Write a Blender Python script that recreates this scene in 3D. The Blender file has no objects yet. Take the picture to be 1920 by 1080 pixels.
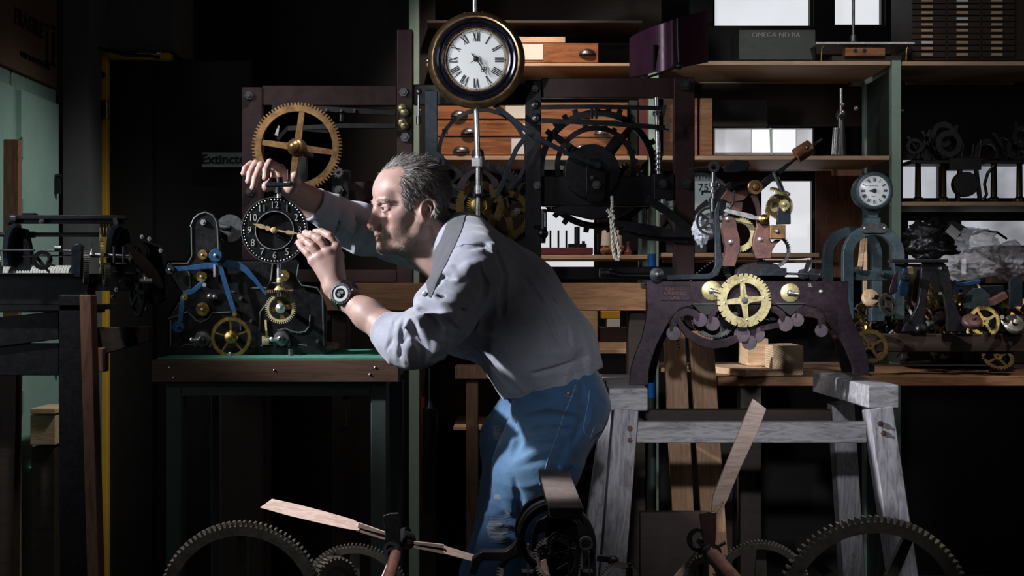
import bpy, bmesh, math, random
import numpy as np
from mathutils import Vector, Matrix
from mathutils.bvhtree import BVHTree
random.seed(7)
RNG = np.random.default_rng(5)
C = bpy.context.scene.collection
SC = bpy.context.scene
PI = math.pi
CAM = (0.0, -3.5, 1.2)
F = 2667.0
# ---------------------------------------------------------------- camera, world, exposure
cd = bpy.data.cameras.new('camera'); cam = bpy.data.objects.new('camera', cd); C.objects.link(cam)
cam.location = CAM; cam.rotation_euler = (PI/2, 0, 0)
cd.sensor_width = 36; cd.lens = 36*F/1920; cd.clip_start = 0.05; cd.clip_end = 60
SC.camera = cam
SC.view_settings.view_transform = 'Standard'; SC.view_settings.look = 'None'
SC.view_settings.exposure = 0; SC.view_settings.gamma = 1; SC.view_settings.use_curve_mapping = False
w = bpy.data.worlds.new('world'); SC.world = w; w.use_nodes = True
w.node_tree.nodes['Background'].inputs[0].default_value = (0.5, 0.6, 0.8, 1)
w.node_tree.nodes['Background'].inputs[1].default_value = 0.004

def P(px, py, Y):
    s = (Y-CAM[1])/F
    return Vector(((px-960)*s, Y, CAM[2]-(py-540)*s))
def S(Y): return (Y-CAM[1])/F          # metres per photograph pixel at depth Y

def spot(name, loc, target, power, size_deg, blend=0.5, radius=0.05, color=(1,1,1)):
    l = bpy.data.lights.new(name, 'SPOT'); l.energy = power; l.spot_size = math.radians(size_deg); l.spot_blend = blend
    l.shadow_soft_size = radius; l.color = color
    o = bpy.data.objects.new(name, l); C.objects.link(o); o.location = loc
    o.rotation_euler = (Vector(target)-Vector(loc)).to_track_quat('-Z', 'Y').to_euler()
    return o
def area(name, loc, target, power, sx, sy, color=(1,1,1), spread=180):
    l = bpy.data.lights.new(name, 'AREA'); l.energy = power; l.shape = 'RECTANGLE'; l.size = sx; l.size_y = sy; l.color = color
    l.spread = math.radians(spread)
    o = bpy.data.objects.new(name, l); C.objects.link(o); o.location = loc
    o.rotation_euler = (Vector(target)-Vector(loc)).to_track_quat('-Z', 'Y').to_euler()
    return o
spot('key_lamp', (-2.35,-0.85,2.35), (0.04,0,1.22), 700, 26, 0.55, 0.05, (0.90,0.94,1.0))
spot('hip_lamp', (-0.9,-2.7,1.9), (0.115,0,0.82), 46, 8.5, 0.9, 0.05, (0.85,0.92,1.0))
spot('wheel_lamp', (-1.7,-0.9,2.5), (-0.60,0.6,1.60), 130, 13, 0.7, 0.04, (1.0,0.95,0.88))  # added spot for the bronze wheel; no fixture stands there
spot('shelf_lamp', (-0.1,0.98,2.75), (0.05,1.62,1.75), 62, 62, 0.8, 0.04, (1.0,0.80,0.64))
spot('shelf_lamp_right', (0.95,0.2,2.8), (1.05,1.62,1.75), 34, 46, 0.9, 0.04, (1.0,0.93,0.86))
spot('index_lamp', (1.3,0.7,2.6), (1.66,1.6,2.15), 5, 40, 0.9, 0.04, (1.0,0.9,0.8))  # added spot brightening the card index, not a real lamp
spot('clock_lamp', (-1.3,-2.3,1.45), (-0.10,0.6,1.80), 185, 10, 0.6, 0.06, (0.95,0.97,1.0))
spot('cast_frame_lamp', (-0.1,-2.5,2.2), (0.62,0.05,1.24), 300, 9, 0.9, 0.03, (1.0,0.96,0.94))
spot('trestle_lamp', (0.0,-3.3,1.9), (0.52,0,0.95), 190, 17, 1.0, 0.05, (0.90,0.94,1.0))
spot('arch_lamp', (0.5,-2.0,2.3), (1.12,0.7,1.43), 120, 7.5, 0.9, 0.04, (0.95,0.97,1.0))
spot('heap_lamp', (1.7,-0.2,2.5), (1.30,0.85,1.05), 50, 26, 0.9, 0.02, (1.0,0.9,0.8))
spot('bench_lamp', (-1.2,-2.1,2.2), (-0.62,-0.05,1.16), 22, 13, 0.9, 0.04, (1.0,0.97,0.9))
spot('fly_lamp', (-0.75,-1.2,2.3), (-0.35,-1.05,0.70), 190, 24, 0.9, 0.04, (1.0,0.92,0.88))
spot('fly_front_lamp', (-0.2,-3.2,1.6), (-0.30,-1.0,0.86), 10, 10, 0.9, 0.04, (1.0,0.92,0.88))  # low front spot added so the left fly blade catches light
spot('fly_lamp_right', (0.8,-1.3,2.3), (0.50,-1.05,0.75), 90, 22, 0.9, 0.04, (1.0,0.92,0.88))
spot('blade_lamp', (0.2,-3.2,1.8), (0.40,-1.0,0.93), 22, 9, 0.9, 0.04, (1.0,0.92,0.88))  # front spot added for the raised right blade, no fixture there
spot('hammer_lamp', (0.0,-1.3,2.2), (0.05,-1.1,0.85), 140, 12, 0.9, 0.04, (1.0,0.93,0.9))
spot('locker_lamp', (-0.2,0.2,2.7), (-1.43,0.8,0.85), 80, 46, 0.9, 0.1, (0.92,1.0,0.98))
spot('drum_lamp', (-1.25,-0.5,2.3), (-1.20,0.05,1.22), 65, 26, 0.9, 0.03, (0.95,0.97,1.0))  # added spot to bring up the rope coils, no lamp of the room
area('left_softbox', (-2.5,-1.7,1.7), (0,0.3,1.3), 2.6, 0.35, 1.4, (0.9,0.95,1.0), 120)  # unseen area light added for general fill and metal highlights
area('right_softbox', (2.3,-1.6,2.2), (0.4,0.4,1.3), 1.6, 0.3, 1.2, (0.95,0.97,1.0), 120)  # area light added on the right for metal highlights, unseen
spot('frame_lamp', (-0.7,-2.9,1.9), (0.0,0.8,1.66), 17, 15, 0.9, 0.03, (0.95,0.97,1.0))  # weak front spot added so the frame nuts glint
area('rim_softbox', (-1.7,-0.7,2.4), (-0.1,0.6,1.8), 2.2, 0.3, 0.9, (0.95,0.97,1.0), 50)  # area light added for highlights on the clock rim, no such fixture
# ---------------------------------------------------------------- materials
MATS = {}
def nodemat(name):
    m = bpy.data.materials.new(name); m.use_nodes = True
    nt = m.node_tree; b = nt.nodes['Principled BSDF']
    MATS[name] = m
    return m, nt, b
def ramp(nt, fac, stops):
    r = nt.nodes.new('ShaderNodeValToRGB'); e = r.color_ramp.elements
    while len(e) < len(stops): e.new(0.5)
    for i, (p, c) in enumerate(stops):
        e[i].position = p; e[i].color = (*c, 1)
    nt.links.new(fac, r.inputs[0]); return r.outputs[0]
def noise(nt, scale, detail=4, rough=0.6, vec=None, stretch=None, dist=0.0):
    n = nt.nodes.new('ShaderNodeTexNoise'); n.inputs['Scale'].default_value = scale
    n.inputs['Detail'].default_value = detail; n.inputs['Roughness'].default_value = rough
    n.inputs['Distortion'].default_value = dist
    tc = nt.nodes.new('ShaderNodeTexCoord'); src = tc.outputs['Object'] if vec is None else vec
    if stretch:
        mp = nt.nodes.new('ShaderNodeMapping'); mp.inputs['Scale'].default_value = stretch
        nt.links.new(src, mp.inputs[0]); src = mp.outputs[0]
    nt.links.new(src, n.inputs['Vector']); return n.outputs['Fac']
def bump(nt, b, h, strength=0.3, dist=0.002):
    k = nt.nodes.new('ShaderNodeBump'); k.inputs['Strength'].default_value = strength; k.inputs['Distance'].default_value = dist
    nt.links.new(h, k.inputs['Height']); nt.links.new(k.outputs[0], b.inputs['Normal'])
def speck(name, c1, c2, metal=0.0, rough=0.5, scale=30, lo=0.35, hi=0.7, bs=0.25, bd=0.001, stretch=None, rv=0.15, extra=None):
    m, nt, b = nodemat(name)
    fa = noise(nt, scale, 5, 0.65, stretch=stretch); fb = noise(nt, scale*7, 3, 0.7, stretch=stretch)
    mm_ = nt.nodes.new('ShaderNodeMath'); mm_.operation = 'MULTIPLY_ADD'; mm_.inputs[1].default_value = 0.55; nt.links.new(fb, mm_.inputs[0])
    m2_ = nt.nodes.new('ShaderNodeMath'); m2_.operation = 'MULTIPLY_ADD'; m2_.inputs[1].default_value = 0.6; nt.links.new(fa, m2_.inputs[0]); nt.links.new(mm_.outputs[0], m2_.inputs[2]); mm_.inputs[2].default_value = -0.06; f = m2_.outputs[0]
    stops = [(lo, c1), (hi, c2)]
    if extra: stops.append(extra)
    nt.links.new(ramp(nt, f, stops), b.inputs['Base Color'])
    b.inputs['Metallic'].default_value = metal
    f2 = noise(nt, scale*2.3, 3, 0.6)
    mr = nt.nodes.new('ShaderNodeMapRange'); mr.inputs['To Min'].default_value = max(0.03, rough-rv); mr.inputs['To Max'].default_value = min(1, rough+rv)
    nt.links.new(f2, mr.inputs[0]); nt.links.new(mr.outputs[0], b.inputs['Roughness'])
    if bs: bump(nt, b, f2, bs, bd)
    return m
def wood(name, dark, light, scale=6, stretch=(1, 12, 12), rough=0.6, ringd=2.0, bs=0.15):
    m, nt, b = nodemat(name)
    f = noise(nt, scale, 6, 0.65, stretch=stretch, dist=ringd)
    f2 = noise(nt, scale*9, 3, 0.6, stretch=stretch)
    mx = nt.nodes.new('ShaderNodeMath'); mx.operation = 'MULTIPLY_ADD'; mx.inputs[1].default_value = 0.25
    nt.links.new(f2, mx.inputs[0]); nt.links.new(f, mx.inputs[2])
    nt.links.new(ramp(nt, mx.outputs[0], [(0.42, dark), (0.72, light)]), b.inputs['Base Color'])
    b.inputs['Roughness'].default_value = rough
    bump(nt, b, mx.outputs[0], bs, 0.001)
    return m
def flat(name, c, metal=0.0, rough=0.5):
    m, nt, b = nodemat(name); b.inputs['Base Color'].default_value = (*c, 1)
    b.inputs['Metallic'].default_value = metal; b.inputs['Roughness'].default_value = rough
    return m
speck('black_iron', (0.006,0.006,0.008), (0.022,0.022,0.026), 0.3, 0.38, 40)
speck('gloss_black', (0.002,0.002,0.003), (0.004,0.004,0.005), 0.1, 0.32, 30, bs=0.1)
speck('blue_black', (0.010,0.014,0.020), (0.028,0.038,0.052), 0.5, 0.35, 35)
speck('blue_steel', (0.008,0.032,0.085), (0.022,0.08,0.18), 0.4, 0.36, 40, bs=0.1)
speck('oxblood', (0.028,0.012,0.013), (0.055,0.024,0.025), 0.15, 0.42, 22, bs=0.3)
speck('purple_iron', (0.020,0.013,0.020), (0.060,0.034,0.046), 0.45, 0.36, 28, extra=(0.85,(0.12,0.06,0.045)))
speck('rust_iron', (0.07,0.032,0.035), (0.19,0.09,0.07), 0.3, 0.45, 30)
speck('brass', (0.42,0.27,0.07), (0.72,0.52,0.17), 1.0, 0.3, 30, bs=0.1)
speck('old_brass', (0.27,0.22,0.10), (0.60,0.53,0.29), 0.6, 0.42, 26, lo=0.36, hi=0.6, extra=(0.8,(0.33,0.22,0.08)))
speck('bronze', (0.16,0.085,0.04), (0.44,0.26,0.12), 0.85, 0.36, 16, bs=0.15)
speck('dark_brass', (0.06,0.042,0.016), (0.15,0.10,0.035), 0.9, 0.35, 28, bs=0.1)
speck('steel', (0.50,0.50,0.52), (0.72,0.72,0.74), 0.85, 0.3, 40, bs=0.08)
speck('dark_steel', (0.10,0.10,0.11), (0.22,0.22,0.23), 0.9, 0.36, 50, bs=0.15)
speck('gear_steel', (0.12,0.115,0.10), (0.26,0.25,0.22), 0.75, 0.4, 40, bs=0.2)
speck('copper_weight', (0.24,0.09,0.045), (0.45,0.21,0.12), 0.75, 0.38, 20)
speck('green_paint', (0.20,0.30,0.26), (0.27,0.38,0.33), 0.0, 0.5, 8, bs=0.1)
speck('sage_metal', (0.26,0.38,0.33), (0.32,0.45,0.39), 0.0, 0.42, 8, bs=0.1)
speck('green_steel', (0.028,0.042,0.037), (0.042,0.06,0.052), 0.0, 0.5, 14, bs=0.2)
speck('green_felt', (0.02,0.12,0.085), (0.05,0.22,0.16), 0.0, 0.75, 30)
speck('yellow_paint', (0.62,0.33,0.02), (0.70,0.40,0.04), 0.0, 0.5, 10)
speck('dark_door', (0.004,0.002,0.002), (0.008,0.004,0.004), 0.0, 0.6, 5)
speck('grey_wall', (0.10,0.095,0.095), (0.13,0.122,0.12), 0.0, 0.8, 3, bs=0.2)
speck('brown_card', (0.10,0.055,0.035), (0.14,0.08,0.05), 0.0, 0.85, 6)
speck('floor_concrete', (0.05,0.045,0.042), (0.09,0.08,0.075), 0.0, 0.75, 6)
speck('verdigris', (0.028,0.05,0.06), (0.085,0.125,0.145), 0.35, 0.42, 24, bs=0.25)
speck('grey_card', (0.30,0.29,0.30), (0.42,0.41,0.42), 0.0, 0.7, 10)
speck('rope', (0.42,0.38,0.33), (0.62,0.58,0.50), 0.0, 0.85, 200)
speck('grey_rope', (0.40,0.40,0.38), (0.58,0.58,0.55), 0.0, 0.8, 200)
speck('plum_sheet', (0.075,0.026,0.058), (0.11,0.038,0.085), 0.2, 0.35, 10)
speck('blue_paint', (0.0,0.16,0.62), (0.01,0.20,0.72), 0.0, 0.45, 8)
speck('mint_paint', (0.45,0.62,0.50), (0.52,0.70,0.57), 0.0, 0.5, 8)
speck('red_paint', (0.35,0.03,0.02), (0.42,0.04,0.03), 0.0, 0.45, 10)
speck('maroon_box', (0.10,0.02,0.025), (0.14,0.03,0.035), 0.0, 0.6, 10)
flat('enamel_white', (0.80,0.82,0.84), 0, 0.25)
flat('ink', (0.008,0.008,0.01), 0, 0.5)
flat('relief_silver', (0.62,0.64,0.62), 0.7, 0.4)
flat('paper', (0.72,0.68,0.60), 0, 0.8)
flat('white_card', (0.75,0.75,0.76), 0, 0.6)
flat('pale_blue_dial', (0.50,0.62,0.66), 0, 0.5)
wood('pine', (0.42,0.24,0.13), (0.66,0.45,0.28), 5, (1.5,14,14))
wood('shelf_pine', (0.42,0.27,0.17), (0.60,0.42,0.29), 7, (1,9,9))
speck('hand_gold', (0.26,0.18,0.09), (0.46,0.34,0.18), 0.3, 0.4, 30)
wood('drawer_wood', (0.13,0.042,0.016), (0.38,0.145,0.055), 4, (1,4,9), 0.42, 1.5)
wood('orange_wood', (0.15,0.065,0.028), (0.32,0.155,0.07), 5, (1.2,12,12))
wood('upright_wood', (0.26,0.13,0.07), (0.46,0.26,0.15), 5, (12,12,1))
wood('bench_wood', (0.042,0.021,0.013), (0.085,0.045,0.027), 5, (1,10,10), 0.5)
wood('grey_wood', (0.17,0.155,0.17), (0.50,0.47,0.49), 5, (1.5,9,9), 0.7)
wood('grey_wood_upright', (0.15,0.135,0.155), (0.46,0.43,0.46), 5, (9,9,1.2), 0.7)
wood('vane_wood', (0.30,0.22,0.20), (0.52,0.41,0.37), 10, (1,8,8), 0.6)
wood('red_wood', (0.14,0.06,0.04), (0.28,0.13,0.08), 5, (9,9,1.2), 0.6)
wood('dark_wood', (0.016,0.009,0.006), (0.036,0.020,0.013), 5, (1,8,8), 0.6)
def emit(name, c, s, var=0.0, scale=2):
    m, nt, b = nodemat(name); b.inputs['Base Color'].default_value = (*c, 1)
    b.inputs['Emission Color'].default_value = (*c, 1); b.inputs['Emission Strength'].default_value = s
    if var:
        f = noise(nt, scale, 3, 0.5)
        nt.links.new(ramp(nt, f, [(0.3, tuple(x*(1-var) for x in c)), (0.6, c)]), b.inputs['Emission Color'])
    return m
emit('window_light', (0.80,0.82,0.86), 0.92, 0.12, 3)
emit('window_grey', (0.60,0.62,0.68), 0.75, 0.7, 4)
# ---------------------------------------------------------------- mesh collector
def rot_to(d):
    d = Vector(d).normalized()
    return d.to_track_quat('Z', 'Y').to_matrix()
class MB:
    def __init__(s): s.v = []; s.f = []
    def add(s, vs, fs, M=None):
        n = len(s.v)
        if M is not None: vs = [M @ Vector(v) for v in vs]
        s.v += [tuple(v) for v in vs]; s.f += [tuple(i+n for i in f) for f in fs]; return s
    def box(s, c, d, rot=None, taper=1.0):
        x, y, z = d[0]/2, d[1]/2, d[2]/2; t = taper
        vs = [(-x,-y,-z),(x,-y,-z),(x,y,-z),(-x,y,-z),(-x*t,-y*t,z),(x*t,-y*t,z),(x*t,y*t,z),(-x*t,y*t,z)]
        M = Matrix.Translation(c) @ (rot.to_4x4() if rot is not None else Matrix())
        return s.add(vs, [(0,3,2,1),(4,5,6,7),(0,1,5,4),(1,2,6,5),(2,3,7,6),(3,0,4,7)], M)
    def bar(s, a, b, w, t, up=(0,1,0)):
        """box from a to b, width w across, thickness t along up"""
        a, b = Vector(a), Vector(b); d = b-a; L = d.length; d.normalize(); u = Vector(up); u = (u-d*u.dot(d)).normalized(); q = d.cross(u)
        R = Matrix((d, u, q)).transposed()
        return s.box((a+b)/2, (L, t, w), R)
    def cyl(s, a, b, r0, r1=None, n=16, cap=True):
        r1 = r0 if r1 is None else r1; a, b = Vector(a), Vector(b); R = rot_to(b-a)
        vs = []
        for c, r in ((a, r0), (b, r1)):
            for i in range(n):
                t = 2*PI*i/n; vs.append(c + R @ Vector((r*math.cos(t), r*math.sin(t), 0)))
        fs = [(i, (i+1)%n, n+(i+1)%n, n+i) for i in range(n)]
        if cap: fs += [tuple(range(n-1,-1,-1)), tuple(range(n, 2*n))]
        return s.add(vs, fs)
    def lathe(s, prof, o, ax=(0,-1,0), n=32, caps=True):
        """prof: [(radius, height)] along ax"""
        R = rot_to(ax); o = Vector(o); vs = []
        for r, h in prof:
            for i in range(n):
                t = 2*PI*i/n; vs.append(o + R @ Vector((r*math.cos(t), r*math.sin(t), h)))
        fs = []
        for k in range(len(prof)-1):
            for i in range(n): fs.append((k*n+i, k*n+(i+1)%n, (k+1)*n+(i+1)%n, (k+1)*n+i))
        if prof[0][0] > 1e-6 and caps: fs.append(tuple(range(n-1,-1,-1)))
        if prof[-1][0] > 1e-6 and prof[-1] != prof[0] and caps: fs.append(tuple(range((len(prof)-1)*n, len(prof)*n)))
        return s.add(vs, fs)
    def ring(s, o, r0, r1, h, ax=(0,-1,0), n=40):
        """flat annulus with thickness h"""
        R = rot_to(ax); o = Vector(o); vs = []
        for r, z in ((r0, 0), (r1, 0), (r1, h), (r0, h)):
            for i in range(n):
                t = 2*PI*i/n; vs.append(o + R @ Vector((r*math.cos(t), r*math.sin(t), z)))
        fs = []
        for k in range(4):
            for i in range(n): fs.append((k*n+i, k*n+(i+1)%n, ((k+1)%4)*n+(i+1)%n, ((k+1)%4)*n+i))
        return s.add(vs, fs)
    def tube(s, pts, r, n=8, closed=False):
        pts = [Vector(p) for p in pts]; m = len(pts); vs = []
        rr = r if isinstance(r, (list, tuple)) else [r]*m
        up = None
        for i, p in enumerate(pts):
            a = pts[(i-1)%m] if (closed or i > 0) else p; b = pts[(i+1)%m] if (closed or i < m-1) else p
            d = (b-a).normalized()
            if up is None:
                up = d.orthogonal().normalized()
            up = (up-d*up.dot(d)).normalized(); q = d.cross(up)
            for k in range(n):
                t = 2*PI*k/n; vs.append(p + (up*math.cos(t)+q*math.sin(t))*rr[i])
        fs = []
        for i in range(m if closed else m-1):
            j = (i+1)%m
            for k in range(n): fs.append((i*n+k, i*n+(k+1)%n, j*n+(k+1)%n, j*n+k))
        if not closed: fs += [tuple(range(n-1,-1,-1)), tuple(range((m-1)*n, m*n))]
        return s.add(vs, fs)
    def prism(s, poly, y0, y1, M=None):
        """poly [(x,z)] extruded from y0 to y1 (world XZ unless M)"""
        n = len(poly); a = sum(poly[i][0]*poly[(i+1)%n][1]-poly[(i+1)%n][0]*poly[i][1] for i in range(n))
        if a < 0: poly = poly[::-1]
        vs = [(x, y0, z) for x, z in poly] + [(x, y1, z) for x, z in poly]
        fs = [tuple(range(n)), tuple(range(2*n-1, n-1, -1))] + [((i+1)%n, i, n+i, n+(i+1)%n) for i in range(n)]
        return s.add(vs, fs, M)
    def plate(s, poly_px, Y, t):
        """outline given on the photograph, cut as a plate of thickness t at depth Y"""
        pl = [(P(x, y, Y).x, P(x, y, Y).z) for x, y in poly_px]
        return s.prism(pl, Y, Y+t)
    def strip(s, pts, w, t, up=(0,1,0)):
        """bent flat bar through points: width w in the plane, thickness t along up"""
        pts = [Vector(p) for p in pts]; u = Vector(up).normalized(); vs = []; m = len(pts)
        ww = w if isinstance(w, (list, tuple)) else [w]*m
        for i, p in enumerate(pts):
            d = (pts[min(i+1, m-1)]-pts[max(i-1, 0)]).normalized(); q = d.cross(u).normalized()*ww[i]/2; h = u*t/2
            vs += [p+q+h, p-q+h, p-q-h, p+q-h]
        fs = [(3,2,1,0), (4*m-4, 4*m-3, 4*m-2, 4*m-1)]
        for i in range(m-1):
            for k in range(4): fs.append((i*4+k, i*4+(k+1)%4, i*4+4+(k+1)%4, i*4+4+k))
        return s.add(vs, fs)
    def sphere(s, c, r, n=12, sc=(1,1,1)):
        vs = [(0,0,1)]; fs = []; m = n//2+1
        for j in range(1, m):
            for i in range(n):
                a = PI*j/m; t = 2*PI*i/n; vs.append((math.sin(a)*math.cos(t), math.sin(a)*math.sin(t), math.cos(a)))
        vs.append((0,0,-1)); L = len(vs)-1
        for i in range(n): fs.append((0, 1+i, 1+(i+1)%n)); fs.append((L, L-n+(i+1)%n, L-n+i))
        for j in range(m-2):
            for i in range(n): fs.append((1+j*n+i, 1+(j+1)*n+i, 1+(j+1)*n+(i+1)%n, 1+j*n+(i+1)%n))
        return s.add([Vector(c)+Vector((v[0]*r*sc[0], v[1]*r*sc[1], v[2]*r*sc[2])) for v in vs], fs)
    def gear(s, o, r, teeth, face, rim=0.12, depth=0.06, ax=(0,-1,0), phase=0.0, pointed=0.35, skip=None):
        """toothed ring: outer radius r, tooth depth and rim as fractions of r; skip: set of teeth left out"""
        R = rot_to(ax); o = Vector(o); prof = []
        ri = r*(1-depth)
        for i in range(teeth):
            if skip and i in skip:
                fr = [(0.0, ri), (0.33, ri), (0.66, ri)]
            else:
                fr = [(0.0, ri), (0.25*(1-pointed*0.5), ri), (0.28+0.1*pointed, r), (0.72-0.1*pointed, r), (0.76+0.1*pointed, ri)]
            for a, rr in fr: prof.append((2*PI*(i+a)/teeth+phase, rr))
        n = len(prof); r0 = r*(1-depth-rim); vs = []
        for z in (0, face):
            for a, rr in prof: vs.append(o + R @ Vector((rr*math.cos(a), rr*math.sin(a), z)))
            for a, rr in prof: vs.append(o + R @ Vector((r0*math.cos(a), r0*math.sin(a), z)))
        fs = []
        for i in range(n):
            j = (i+1)%n
            fs += [(i, n+i, n+j, j), (2*n+i, 2*n+j, 3*n+j, 3*n+i), (i, j, 2*n+j, 2*n+i), (n+j, n+i, 3*n+i, 3*n+j)]
        return s.add(vs, fs)
    def spokes(s, o, r0, r1, k, w0, w1, t, ax=(0,-1,0), phase=0.0, off=0.0):
        R = rot_to(ax); o = Vector(o)
        for i in range(k):
            a = 2*PI*i/k+phase; d = Vector((math.cos(a), math.sin(a), 0)); q = Vector((-d.y, d.x, 0)); vs = []
            for z in (off, off+t):
                vs += [d*r0-q*w0/2, d*r1-q*w1/2, d*r1+q*w1/2, d*r0+q*w0/2]
                for v in vs[-4:]: v.z = z
            s.add([o + R @ v for v in vs], [(3,2,1,0),(4,5,6,7),(0,1,5,4),(1,2,6,5),(2,3,7,6),(3,0,4,7)])
        return s
    def hexnut(s, c, r, h, ax=(0,-1,0)):
        c = Vector(c); a = Vector(ax).normalized(); s.cyl(c, c+a*h, r, r*0.96, 6); s.cyl(c+a*h, c+a*h*1.55, r*0.5, r*0.45, 10); return s
def link(name, mesh, parent=None, loc=None):
    o = bpy.data.objects.new(name, mesh); C.objects.link(o)
    if parent is not None: o.parent = parent
    if loc is not None: o.location = loc
    return o
def build(name, mb, mat, parent=None, origin=(0,0,0), bevel=0.0, smooth=True, label=None):
    me = bpy.data.meshes.new(name); o = Vector(origin)
    me.from_pydata([tuple(Vector(v)-o) for v in mb.v], [], mb.f); me.update()
    me.materials.append(MATS[mat] if isinstance(mat, str) else mat)
    if smooth:
        me.shade_smooth()
        try: me.set_sharp_from_angle(angle=math.radians(35))
        except Exception: pass
    ob = link(name, me, parent)
    if parent is None: ob.location = o
    if bevel:
        b = ob.modifiers.new('bevel', 'BEVEL'); b.width = bevel; b.segments = 1; b.harden_normals = True; b.limit_method = 'ANGLE'; b.angle_limit = math.radians(50)
    if label: ob['label'] = label
    return ob
class Thing:
    def __init__(s, name, label, cat, loc, group=None):
        s.o = bpy.data.objects.new(name, None); C.objects.link(s.o); s.loc = Vector(loc); s.o.location = s.loc
        s.o.empty_display_size = 0.05
        s.o['label'] = label; s.o['category'] = cat
        if group: s.o['group'] = group
    def part(s, name, mb, mat, parent=None, bevel=0.0, smooth=True, label=None):
        return build(name, mb, mat, parent or s.o, s.loc, bevel, smooth, label)
def single(name, mb, mat, label, cat, group=None, bevel=0.0, smooth=True, kind=None):
    xs = np.array(mb.v); o = (xs.min(0)+xs.max(0))/2; o[2] = xs[:, 2].min()
    ob = build(name, mb, mat, None, tuple(o), bevel, smooth, label)
    ob['category'] = cat
    if group: ob['group'] = group
    if kind: ob['kind'] = kind
    return ob
def struct(name, mb, mat, bevel=0.0):
    ob = build(name, mb, mat, None, (0,0,0), bevel); ob['kind'] = 'structure'; return ob
def copy_tree(o, parent=None):
    c = o.copy(); C.objects.link(c)
    if parent is not None: c.parent = parent
    for ch in list(o.children): copy_tree(ch, c)
    return c
def text_mb(txt, size, depth, M, extrude=None, weight=0.0, align='CENTER'):
    """lettering as mesh, transformed by M (text lies in local XY, facing +Z)"""
    cu = bpy.data.curves.new('t', 'FONT'); cu.body = txt; cu.size = size; cu.extrude = depth/2; cu.offset = weight
    cu.align_x = align; cu.align_y = 'CENTER'; cu.resolution_u = 3
    ob = bpy.data.objects.new('t', cu); C.objects.link(ob)
    dg = bpy.context.evaluated_depsgraph_get(); me = bpy.data.meshes.new_from_object(ob.evaluated_get(dg))
    mb = MB(); mb.add([M @ v.co for v in me.vertices], [tuple(p.vertices) for p in me.polygons])
    bpy.data.objects.remove(ob); bpy.data.curves.remove(cu); bpy.data.meshes.remove(me)
    return mb
def face_cam(loc, roll=0.0):
    """matrix placing local XY facing the -Y direction at loc"""
    return Matrix.Translation(loc) @ Matrix.Rotation(PI/2, 4, 'X') @ Matrix.Rotation(roll, 4, 'Z')
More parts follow.
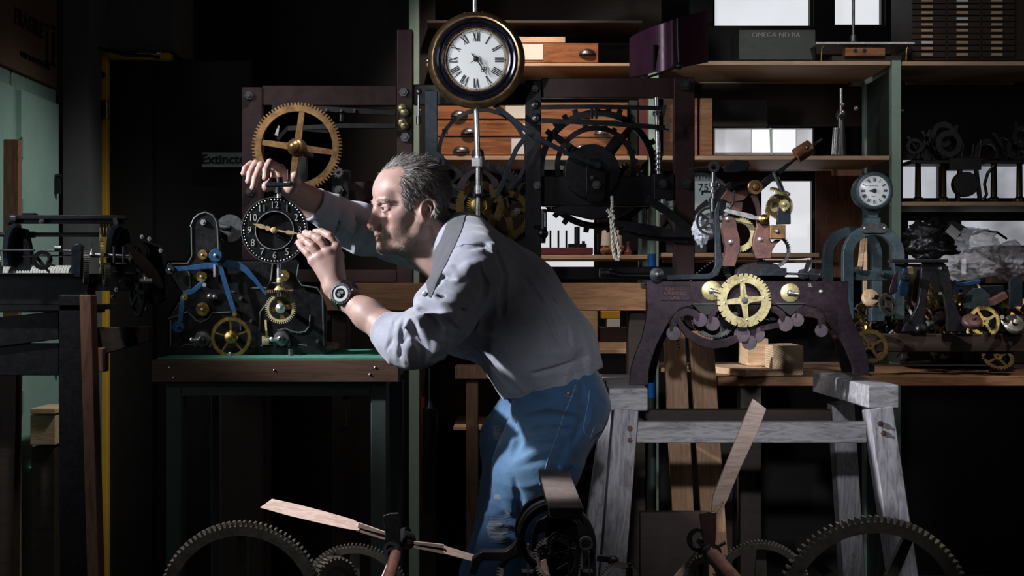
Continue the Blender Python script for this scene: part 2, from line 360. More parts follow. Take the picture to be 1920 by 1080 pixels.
# ---------------------------------------------------------------- implicit sculpting (for the man)
def A3(v): return np.array(v, dtype=np.float64)
_perm = np.random.default_rng(11).random((32,32,32)).astype(np.float64)
def vnoise(p):
    i = np.floor(p).astype(int); f = p-i; f = f*f*(3-2*f); r = 0
    for dx in (0,1):
        for dy in (0,1):
            for dz in (0,1):
                w = (f[:,0] if dx else 1-f[:,0])*(f[:,1] if dy else 1-f[:,1])*(f[:,2] if dz else 1-f[:,2])
                r = r + w*_perm[(i[:,0]+dx)&31, (i[:,1]+dy)&31, (i[:,2]+dz)&31]
    return r
class SDF:
    def __init__(s): s.p = []
    def cap(s, a, b, ra, rb=None, k=0.01, u=None, f=1.0, sub=False):
        rb = ra if rb is None else rb; a, b = A3(a), A3(b)
        if u is not None: u = A3(u)/np.linalg.norm(A3(u))
        c = (a+b)/2; R = np.linalg.norm(b-a)/2+max(ra, rb)*max(1, f)
        ab = b-a; L2 = max(ab@ab, 1e-12)
        def fn(p):
            t = np.clip((p-a)@ab/L2, 0, 1); v = p-a-t[:,None]*ab
            if u is not None: v = v + ((1/f-1)*(v@u))[:,None]*u
            return np.sqrt((v*v).sum(1))-(ra+(rb-ra)*t)
        s.p.append((fn, c, R, k, sub)); return s
    def chain(s, pts, rs, k=0.01, **kw):
        for i in range(len(pts)-1): s.cap(pts[i], pts[i+1], rs[i], rs[i+1], k, **kw)
        return s
    def ell(s, c, r, R=None, k=0.01, sub=False):
        c, r = A3(c), A3(r); M = np.eye(3) if R is None else np.array(R)
        def fn(p):
            q = (p-c)@M; k0 = np.sqrt(((q/r)**2).sum(1)); k1 = np.sqrt(((q/(r*r))**2).sum(1))+1e-9
            return k0*(k0-1)/k1
        s.p.append((fn, c, r.max(), k, sub)); return s
    def plane(s, o, n, k=0.002):   # cut away the side the normal points to
        o, n = A3(o), A3(n)/np.linalg.norm(A3(n))
        s.p.append((lambda p: -((p-o)@n), o, 1e3, k, True)); return s
    def box(s, c, h, R=None, k=0.01, rnd=0.005, sub=False):
        c, h = A3(c), A3(h); M = np.eye(3) if R is None else np.array(R)
        def fn(p):
            q = np.abs((p-c)@M)-h+rnd
            return np.sqrt((np.maximum(q, 0)**2).sum(1))+np.minimum(q.max(1), 0)-rnd
        s.p.append((fn, c, np.linalg.norm(h), k, sub)); return s
    def ev(s, p, idx=None, disp=None):
        d = np.full(len(p), 1.0)
        for i in (range(len(s.p)) if idx is None else idx):
            fn, c, R, k, sub = s.p[i]; e = fn(p)
            if sub:
                e = -e; h = np.clip(0.5-0.5*(e-d)/k, 0, 1)*0 + np.clip(0.5+0.5*(e-d)/k, 0, 1)
                d = d*(1-h)+e*h + k*h*(1-h)
            else:
                h = np.clip(0.5+0.5*(d-e)/k, 0, 1); d = d*(1-h)+e*h - k*h*(1-h)
        if disp is not None: d = d+disp(p)
        return d
    def mesh(s, lo, hi, h, B=16, disp=None, margin=0.02):
        lo, hi = A3(lo), A3(hi); nb = np.ceil((hi-lo)/(h*B)).astype(int)
        g = np.stack(np.meshgrid(*[np.arange(n) for n in nb], indexing='ij'), -1).reshape(-1, 3)
        cen = lo+(g+0.5)*h*B; hd = h*B*0.87
        act = np.abs(s.ev(cen)) < hd*1.25+margin
        cs = A3([q[1] for q in s.p]); Rs = A3([q[2] for q in s.p]); ks = A3([q[3] for q in s.p])
        V, K, Q = [], [], []
        ax = np.arange(-1, B+1)
        loc = np.stack(np.meshgrid(ax, ax, ax, indexing='ij'), -1); nn = B+2; m = B+1
        big = 1 << 20
        def key(c): return (c[...,0]+2)*big*1024 + (c[...,1]+2)*32768 + (c[...,2]+2)
        for b, c in zip(g[act], cen[act]):
            ii = np.nonzero(np.linalg.norm(cs-c, axis=1)-Rs < hd+0.012+ks)[0]
            if not len(ii): continue
            base = b*B; pts = lo+(loc.reshape(-1, 3)+base)*h
            d = s.ev(pts, ii, disp).reshape(nn, nn, nn); neg = d < 0
            if neg.all() or not neg.any(): continue
            cnt = np.zeros((m,m,m)); acc = np.zeros((m,m,m,3))
            for axis in range(3):
                sl0 = [slice(None)]*3; sl1 = [slice(None)]*3; sl0[axis] = slice(0, -1); sl1[axis] = slice(1, None)
                d0, d1 = d[tuple(sl0)], d[tuple(sl1)]; cr = (d0 < 0) != (d1 < 0)
                t = np.where(cr, d0/np.where(cr, d0-d1, 1), 0)
                o1, o2 = [a for a in range(3) if a != axis]
                for e1 in (0,1):
                    for e2 in (0,1):
                        sl = [slice(None)]*3; sl[o1] = slice(e1, e1+m); sl[o2] = slice(e2, e2+m)
                        cc = cr[tuple(sl)]; tt = t[tuple(sl)]; cnt += cc
                        acc[..., axis] += tt*cc; acc[..., o1] += e1*cc; acc[..., o2] += e2*cc
            has = cnt > 0; cells = np.argwhere(has)
            pos = lo+(cells-1+base + acc[has]/cnt[has][:, None])*h
            V.append(pos); K.append(key(cells-1+base))
            for axis in range(3):       # quads around crossing edges owned by corners 1..B
                o1, o2 = (axis+1)%3, (axis+2)%3
                sl = [slice(1, B+1)]*3; sl2 = [slice(1, B+1)]*3; sl2[axis] = slice(2, B+2)
                d0 = d[tuple(sl)] < 0; d1 = d[tuple(sl2)] < 0; cr = np.argwhere(d0 != d1)
                if not len(cr): continue
                cc = cr+1; flip = d0[tuple(cr.T)]
                q = []
                for e1, e2 in ((0,0),(1,0),(1,1),(0,1)):
                    x = cc.copy(); x[:, o1] -= 1-e1; x[:, o2] -= 1-e2; q.append(key(x-1+base))
                q = np.stack(q, 1); q[~flip] = q[~flip][:, ::-1]; Q.append(q)
        V = np.concatenate(V); K = np.concatenate(K); Q = np.concatenate(Q)
        uk, first = np.unique(K, return_index=True); V = V[first]
        ok = np.isin(Q, uk).all(1); Q = np.searchsorted(uk, Q[ok])
        return V, Q
def np_mesh(name, V, Q, mat, parent, origin, cols=None, smooth=True):
    me = bpy.data.meshes.new(name); V = V-A3(origin)
    me.vertices.add(len(V)); me.vertices.foreach_set('co', V.astype(np.float32).ravel())
    k = Q.shape[1]; me.loops.add(len(Q)*k); me.loops.foreach_set('vertex_index', Q.astype(np.int32).ravel())
    me.polygons.add(len(Q)); me.polygons.foreach_set('loop_start', np.arange(0, len(Q)*k, k, dtype=np.int32))
    me.update(calc_edges=True); me.validate()
    if smooth: me.shade_smooth()
    me.materials.append(MATS[mat])
    if cols is not None:
        at = me.color_attributes.new('tone', 'FLOAT_COLOR', 'POINT')
        at.data.foreach_set('color', np.concatenate([cols, np.ones((len(cols), 1))], 1).astype(np.float32).ravel())
    return link(name, me, parent)
# ================================================================ THE MAN
def skinmat(name, sub=0.12, rough=0.5, bs=0.25, scale=260, bd=0.0006, hairy=False):
    m, nt, b = nodemat(name)
    a = nt.nodes.new('ShaderNodeAttribute'); a.attribute_name = 'tone'
    f = noise(nt, scale, 3, 0.6); f2 = noise(nt, scale/7, 4, 0.6)
    mx = nt.nodes.new('ShaderNodeMix'); mx.data_type = 'RGBA'; mx.blend_type = 'MULTIPLY'; mx.inputs[0].default_value = 1
    nt.links.new(a.outputs['Color'], mx.inputs[6]); nt.links.new(ramp(nt, f2, [(0.3, (0.80,0.76,0.75)), (0.65, (1.0,1.0,1.0))]), mx.inputs[7])
    nt.links.new(mx.outputs[2], b.inputs['Base Color']); b.inputs['Roughness'].default_value = rough; b.inputs['Specular IOR Level'].default_value = 0.35
    if sub: b.inputs['Subsurface Weight'].default_value = sub; b.inputs['Subsurface Radius'].default_value = (1.0,0.35,0.2); b.inputs['Subsurface Scale'].default_value = 0.006
    bump(nt, b, f, bs, bd); return m
skinmat('skin'); skinmat('hair_fibre', 0, 0.38, 0)
def clothmat(name, sc=420, stretch=(1,1,1), bs=0.5):
    m, nt, b = nodemat(name); a = nt.nodes.new('ShaderNodeAttribute'); a.attribute_name = 'tone'
    f = noise(nt, sc, 2, 0.6, stretch=stretch); f2 = noise(nt, 26, 4, 0.6)
    mx = nt.nodes.new('ShaderNodeMix'); mx.data_type = 'RGBA'; mx.blend_type = 'MULTIPLY'; mx.inputs[0].default_value = 1
    mx2 = nt.nodes.new('ShaderNodeMix'); mx2.data_type = 'RGBA'; mx2.blend_type = 'MULTIPLY'; mx2.inputs[0].default_value = 1
    nt.links.new(a.outputs['Color'], mx.inputs[6]); nt.links.new(ramp(nt, f, [(0.3, (0.80,)*3), (0.62, (1.06,)*3)]), mx.inputs[7])
    nt.links.new(mx.outputs[2], mx2.inputs[6]); nt.links.new(ramp(nt, f2, [(0.3, (0.84,)*3), (0.65, (1.03,)*3)]), mx2.inputs[7])
    nt.links.new(mx2.outputs[2], b.inputs['Base Color']); b.inputs['Roughness'].default_value = 0.85
    b.inputs['Sheen Weight'].default_value = 0.25
    bump(nt, b, f, bs, 0.0007); return m
clothmat('shirt_cloth', 800); clothmat('denim', 600, (1,1,0.35), 0.6)
AY = math.radians(22)
HF = A3((-math.cos(AY), -math.sin(AY), 0)); HL = A3((math.sin(AY), -math.cos(AY), 0)); HU = A3((0,0,1))
H0 = A3(P(774, 402, 0.0))
HM = np.stack([HF, HL, HU], 1)
def hp(f, l, u): return H0 + 0.01*(f*HF + l*HL + u*HU)
def he(s, c, r, k=1.0, sub=False, rot=None):
    R = HM if rot is None else HM @ np.array(rot)
    s.ell(hp(*c), A3(r)*0.01, R, k*0.01, sub)
def hc(s, pts, rs, k=0.6, sub=False):
    if not isinstance(rs, (list, tuple)): rs = [rs]*len(pts)
    s.chain([hp(*p) for p in pts], [r*0.01 for r in rs], k*0.01, sub=sub)
def p3(x, y, Y): return A3(P(x, y, Y))
def head_sdf(s):
    he(s, (0.0,0,5.6), (9.5,7.5,8.3), 0.1)
    he(s, (3.6,0,5.4), (6.2,6.5,5.6), 1.5)
    he(s, (3.0,0,-1.2), (5.9,6.0,7.0), 1.5)
    he(s, (6.0,0,-5.2), (3.0,3.2,3.0), 1.2)
    for q in (1,-1):
        hc(s, [(7.0,1.0*q,-8.0), (3.4,4.4*q,-6.9), (0.4,5.5*q,-4.4), (-0.3,6.2*q,0)], [1.5,1.3,1.3,1.2], 1.8)
        he(s, (5.0,4.7*q,-1.2), (2.7,1.5,1.7), 2.0)
        he(s, (4.6,4.6*q,-4.2), (2.6,1.3,2.4), 1.4)
    hc(s, [(7.35,1.0,-8.0), (7.45,0,-8.1), (7.35,-1.0,-8.0)], 1.35, 1.0)
    he(s, (1.5,0,-7.2), (5.0,3.8,2.2), 1.8)
    for q in (1,-1):      # brows, sockets, lids
        hc(s, [(9.05,0.9*q,2.35), (8.85,2.4*q,2.65), (8.0,4.1*q,2.6), (6.7,5.3*q,1.8)], [0.5,0.62,0.58,0.42], 1.1)
        he(s, (9.2,2.95*q,0.9), (1.35,1.7,1.2), 0.9, True)
        he(s, (7.2,5.9*q,2.9), (1.6,0.8,1.8), 1.6, True)
        s.cap(hp(7.45,3.1*q,1.1), hp(7.45,3.1*q,1.11), 0.0142, k=0.005)
        he(s, (8.9,3.15*q,1.02), (1.25,1.25,0.34), 0.12, True, rot=[[0.96,-0.27*q,0],[0.27*q,0.96,0],[0,0,1]])
        hc(s, [(8.5,1.95*q,1.0), (8.95,2.8*q,1.62), (8.6,3.8*q,1.62), (7.75,4.65*q,0.95)], [0.13,0.17,0.17,0.12], 0.22)
        hc(s, [(8.5,1.95*q,0.85), (8.75,2.8*q,0.42), (8.35,3.9*q,0.42), (7.75,4.65*q,0.85)], [0.12,0.13,0.13,0.1], 0.2)
        hc(s, [(8.6,1.8*q,0.0), (8.35,3.0*q,-0.75), (7.5,4.3*q,-0.45)], 0.12, 0.55, True)
        hc(s, [(7.3,5.0*q,0.9), (6.5,5.9*q,0.4)], 0.05, 0.25, True)
        hc(s, [(7.4,5.0*q,1.4), (6.6,5.9*q,1.6)], 0.05, 0.25, True)
        hc(s, [(8.9,1.4*q,1.9), (9.05,2.6*q,2.15), (8.3,4.3*q,2.05)], 0.08, 0.4, True)
    hc(s, [(8.6,0,2.4), (8.7,0,0.6), (8.8,0,-1.5), (9.1,0,-3.0)], [0.9,1.0,1.3,1.3], 0.9)
    hc(s, [(9.15,0,2.9), (9.1,0,1.7), (9.75,0,0.2), (10.45,0,-1.6), (10.75,0,-2.7)], [0.5,0.55,0.62,0.72,0.8], 0.9)
    he(s, (10.5,0,-2.95), (0.9,0.98,0.82), 0.6)
    for q in (1,-1):
        he(s, (9.45,1.35*q,-3.3), (1.2,0.66,0.82), 0.5)
        he(s, (9.85,0.68*q,-4.05), (0.75,0.36,0.42), 0.25, True)
        hc(s, [(8.75,2.0*q,-2.9), (8.9,1.95*q,-3.9)], 0.1, 0.3, True)
        hc(s, [(8.75,2.1*q,-3.3), (8.1,3.0*q,-4.7), (7.5,3.35*q,-6.2)], 0.16, 0.7, True)
    hc(s, [(9.3,0,-4.1), (9.25,0,-4.9)], 0.55, 0.7)
    for q in (1,-1):
        hc(s, [(7.9,2.5*q,-5.75), (8.85,1.2*q,-5.35), (9.25,0.35*q,-5.1), (9.22,0,-5.2)], [0.14,0.33,0.36,0.33], 0.35)
        hc(s, [(7.9,2.45*q,-5.85), (8.7,1.2*q,-6.2), (8.98,0,-6.35)], [0.12,0.36,0.45], 0.35)
    hc(s, [(7.7,2.75,-5.85), (8.9,1.2,-5.72), (9.6,0,-5.72), (8.9,-1.2,-5.72), (7.7,-2.75,-5.85)], 0.07, 0.14, True)
    he(s, (9.2,0,-7.25), (0.8,1.4,0.35), 0.6, True)
    for q in (1,-1):      # ears
        T = lambda f, u, l: ((f-0.14*u)*1.0-0.95, (6.5+l)*q, u*1.02+0.15)
        s.ell(hp(-1.15,6.95*q,0.35), A3((1.75,0.42,2.7))*0.01, HM @ np.array([[0.93,-0.32*q,0.16],[0.34*q,0.94,0],[-0.15,0.05*q,0.98]]), 0.004)
        hc(s, [T(1.1,0.5,0.1), T(1.35,1.6,0.45), T(0.8,2.7,0.75), T(-0.4,3.15,1.0), T(-1.6,2.6,1.25), T(-2.05,1.3,1.35), T(-1.9,0.0,1.2), T(-1.2,-1.3,0.85), T(-0.3,-2.3,0.55)],
           [0.22,0.3,0.32,0.34,0.34,0.32,0.3,0.3,0.42], 0.18)
        hc(s, [T(-0.2,1.9,0.8), T(-1.1,1.2,1.0), T(-1.2,0.1,0.95), T(-0.5,-0.9,0.75)], 0.22, 0.25)
        he(s, (-0.75,7.6*q,0.25), (0.85,0.62,1.05), 0.3, True)
        he(s, (-1.95,8.0*q,2.0), (0.7,0.3,0.5), 0.25, True)
        he(s, (0.2,6.95*q,-0.1), (0.42,0.42,0.62), 0.3)
        he(s, (-0.35,6.95*q,-2.1), (0.75,0.45,0.7), 0.35)
# --- limbs (metres), joints read off the photograph and placed in depth
NH = dict(  # near (left) hand
 little=[(588,488,-.190),(577,474.5,-.190),(566,464.5,-.180),(559.5,455,-.166)],
 ring=[(600,480,-.194),(585.5,461.5,-.195),(572,450.5,-.184),(563,443.5,-.166)],
 middle=[(615,472.5,-.191),(600.5,449.5,-.192),(584,441,-.182),(572.5,436.5,-.164)],
 index=[(630,464,-.182),(618,442.5,-.180),(603,434.5,-.166),(591,434.5,-.152)])
FH = dict(  # far (right) hand
 index=[(527,318,-.095),(506,304.5,-.128),(498.5,319,-.150),(497.5,334,-.156)],
 middle=[(519,318,-.075),(489,309.5,-.092),(479,333,-.108),(474.5,352,-.112)],
 ring=[(511,319,-.058),(479,306.5,-.066),(469,324,-.084),(465.5,340,-.092)],
 little=[(505,322,-.040),(471,307,-.050),(459.5,316,-.070),(456.5,325.5,-.078)])
def hand(s, H, wrist, wr, palm_r, rs, thumb, trs):
    W = p3(*wrist)
    for nme, J in H.items():
        J = [p3(*j) for j in J]; r = rs[nme]
        s.cap(W, J[0], wr, palm_r, k=0.012)
        s.cap(J[0], J[0]+0.0001, palm_r*1.02, k=0.006)
    for nme, J in H.items():
        J = [p3(*j) for j in J]; r = rs[nme]
        s.chain(J[:2], [r*1.18, r*1.0], k=0.003); s.chain(J[1:], [r*1.0, r*0.93, r*0.84], k=0.003)
        s.cap(J[0]*.35+J[1]*.65, J[1]*.6+J[2]*.4, r*1.0, k=0.004)
    LJ = [[p3(*j) for j in J] for J in H.values()]
    for a_, b_ in zip(LJ[:-1], LJ[1:]): s.cap(a_[0]*.62+a_[1]*.38+A3((0,.004,0)), b_[0]*.62+b_[1]*.38+A3((0,.004,0)), 0.0068, k=0.004)
    T = [p3(*j) for j in thumb]; s.chain(T, trs, k=0.009)
body = SDF()
head_sdf(body)
NB = p3(868, 470, 0.0)      # neck base
body.cap(hp(-2.2,0,-2.0), NB, 0.058, 0.056, k=0.02)
body.cap(hp(0.8,0,-6.2), p3(840, 506, 0.0), 0.040, 0.05, k=0.025)
hc(body, [(1.0,4.6,-3.6), (-4,3.5,-9.5)], [1.4,1.6], 2.0)
TA, TB, TC = p3(885,500,0), p3(950,570,0.0), p3(1045,720,0.0)
body.chain([NB, TB, TC], [0.055,0.085,0.085], k=0.03, u=(0,1,0), f=1.4)
# near arm
SN, EN, WN = p3(893,505,-.19), p3(786,640,-.33), p3(646,556,-.205)
body.chain([NB, SN, EN], [0.045,0.05,0.038], k=0.02)
body.chain([EN, p3(727,619,-.285), p3(690,590,-.25), WN], [0.037,0.0365,0.0335,0.027], k=0.02)
body.chain([WN, p3(628,540,-.198)], [0.0265,0.024], k=0.02, u=(0.6,0,-0.75), f=1.12)
hand(body, NH, (626,537,-.196), 0.020, 0.0125, dict(little=.0082,ring=.0089,middle=.0091,index=.0089),
     [(636,520,-.185),(634,480,-.155),(612,452,-.135),(590,441,-.136)], [0.016,0.0125,0.0105,0.009])
# far arm
SFr, EF, WF = p3(850,480,.22), p3(672,427,.10), p3(546,353,-.045)
body.chain([NB, SFr, EF], [0.045,0.05,0.040], k=0.02)
body.chain([EF, p3(600,388,.02), WF], [0.041,0.037,0.0275], k=0.02)
hand(body, FH, (533,346,-.055), 0.019, 0.011, dict(little=.0076,ring=.0084,middle=.0086,index=.0086),
     [(530,352,-.060),(546,352,-.085),(554,341,-.118),(553,329,-.146)], [0.016,0.0135,0.0115,0.0098])
body.cap(p3(516,344,-.07), p3(500,350,-.078), 0.018, 0.013, k=0.012)
# legs
HN, KN, AN = p3(1050,755,-.10), p3(925,1075,-.12), p3(975,1405,-.10)
HFr, KF, AF = p3(1035,760,.10), p3(940,1035,.13), p3(890,1330,.25)
for a, b, c in ((HN,KN,AN), (HFr,KF,AF)):
    body.chain([TC, a, b, c], [0.08,0.07,0.052,0.04], k=0.03)
def leg_foot(s, a, k=0.01): s.cap(a+A3((0.02,0,-0.04)), a+A3((-0.17,-0.02,-0.075)), 0.042, 0.03, k=k, u=(0,1,0), f=1.1)
for a in (AN, AF): leg_foot(body, a)
def lab(V):
    q = (V-H0)@HM*100; return q[:,0], q[:,1], q[:,2]
def smooth(e0, e1, x): t = np.clip((x-e0)/(e1-e0), 0, 1); return t*t*(3-2*t)
def gs(f, l, u, c, r): return np.exp(-(((f-c[0])/r[0])**2+((np.abs(l)-c[1])/r[1])**2+((u-c[2])/r[2])**2))
def hairmask(f, l, u, hj=0.0):
    al = np.abs(l)
    fm = np.where(u > 9.5, 7.9-np.clip(al-1.2, 0, 3.5)*0.95, np.where(u > 6.2, 4.8+(9.5-u)*0.27, 5.7-(6.2-u)*0.36))
    m = (f < fm+0.35*np.sin(u*2.1+al*1.7)+hj)
    m &= (u > np.where(f > 2.2, 0.2, np.where(f > -2.6, 3.6, -1.2+(f+2.6)*0.42)))
    return m & (np.abs(f) < 12) & (u < 16) & (al < 8.6)
V, Q = body.mesh((-0.72,-0.42,-0.02), (0.36,0.36,1.64), 0.0019)
# drop the parts wholly hidden in the clothes to a light mesh: keep all, tone by region
f, l, u = lab(V); inhead = (np.sqrt(f*f+l*l+u*u) < 18) & (f > -11)
base = np.tile(A3((0.36,0.228,0.195)), (len(V), 1))
def mixc(m, c):
    global base
    m = np.clip(m, 0, 1)[:,None]*inhead[:,None]; base = base*(1-m)+A3(c)*m
mixc(0.5*gs(f,l,u,(10.8,0,-2.8),(1.6,1.6,1.6)), (0.52,0.20,0.16))
mixc(0.4*gs(f,l,u,(7.5,4.2,-1.6),(2.2,2.0,1.8)), (0.50,0.21,0.17))
mixc(0.45*gs(f,l,u,(-0.5,8.0,1.0),(2.5,1.2,3.0)), (0.48,0.19,0.16))
st = smooth(-2.6,-4.4,u-0.22*np.maximum(0, 7-f))*smooth(-0.5,1.5,f)*smooth(-12.5,-9.0,u)
st = np.maximum(st, 0.9*gs(f,l,u,(9.2,1.1,-4.6),(0.9,1.6,0.6)))
mixc(0.55*st, (0.25,0.16,0.125))
lip = np.maximum(gs(f,l,u,(9.0,0.7,-5.3),(1.0,1.3,0.36)), gs(f,l,u,(8.9,0.6,-6.3),(1.0,1.3,0.38)))
mixc(0.9*smooth(0.25,0.7,lip), (0.36,0.14,0.125))
mixc(0.5*gs(f,l,u,(8.6,3.1,0.3),(1.2,1.4,0.7)), (0.40,0.18,0.15))
mixc(0.75*hairmask(f+0.3,l,u), (0.09,0.07,0.06))
hn = smooth(0.0,1.0,(V[:,0] < -0.38)*1.0)
for H in (NH, FH):
    for J in H.values():
        for j, rr, am in ((0,.013,.3),(1,.010,.45),(3,.009,.5)):
            d2 = ((V-p3(*J[j]))**2).sum(1); m = am*np.exp(-d2/rr**2)[:,None]; base = base*(1-m)+A3((0.42,0.19,0.16))*m
PERSON = bpy.data.objects.new('person', None); C.objects.link(PERSON)
PLOC = (0.12, 0.0, 0.0); PERSON.location = PLOC
PERSON['label'] = 'man leaning forward in grey henley shirt and torn jeans, adjusting the black skeleton dial'
PERSON['category'] = 'person'
SKIN = np_mesh('body', V, Q, 'skin', PERSON, PLOC, base)
BT = BVHTree.FromPolygons([tuple(v) for v in V], [tuple(q) for q in Q])
# nails, eyes
def oriented(c, n, r, sc, mb, seg=12):
    R = rot_to(n).to_4x4(); M = Matrix.Translation(c) @ R @ Matrix.Diagonal((*sc, 1))
    m2 = MB(); m2.sphere((0,0,0), r, seg); mb.add(m2.v, m2.f, M)
flat('nail', (0.36,0.22,0.185), 0, 0.5)
for H in (NH, FH):
    for J in H.values():
        tip = P(*J[3]); nx = P(*J[2]); d = (tip-nx).normalized(); o = Vector(CAM)-tip
        if H is FH: o = Vector((-0.75,-0.6,0.1))
        n = (o-d*o.dot(d)).normalized(); hit = BT.ray_cast(tip+d*0.001+n*0.03, -n)
        if hit[0]:
            q = d.cross(n); M = Matrix((q, d, n)).transposed().to_4x4(); M.translation = hit[0]-n*0.0005-d*0.0012
            m2 = MB(); m2.sphere((0,0,0), 1, 12); nm = MB(); nm.add(m2.v, m2.f, M @ Matrix.Diagonal((0.0038,0.0048,0.0010,1))); build('fingernail', nm, 'nail', PERSON, PLOC)
flat('eye_white', (0.36,0.33,0.32), 0, 0.2); flat('iris', (0.05,0.06,0.055), 0, 0.1); flat('pupil', (0.004,)*3, 0, 0.05)
gaze = Vector((-0.93,-0.36,-0.06)).normalized()
for q in (1,-1):
    c = Vector(hp(7.5,3.12*q,1.08)); eb = MB(); eb.sphere(c, 0.0122, 24)
    e = build('eye', eb, 'eye_white', PERSON, PLOC)
    ib = MB(); ib.lathe([(0.0068,0.0103),(0.0066,0.0110),(0.0001,0.0126)], c, gaze, 24); build('iris', ib, 'iris', e, PLOC)
    pb = MB(); pb.lathe([(0.0026,0.0118),(0.0025,0.0126),(0.0001,0.0129)], c, gaze, 16); build('pupil', pb, 'pupil', e, PLOC)
# hair, brows, stubble: short fibres rooted on the skin
Nn = np.zeros_like(V); a, b2, c2, d2 = [V[Q[:,i]] for i in range(4)]; fn_ = np.cross(c2-a, d2-b2)
for i in range(4): np.add.at(Nn, Q[:,i], fn_)
Nn /= np.linalg.norm(Nn, axis=1)[:,None]+1e-12
def fibres(name, idx, n, length, dirf, width, colf, mat='hair_fibre', seg=3, droop=0.25):
    idx = RNG.choice(idx, n); p = V[idx]+RNG.normal(0, 0.0006, (n,3)); nn_ = Nn[idx]; d = dirf(p, nn_); L = length(p)
    pts = [p-nn_*0.001]; cur = p-nn_*0.001; dd = d
    for s_ in range(seg):
        cur = cur+dd*(L/seg)[:,None]; pts.append(cur)
        dd = dd-nn_*droop*(s_+1)/seg+RNG.normal(0, 0.06, (n,3)); dd /= np.linalg.norm(dd, axis=1)[:,None]
    side = np.cross(d, nn_+RNG.normal(0, 0.4, (n,3))); side /= np.linalg.norm(side, axis=1)[:,None]+1e-9
    VV = np.stack([x for k, pt in enumerate(pts) for x in (pt-side*width*(1-0.75*k/seg), pt+side*width*(1-0.75*k/seg))], 1)
    m = 2*(seg+1); base_i = (np.arange(n)*m)[:,None]
    Qs = np.concatenate([base_i+A3([[2*k,2*k+1,2*k+3,2*k+2]]).astype(int) for k in range(seg)])
    col = np.repeat(colf(p, n), m, 0)
    o = np_mesh(name, VV.reshape(-1,3), Qs, mat, PERSON, PLOC, col, smooth=False); o['kind'] = 'stuff'; return o
hm = np.nonzero(inhead & hairmask(f,l,u,RNG.normal(-0.15,0.45,len(f))))[0]
def hdir(p, n):
    q = (p-H0)@HM*100; top = smooth(8.5,12.5,q[:,2])[:,None]; al = np.abs(q[:,1])[:,None]
    dl = np.where(top > 0, -0.95, -0.75)*1.0; d = HF*(-0.55-0.45*top)+HU*(-0.75*(1-top))+0.0
    back = smooth(-4,-8,q[:,0])[:,None]; d = d*(1-back)+(HF*-0.1+HU*-1.0)*back
    d = d-n*(d*n).sum(1)[:,None]; d /= np.linalg.norm(d, axis=1)[:,None]
    d = d+n*(0.16+0.16*top+0.12*RNG.random((len(p),1)))+RNG.normal(0,0.17,(len(p),3)); return d/np.linalg.norm(d, axis=1)[:,None]
def hlen(p):
    q = (p-H0)@HM*100; return (0.016+0.012*smooth(6,12,q[:,2])*smooth(8,4,q[:,0])-0.006*smooth(1,-3,q[:,2]))*(0.7+0.5*RNG.random(len(p)))
def hcol(p, n):
    q = (p-H0)@HM*100; g = RNG.random(n)+0.25*smooth(9,3,q[:,2])+0.25*smooth(2,6,q[:,0]); c = np.where((g > 0.72)[:,None], A3((0.40,0.38,0.37)), A3((0.055,0.042,0.036)))
    return c*(0.6+0.7*RNG.random((n,1)))
fibres('hair', hm, 24000, hlen, hdir, 0.00036, hcol, seg=4, droop=0.34)
bm_ = np.nonzero(inhead & (np.abs(u-2.5-0.12*np.abs(l)+0.04*(np.abs(l)-3)**2) < 0.30) & (np.abs(l) > 1.2) & (np.abs(l) < 5.3) & (f > 6))[0]
fibres('eyebrows', bm_, 520, lambda p: 0.007+0.004*RNG.random(len(p)),
       lambda p, n: (lambda d: d/np.linalg.norm(d, axis=1)[:,None])(n*0.45+np.sign(((p-H0)@HL))[:,None]*HL*0.8+HU*0.35-HF*0.3+RNG.normal(0,.12,n.shape)), 0.00020,
       lambda p, n: np.where(RNG.random((n,1)) > 0.5, A3((0.35,0.29,0.25)), A3((0.14,0.09,0.07))))
sm_ = np.nonzero(inhead & (st > 0.35) & (np.abs(l) < 7) & (lip < 0.35) & (f > 0.5))[0]
fibres('stubble', sm_, 9000, lambda p: 0.0022+0.0022*RNG.random(len(p)),
       lambda p, n: (lambda d: d/np.linalg.norm(d, axis=1)[:,None])(n*0.6-HU*0.6+RNG.normal(0,.2,n.shape)), 0.00017,
       lambda p, n: np.where(RNG.random((n,1)) > 0.55, A3((0.50,0.45,0.40)), A3((0.10,0.07,0.05))), seg=2)
# ---------------------------------------------------------------- shirt
def proj(bvh, x, y, lift=0.0):
    o = Vector(CAM); d = (P(x, y, 0)-o).normalized(); h = bvh.ray_cast(o, d)
    return (None, None) if h[0] is None else (A3(h[0]+h[1]*lift*(1 if h[1].dot(d) < 0 else -1)), h[1])
def shirt_base():
    s = SDF()
    s.chain([p3(906,512,0), p3(950,572,0), p3(1012,660,0), p3(1042,728,0)], [0.105,0.131,0.130,0.119], k=0.05, u=(0,1,0), f=1.42)
    s.chain([p3(868,456,0), SN], [0.064,0.076], k=0.05); s.chain([p3(868,456,0), SFr], [0.062,0.07], k=0.05)
    s.chain([SN+A3((-0.005,0,-0.005)), p3(838,583,-.265), EN+A3((0,0,0.0)), p3(755,640,-.305), p3(722,617,-.284)], [0.078,0.066,0.057,0.050,0.0425], k=0.03)
    s.chain([SFr, EF, p3(592,384,.01)], [0.072,0.056,0.043], k=0.03)
    s.cap(p3(845,545,.0), p3(870,600,-.03), 0.055, 0.09, k=0.05, u=(0,1,0), f=1.5)
    return s
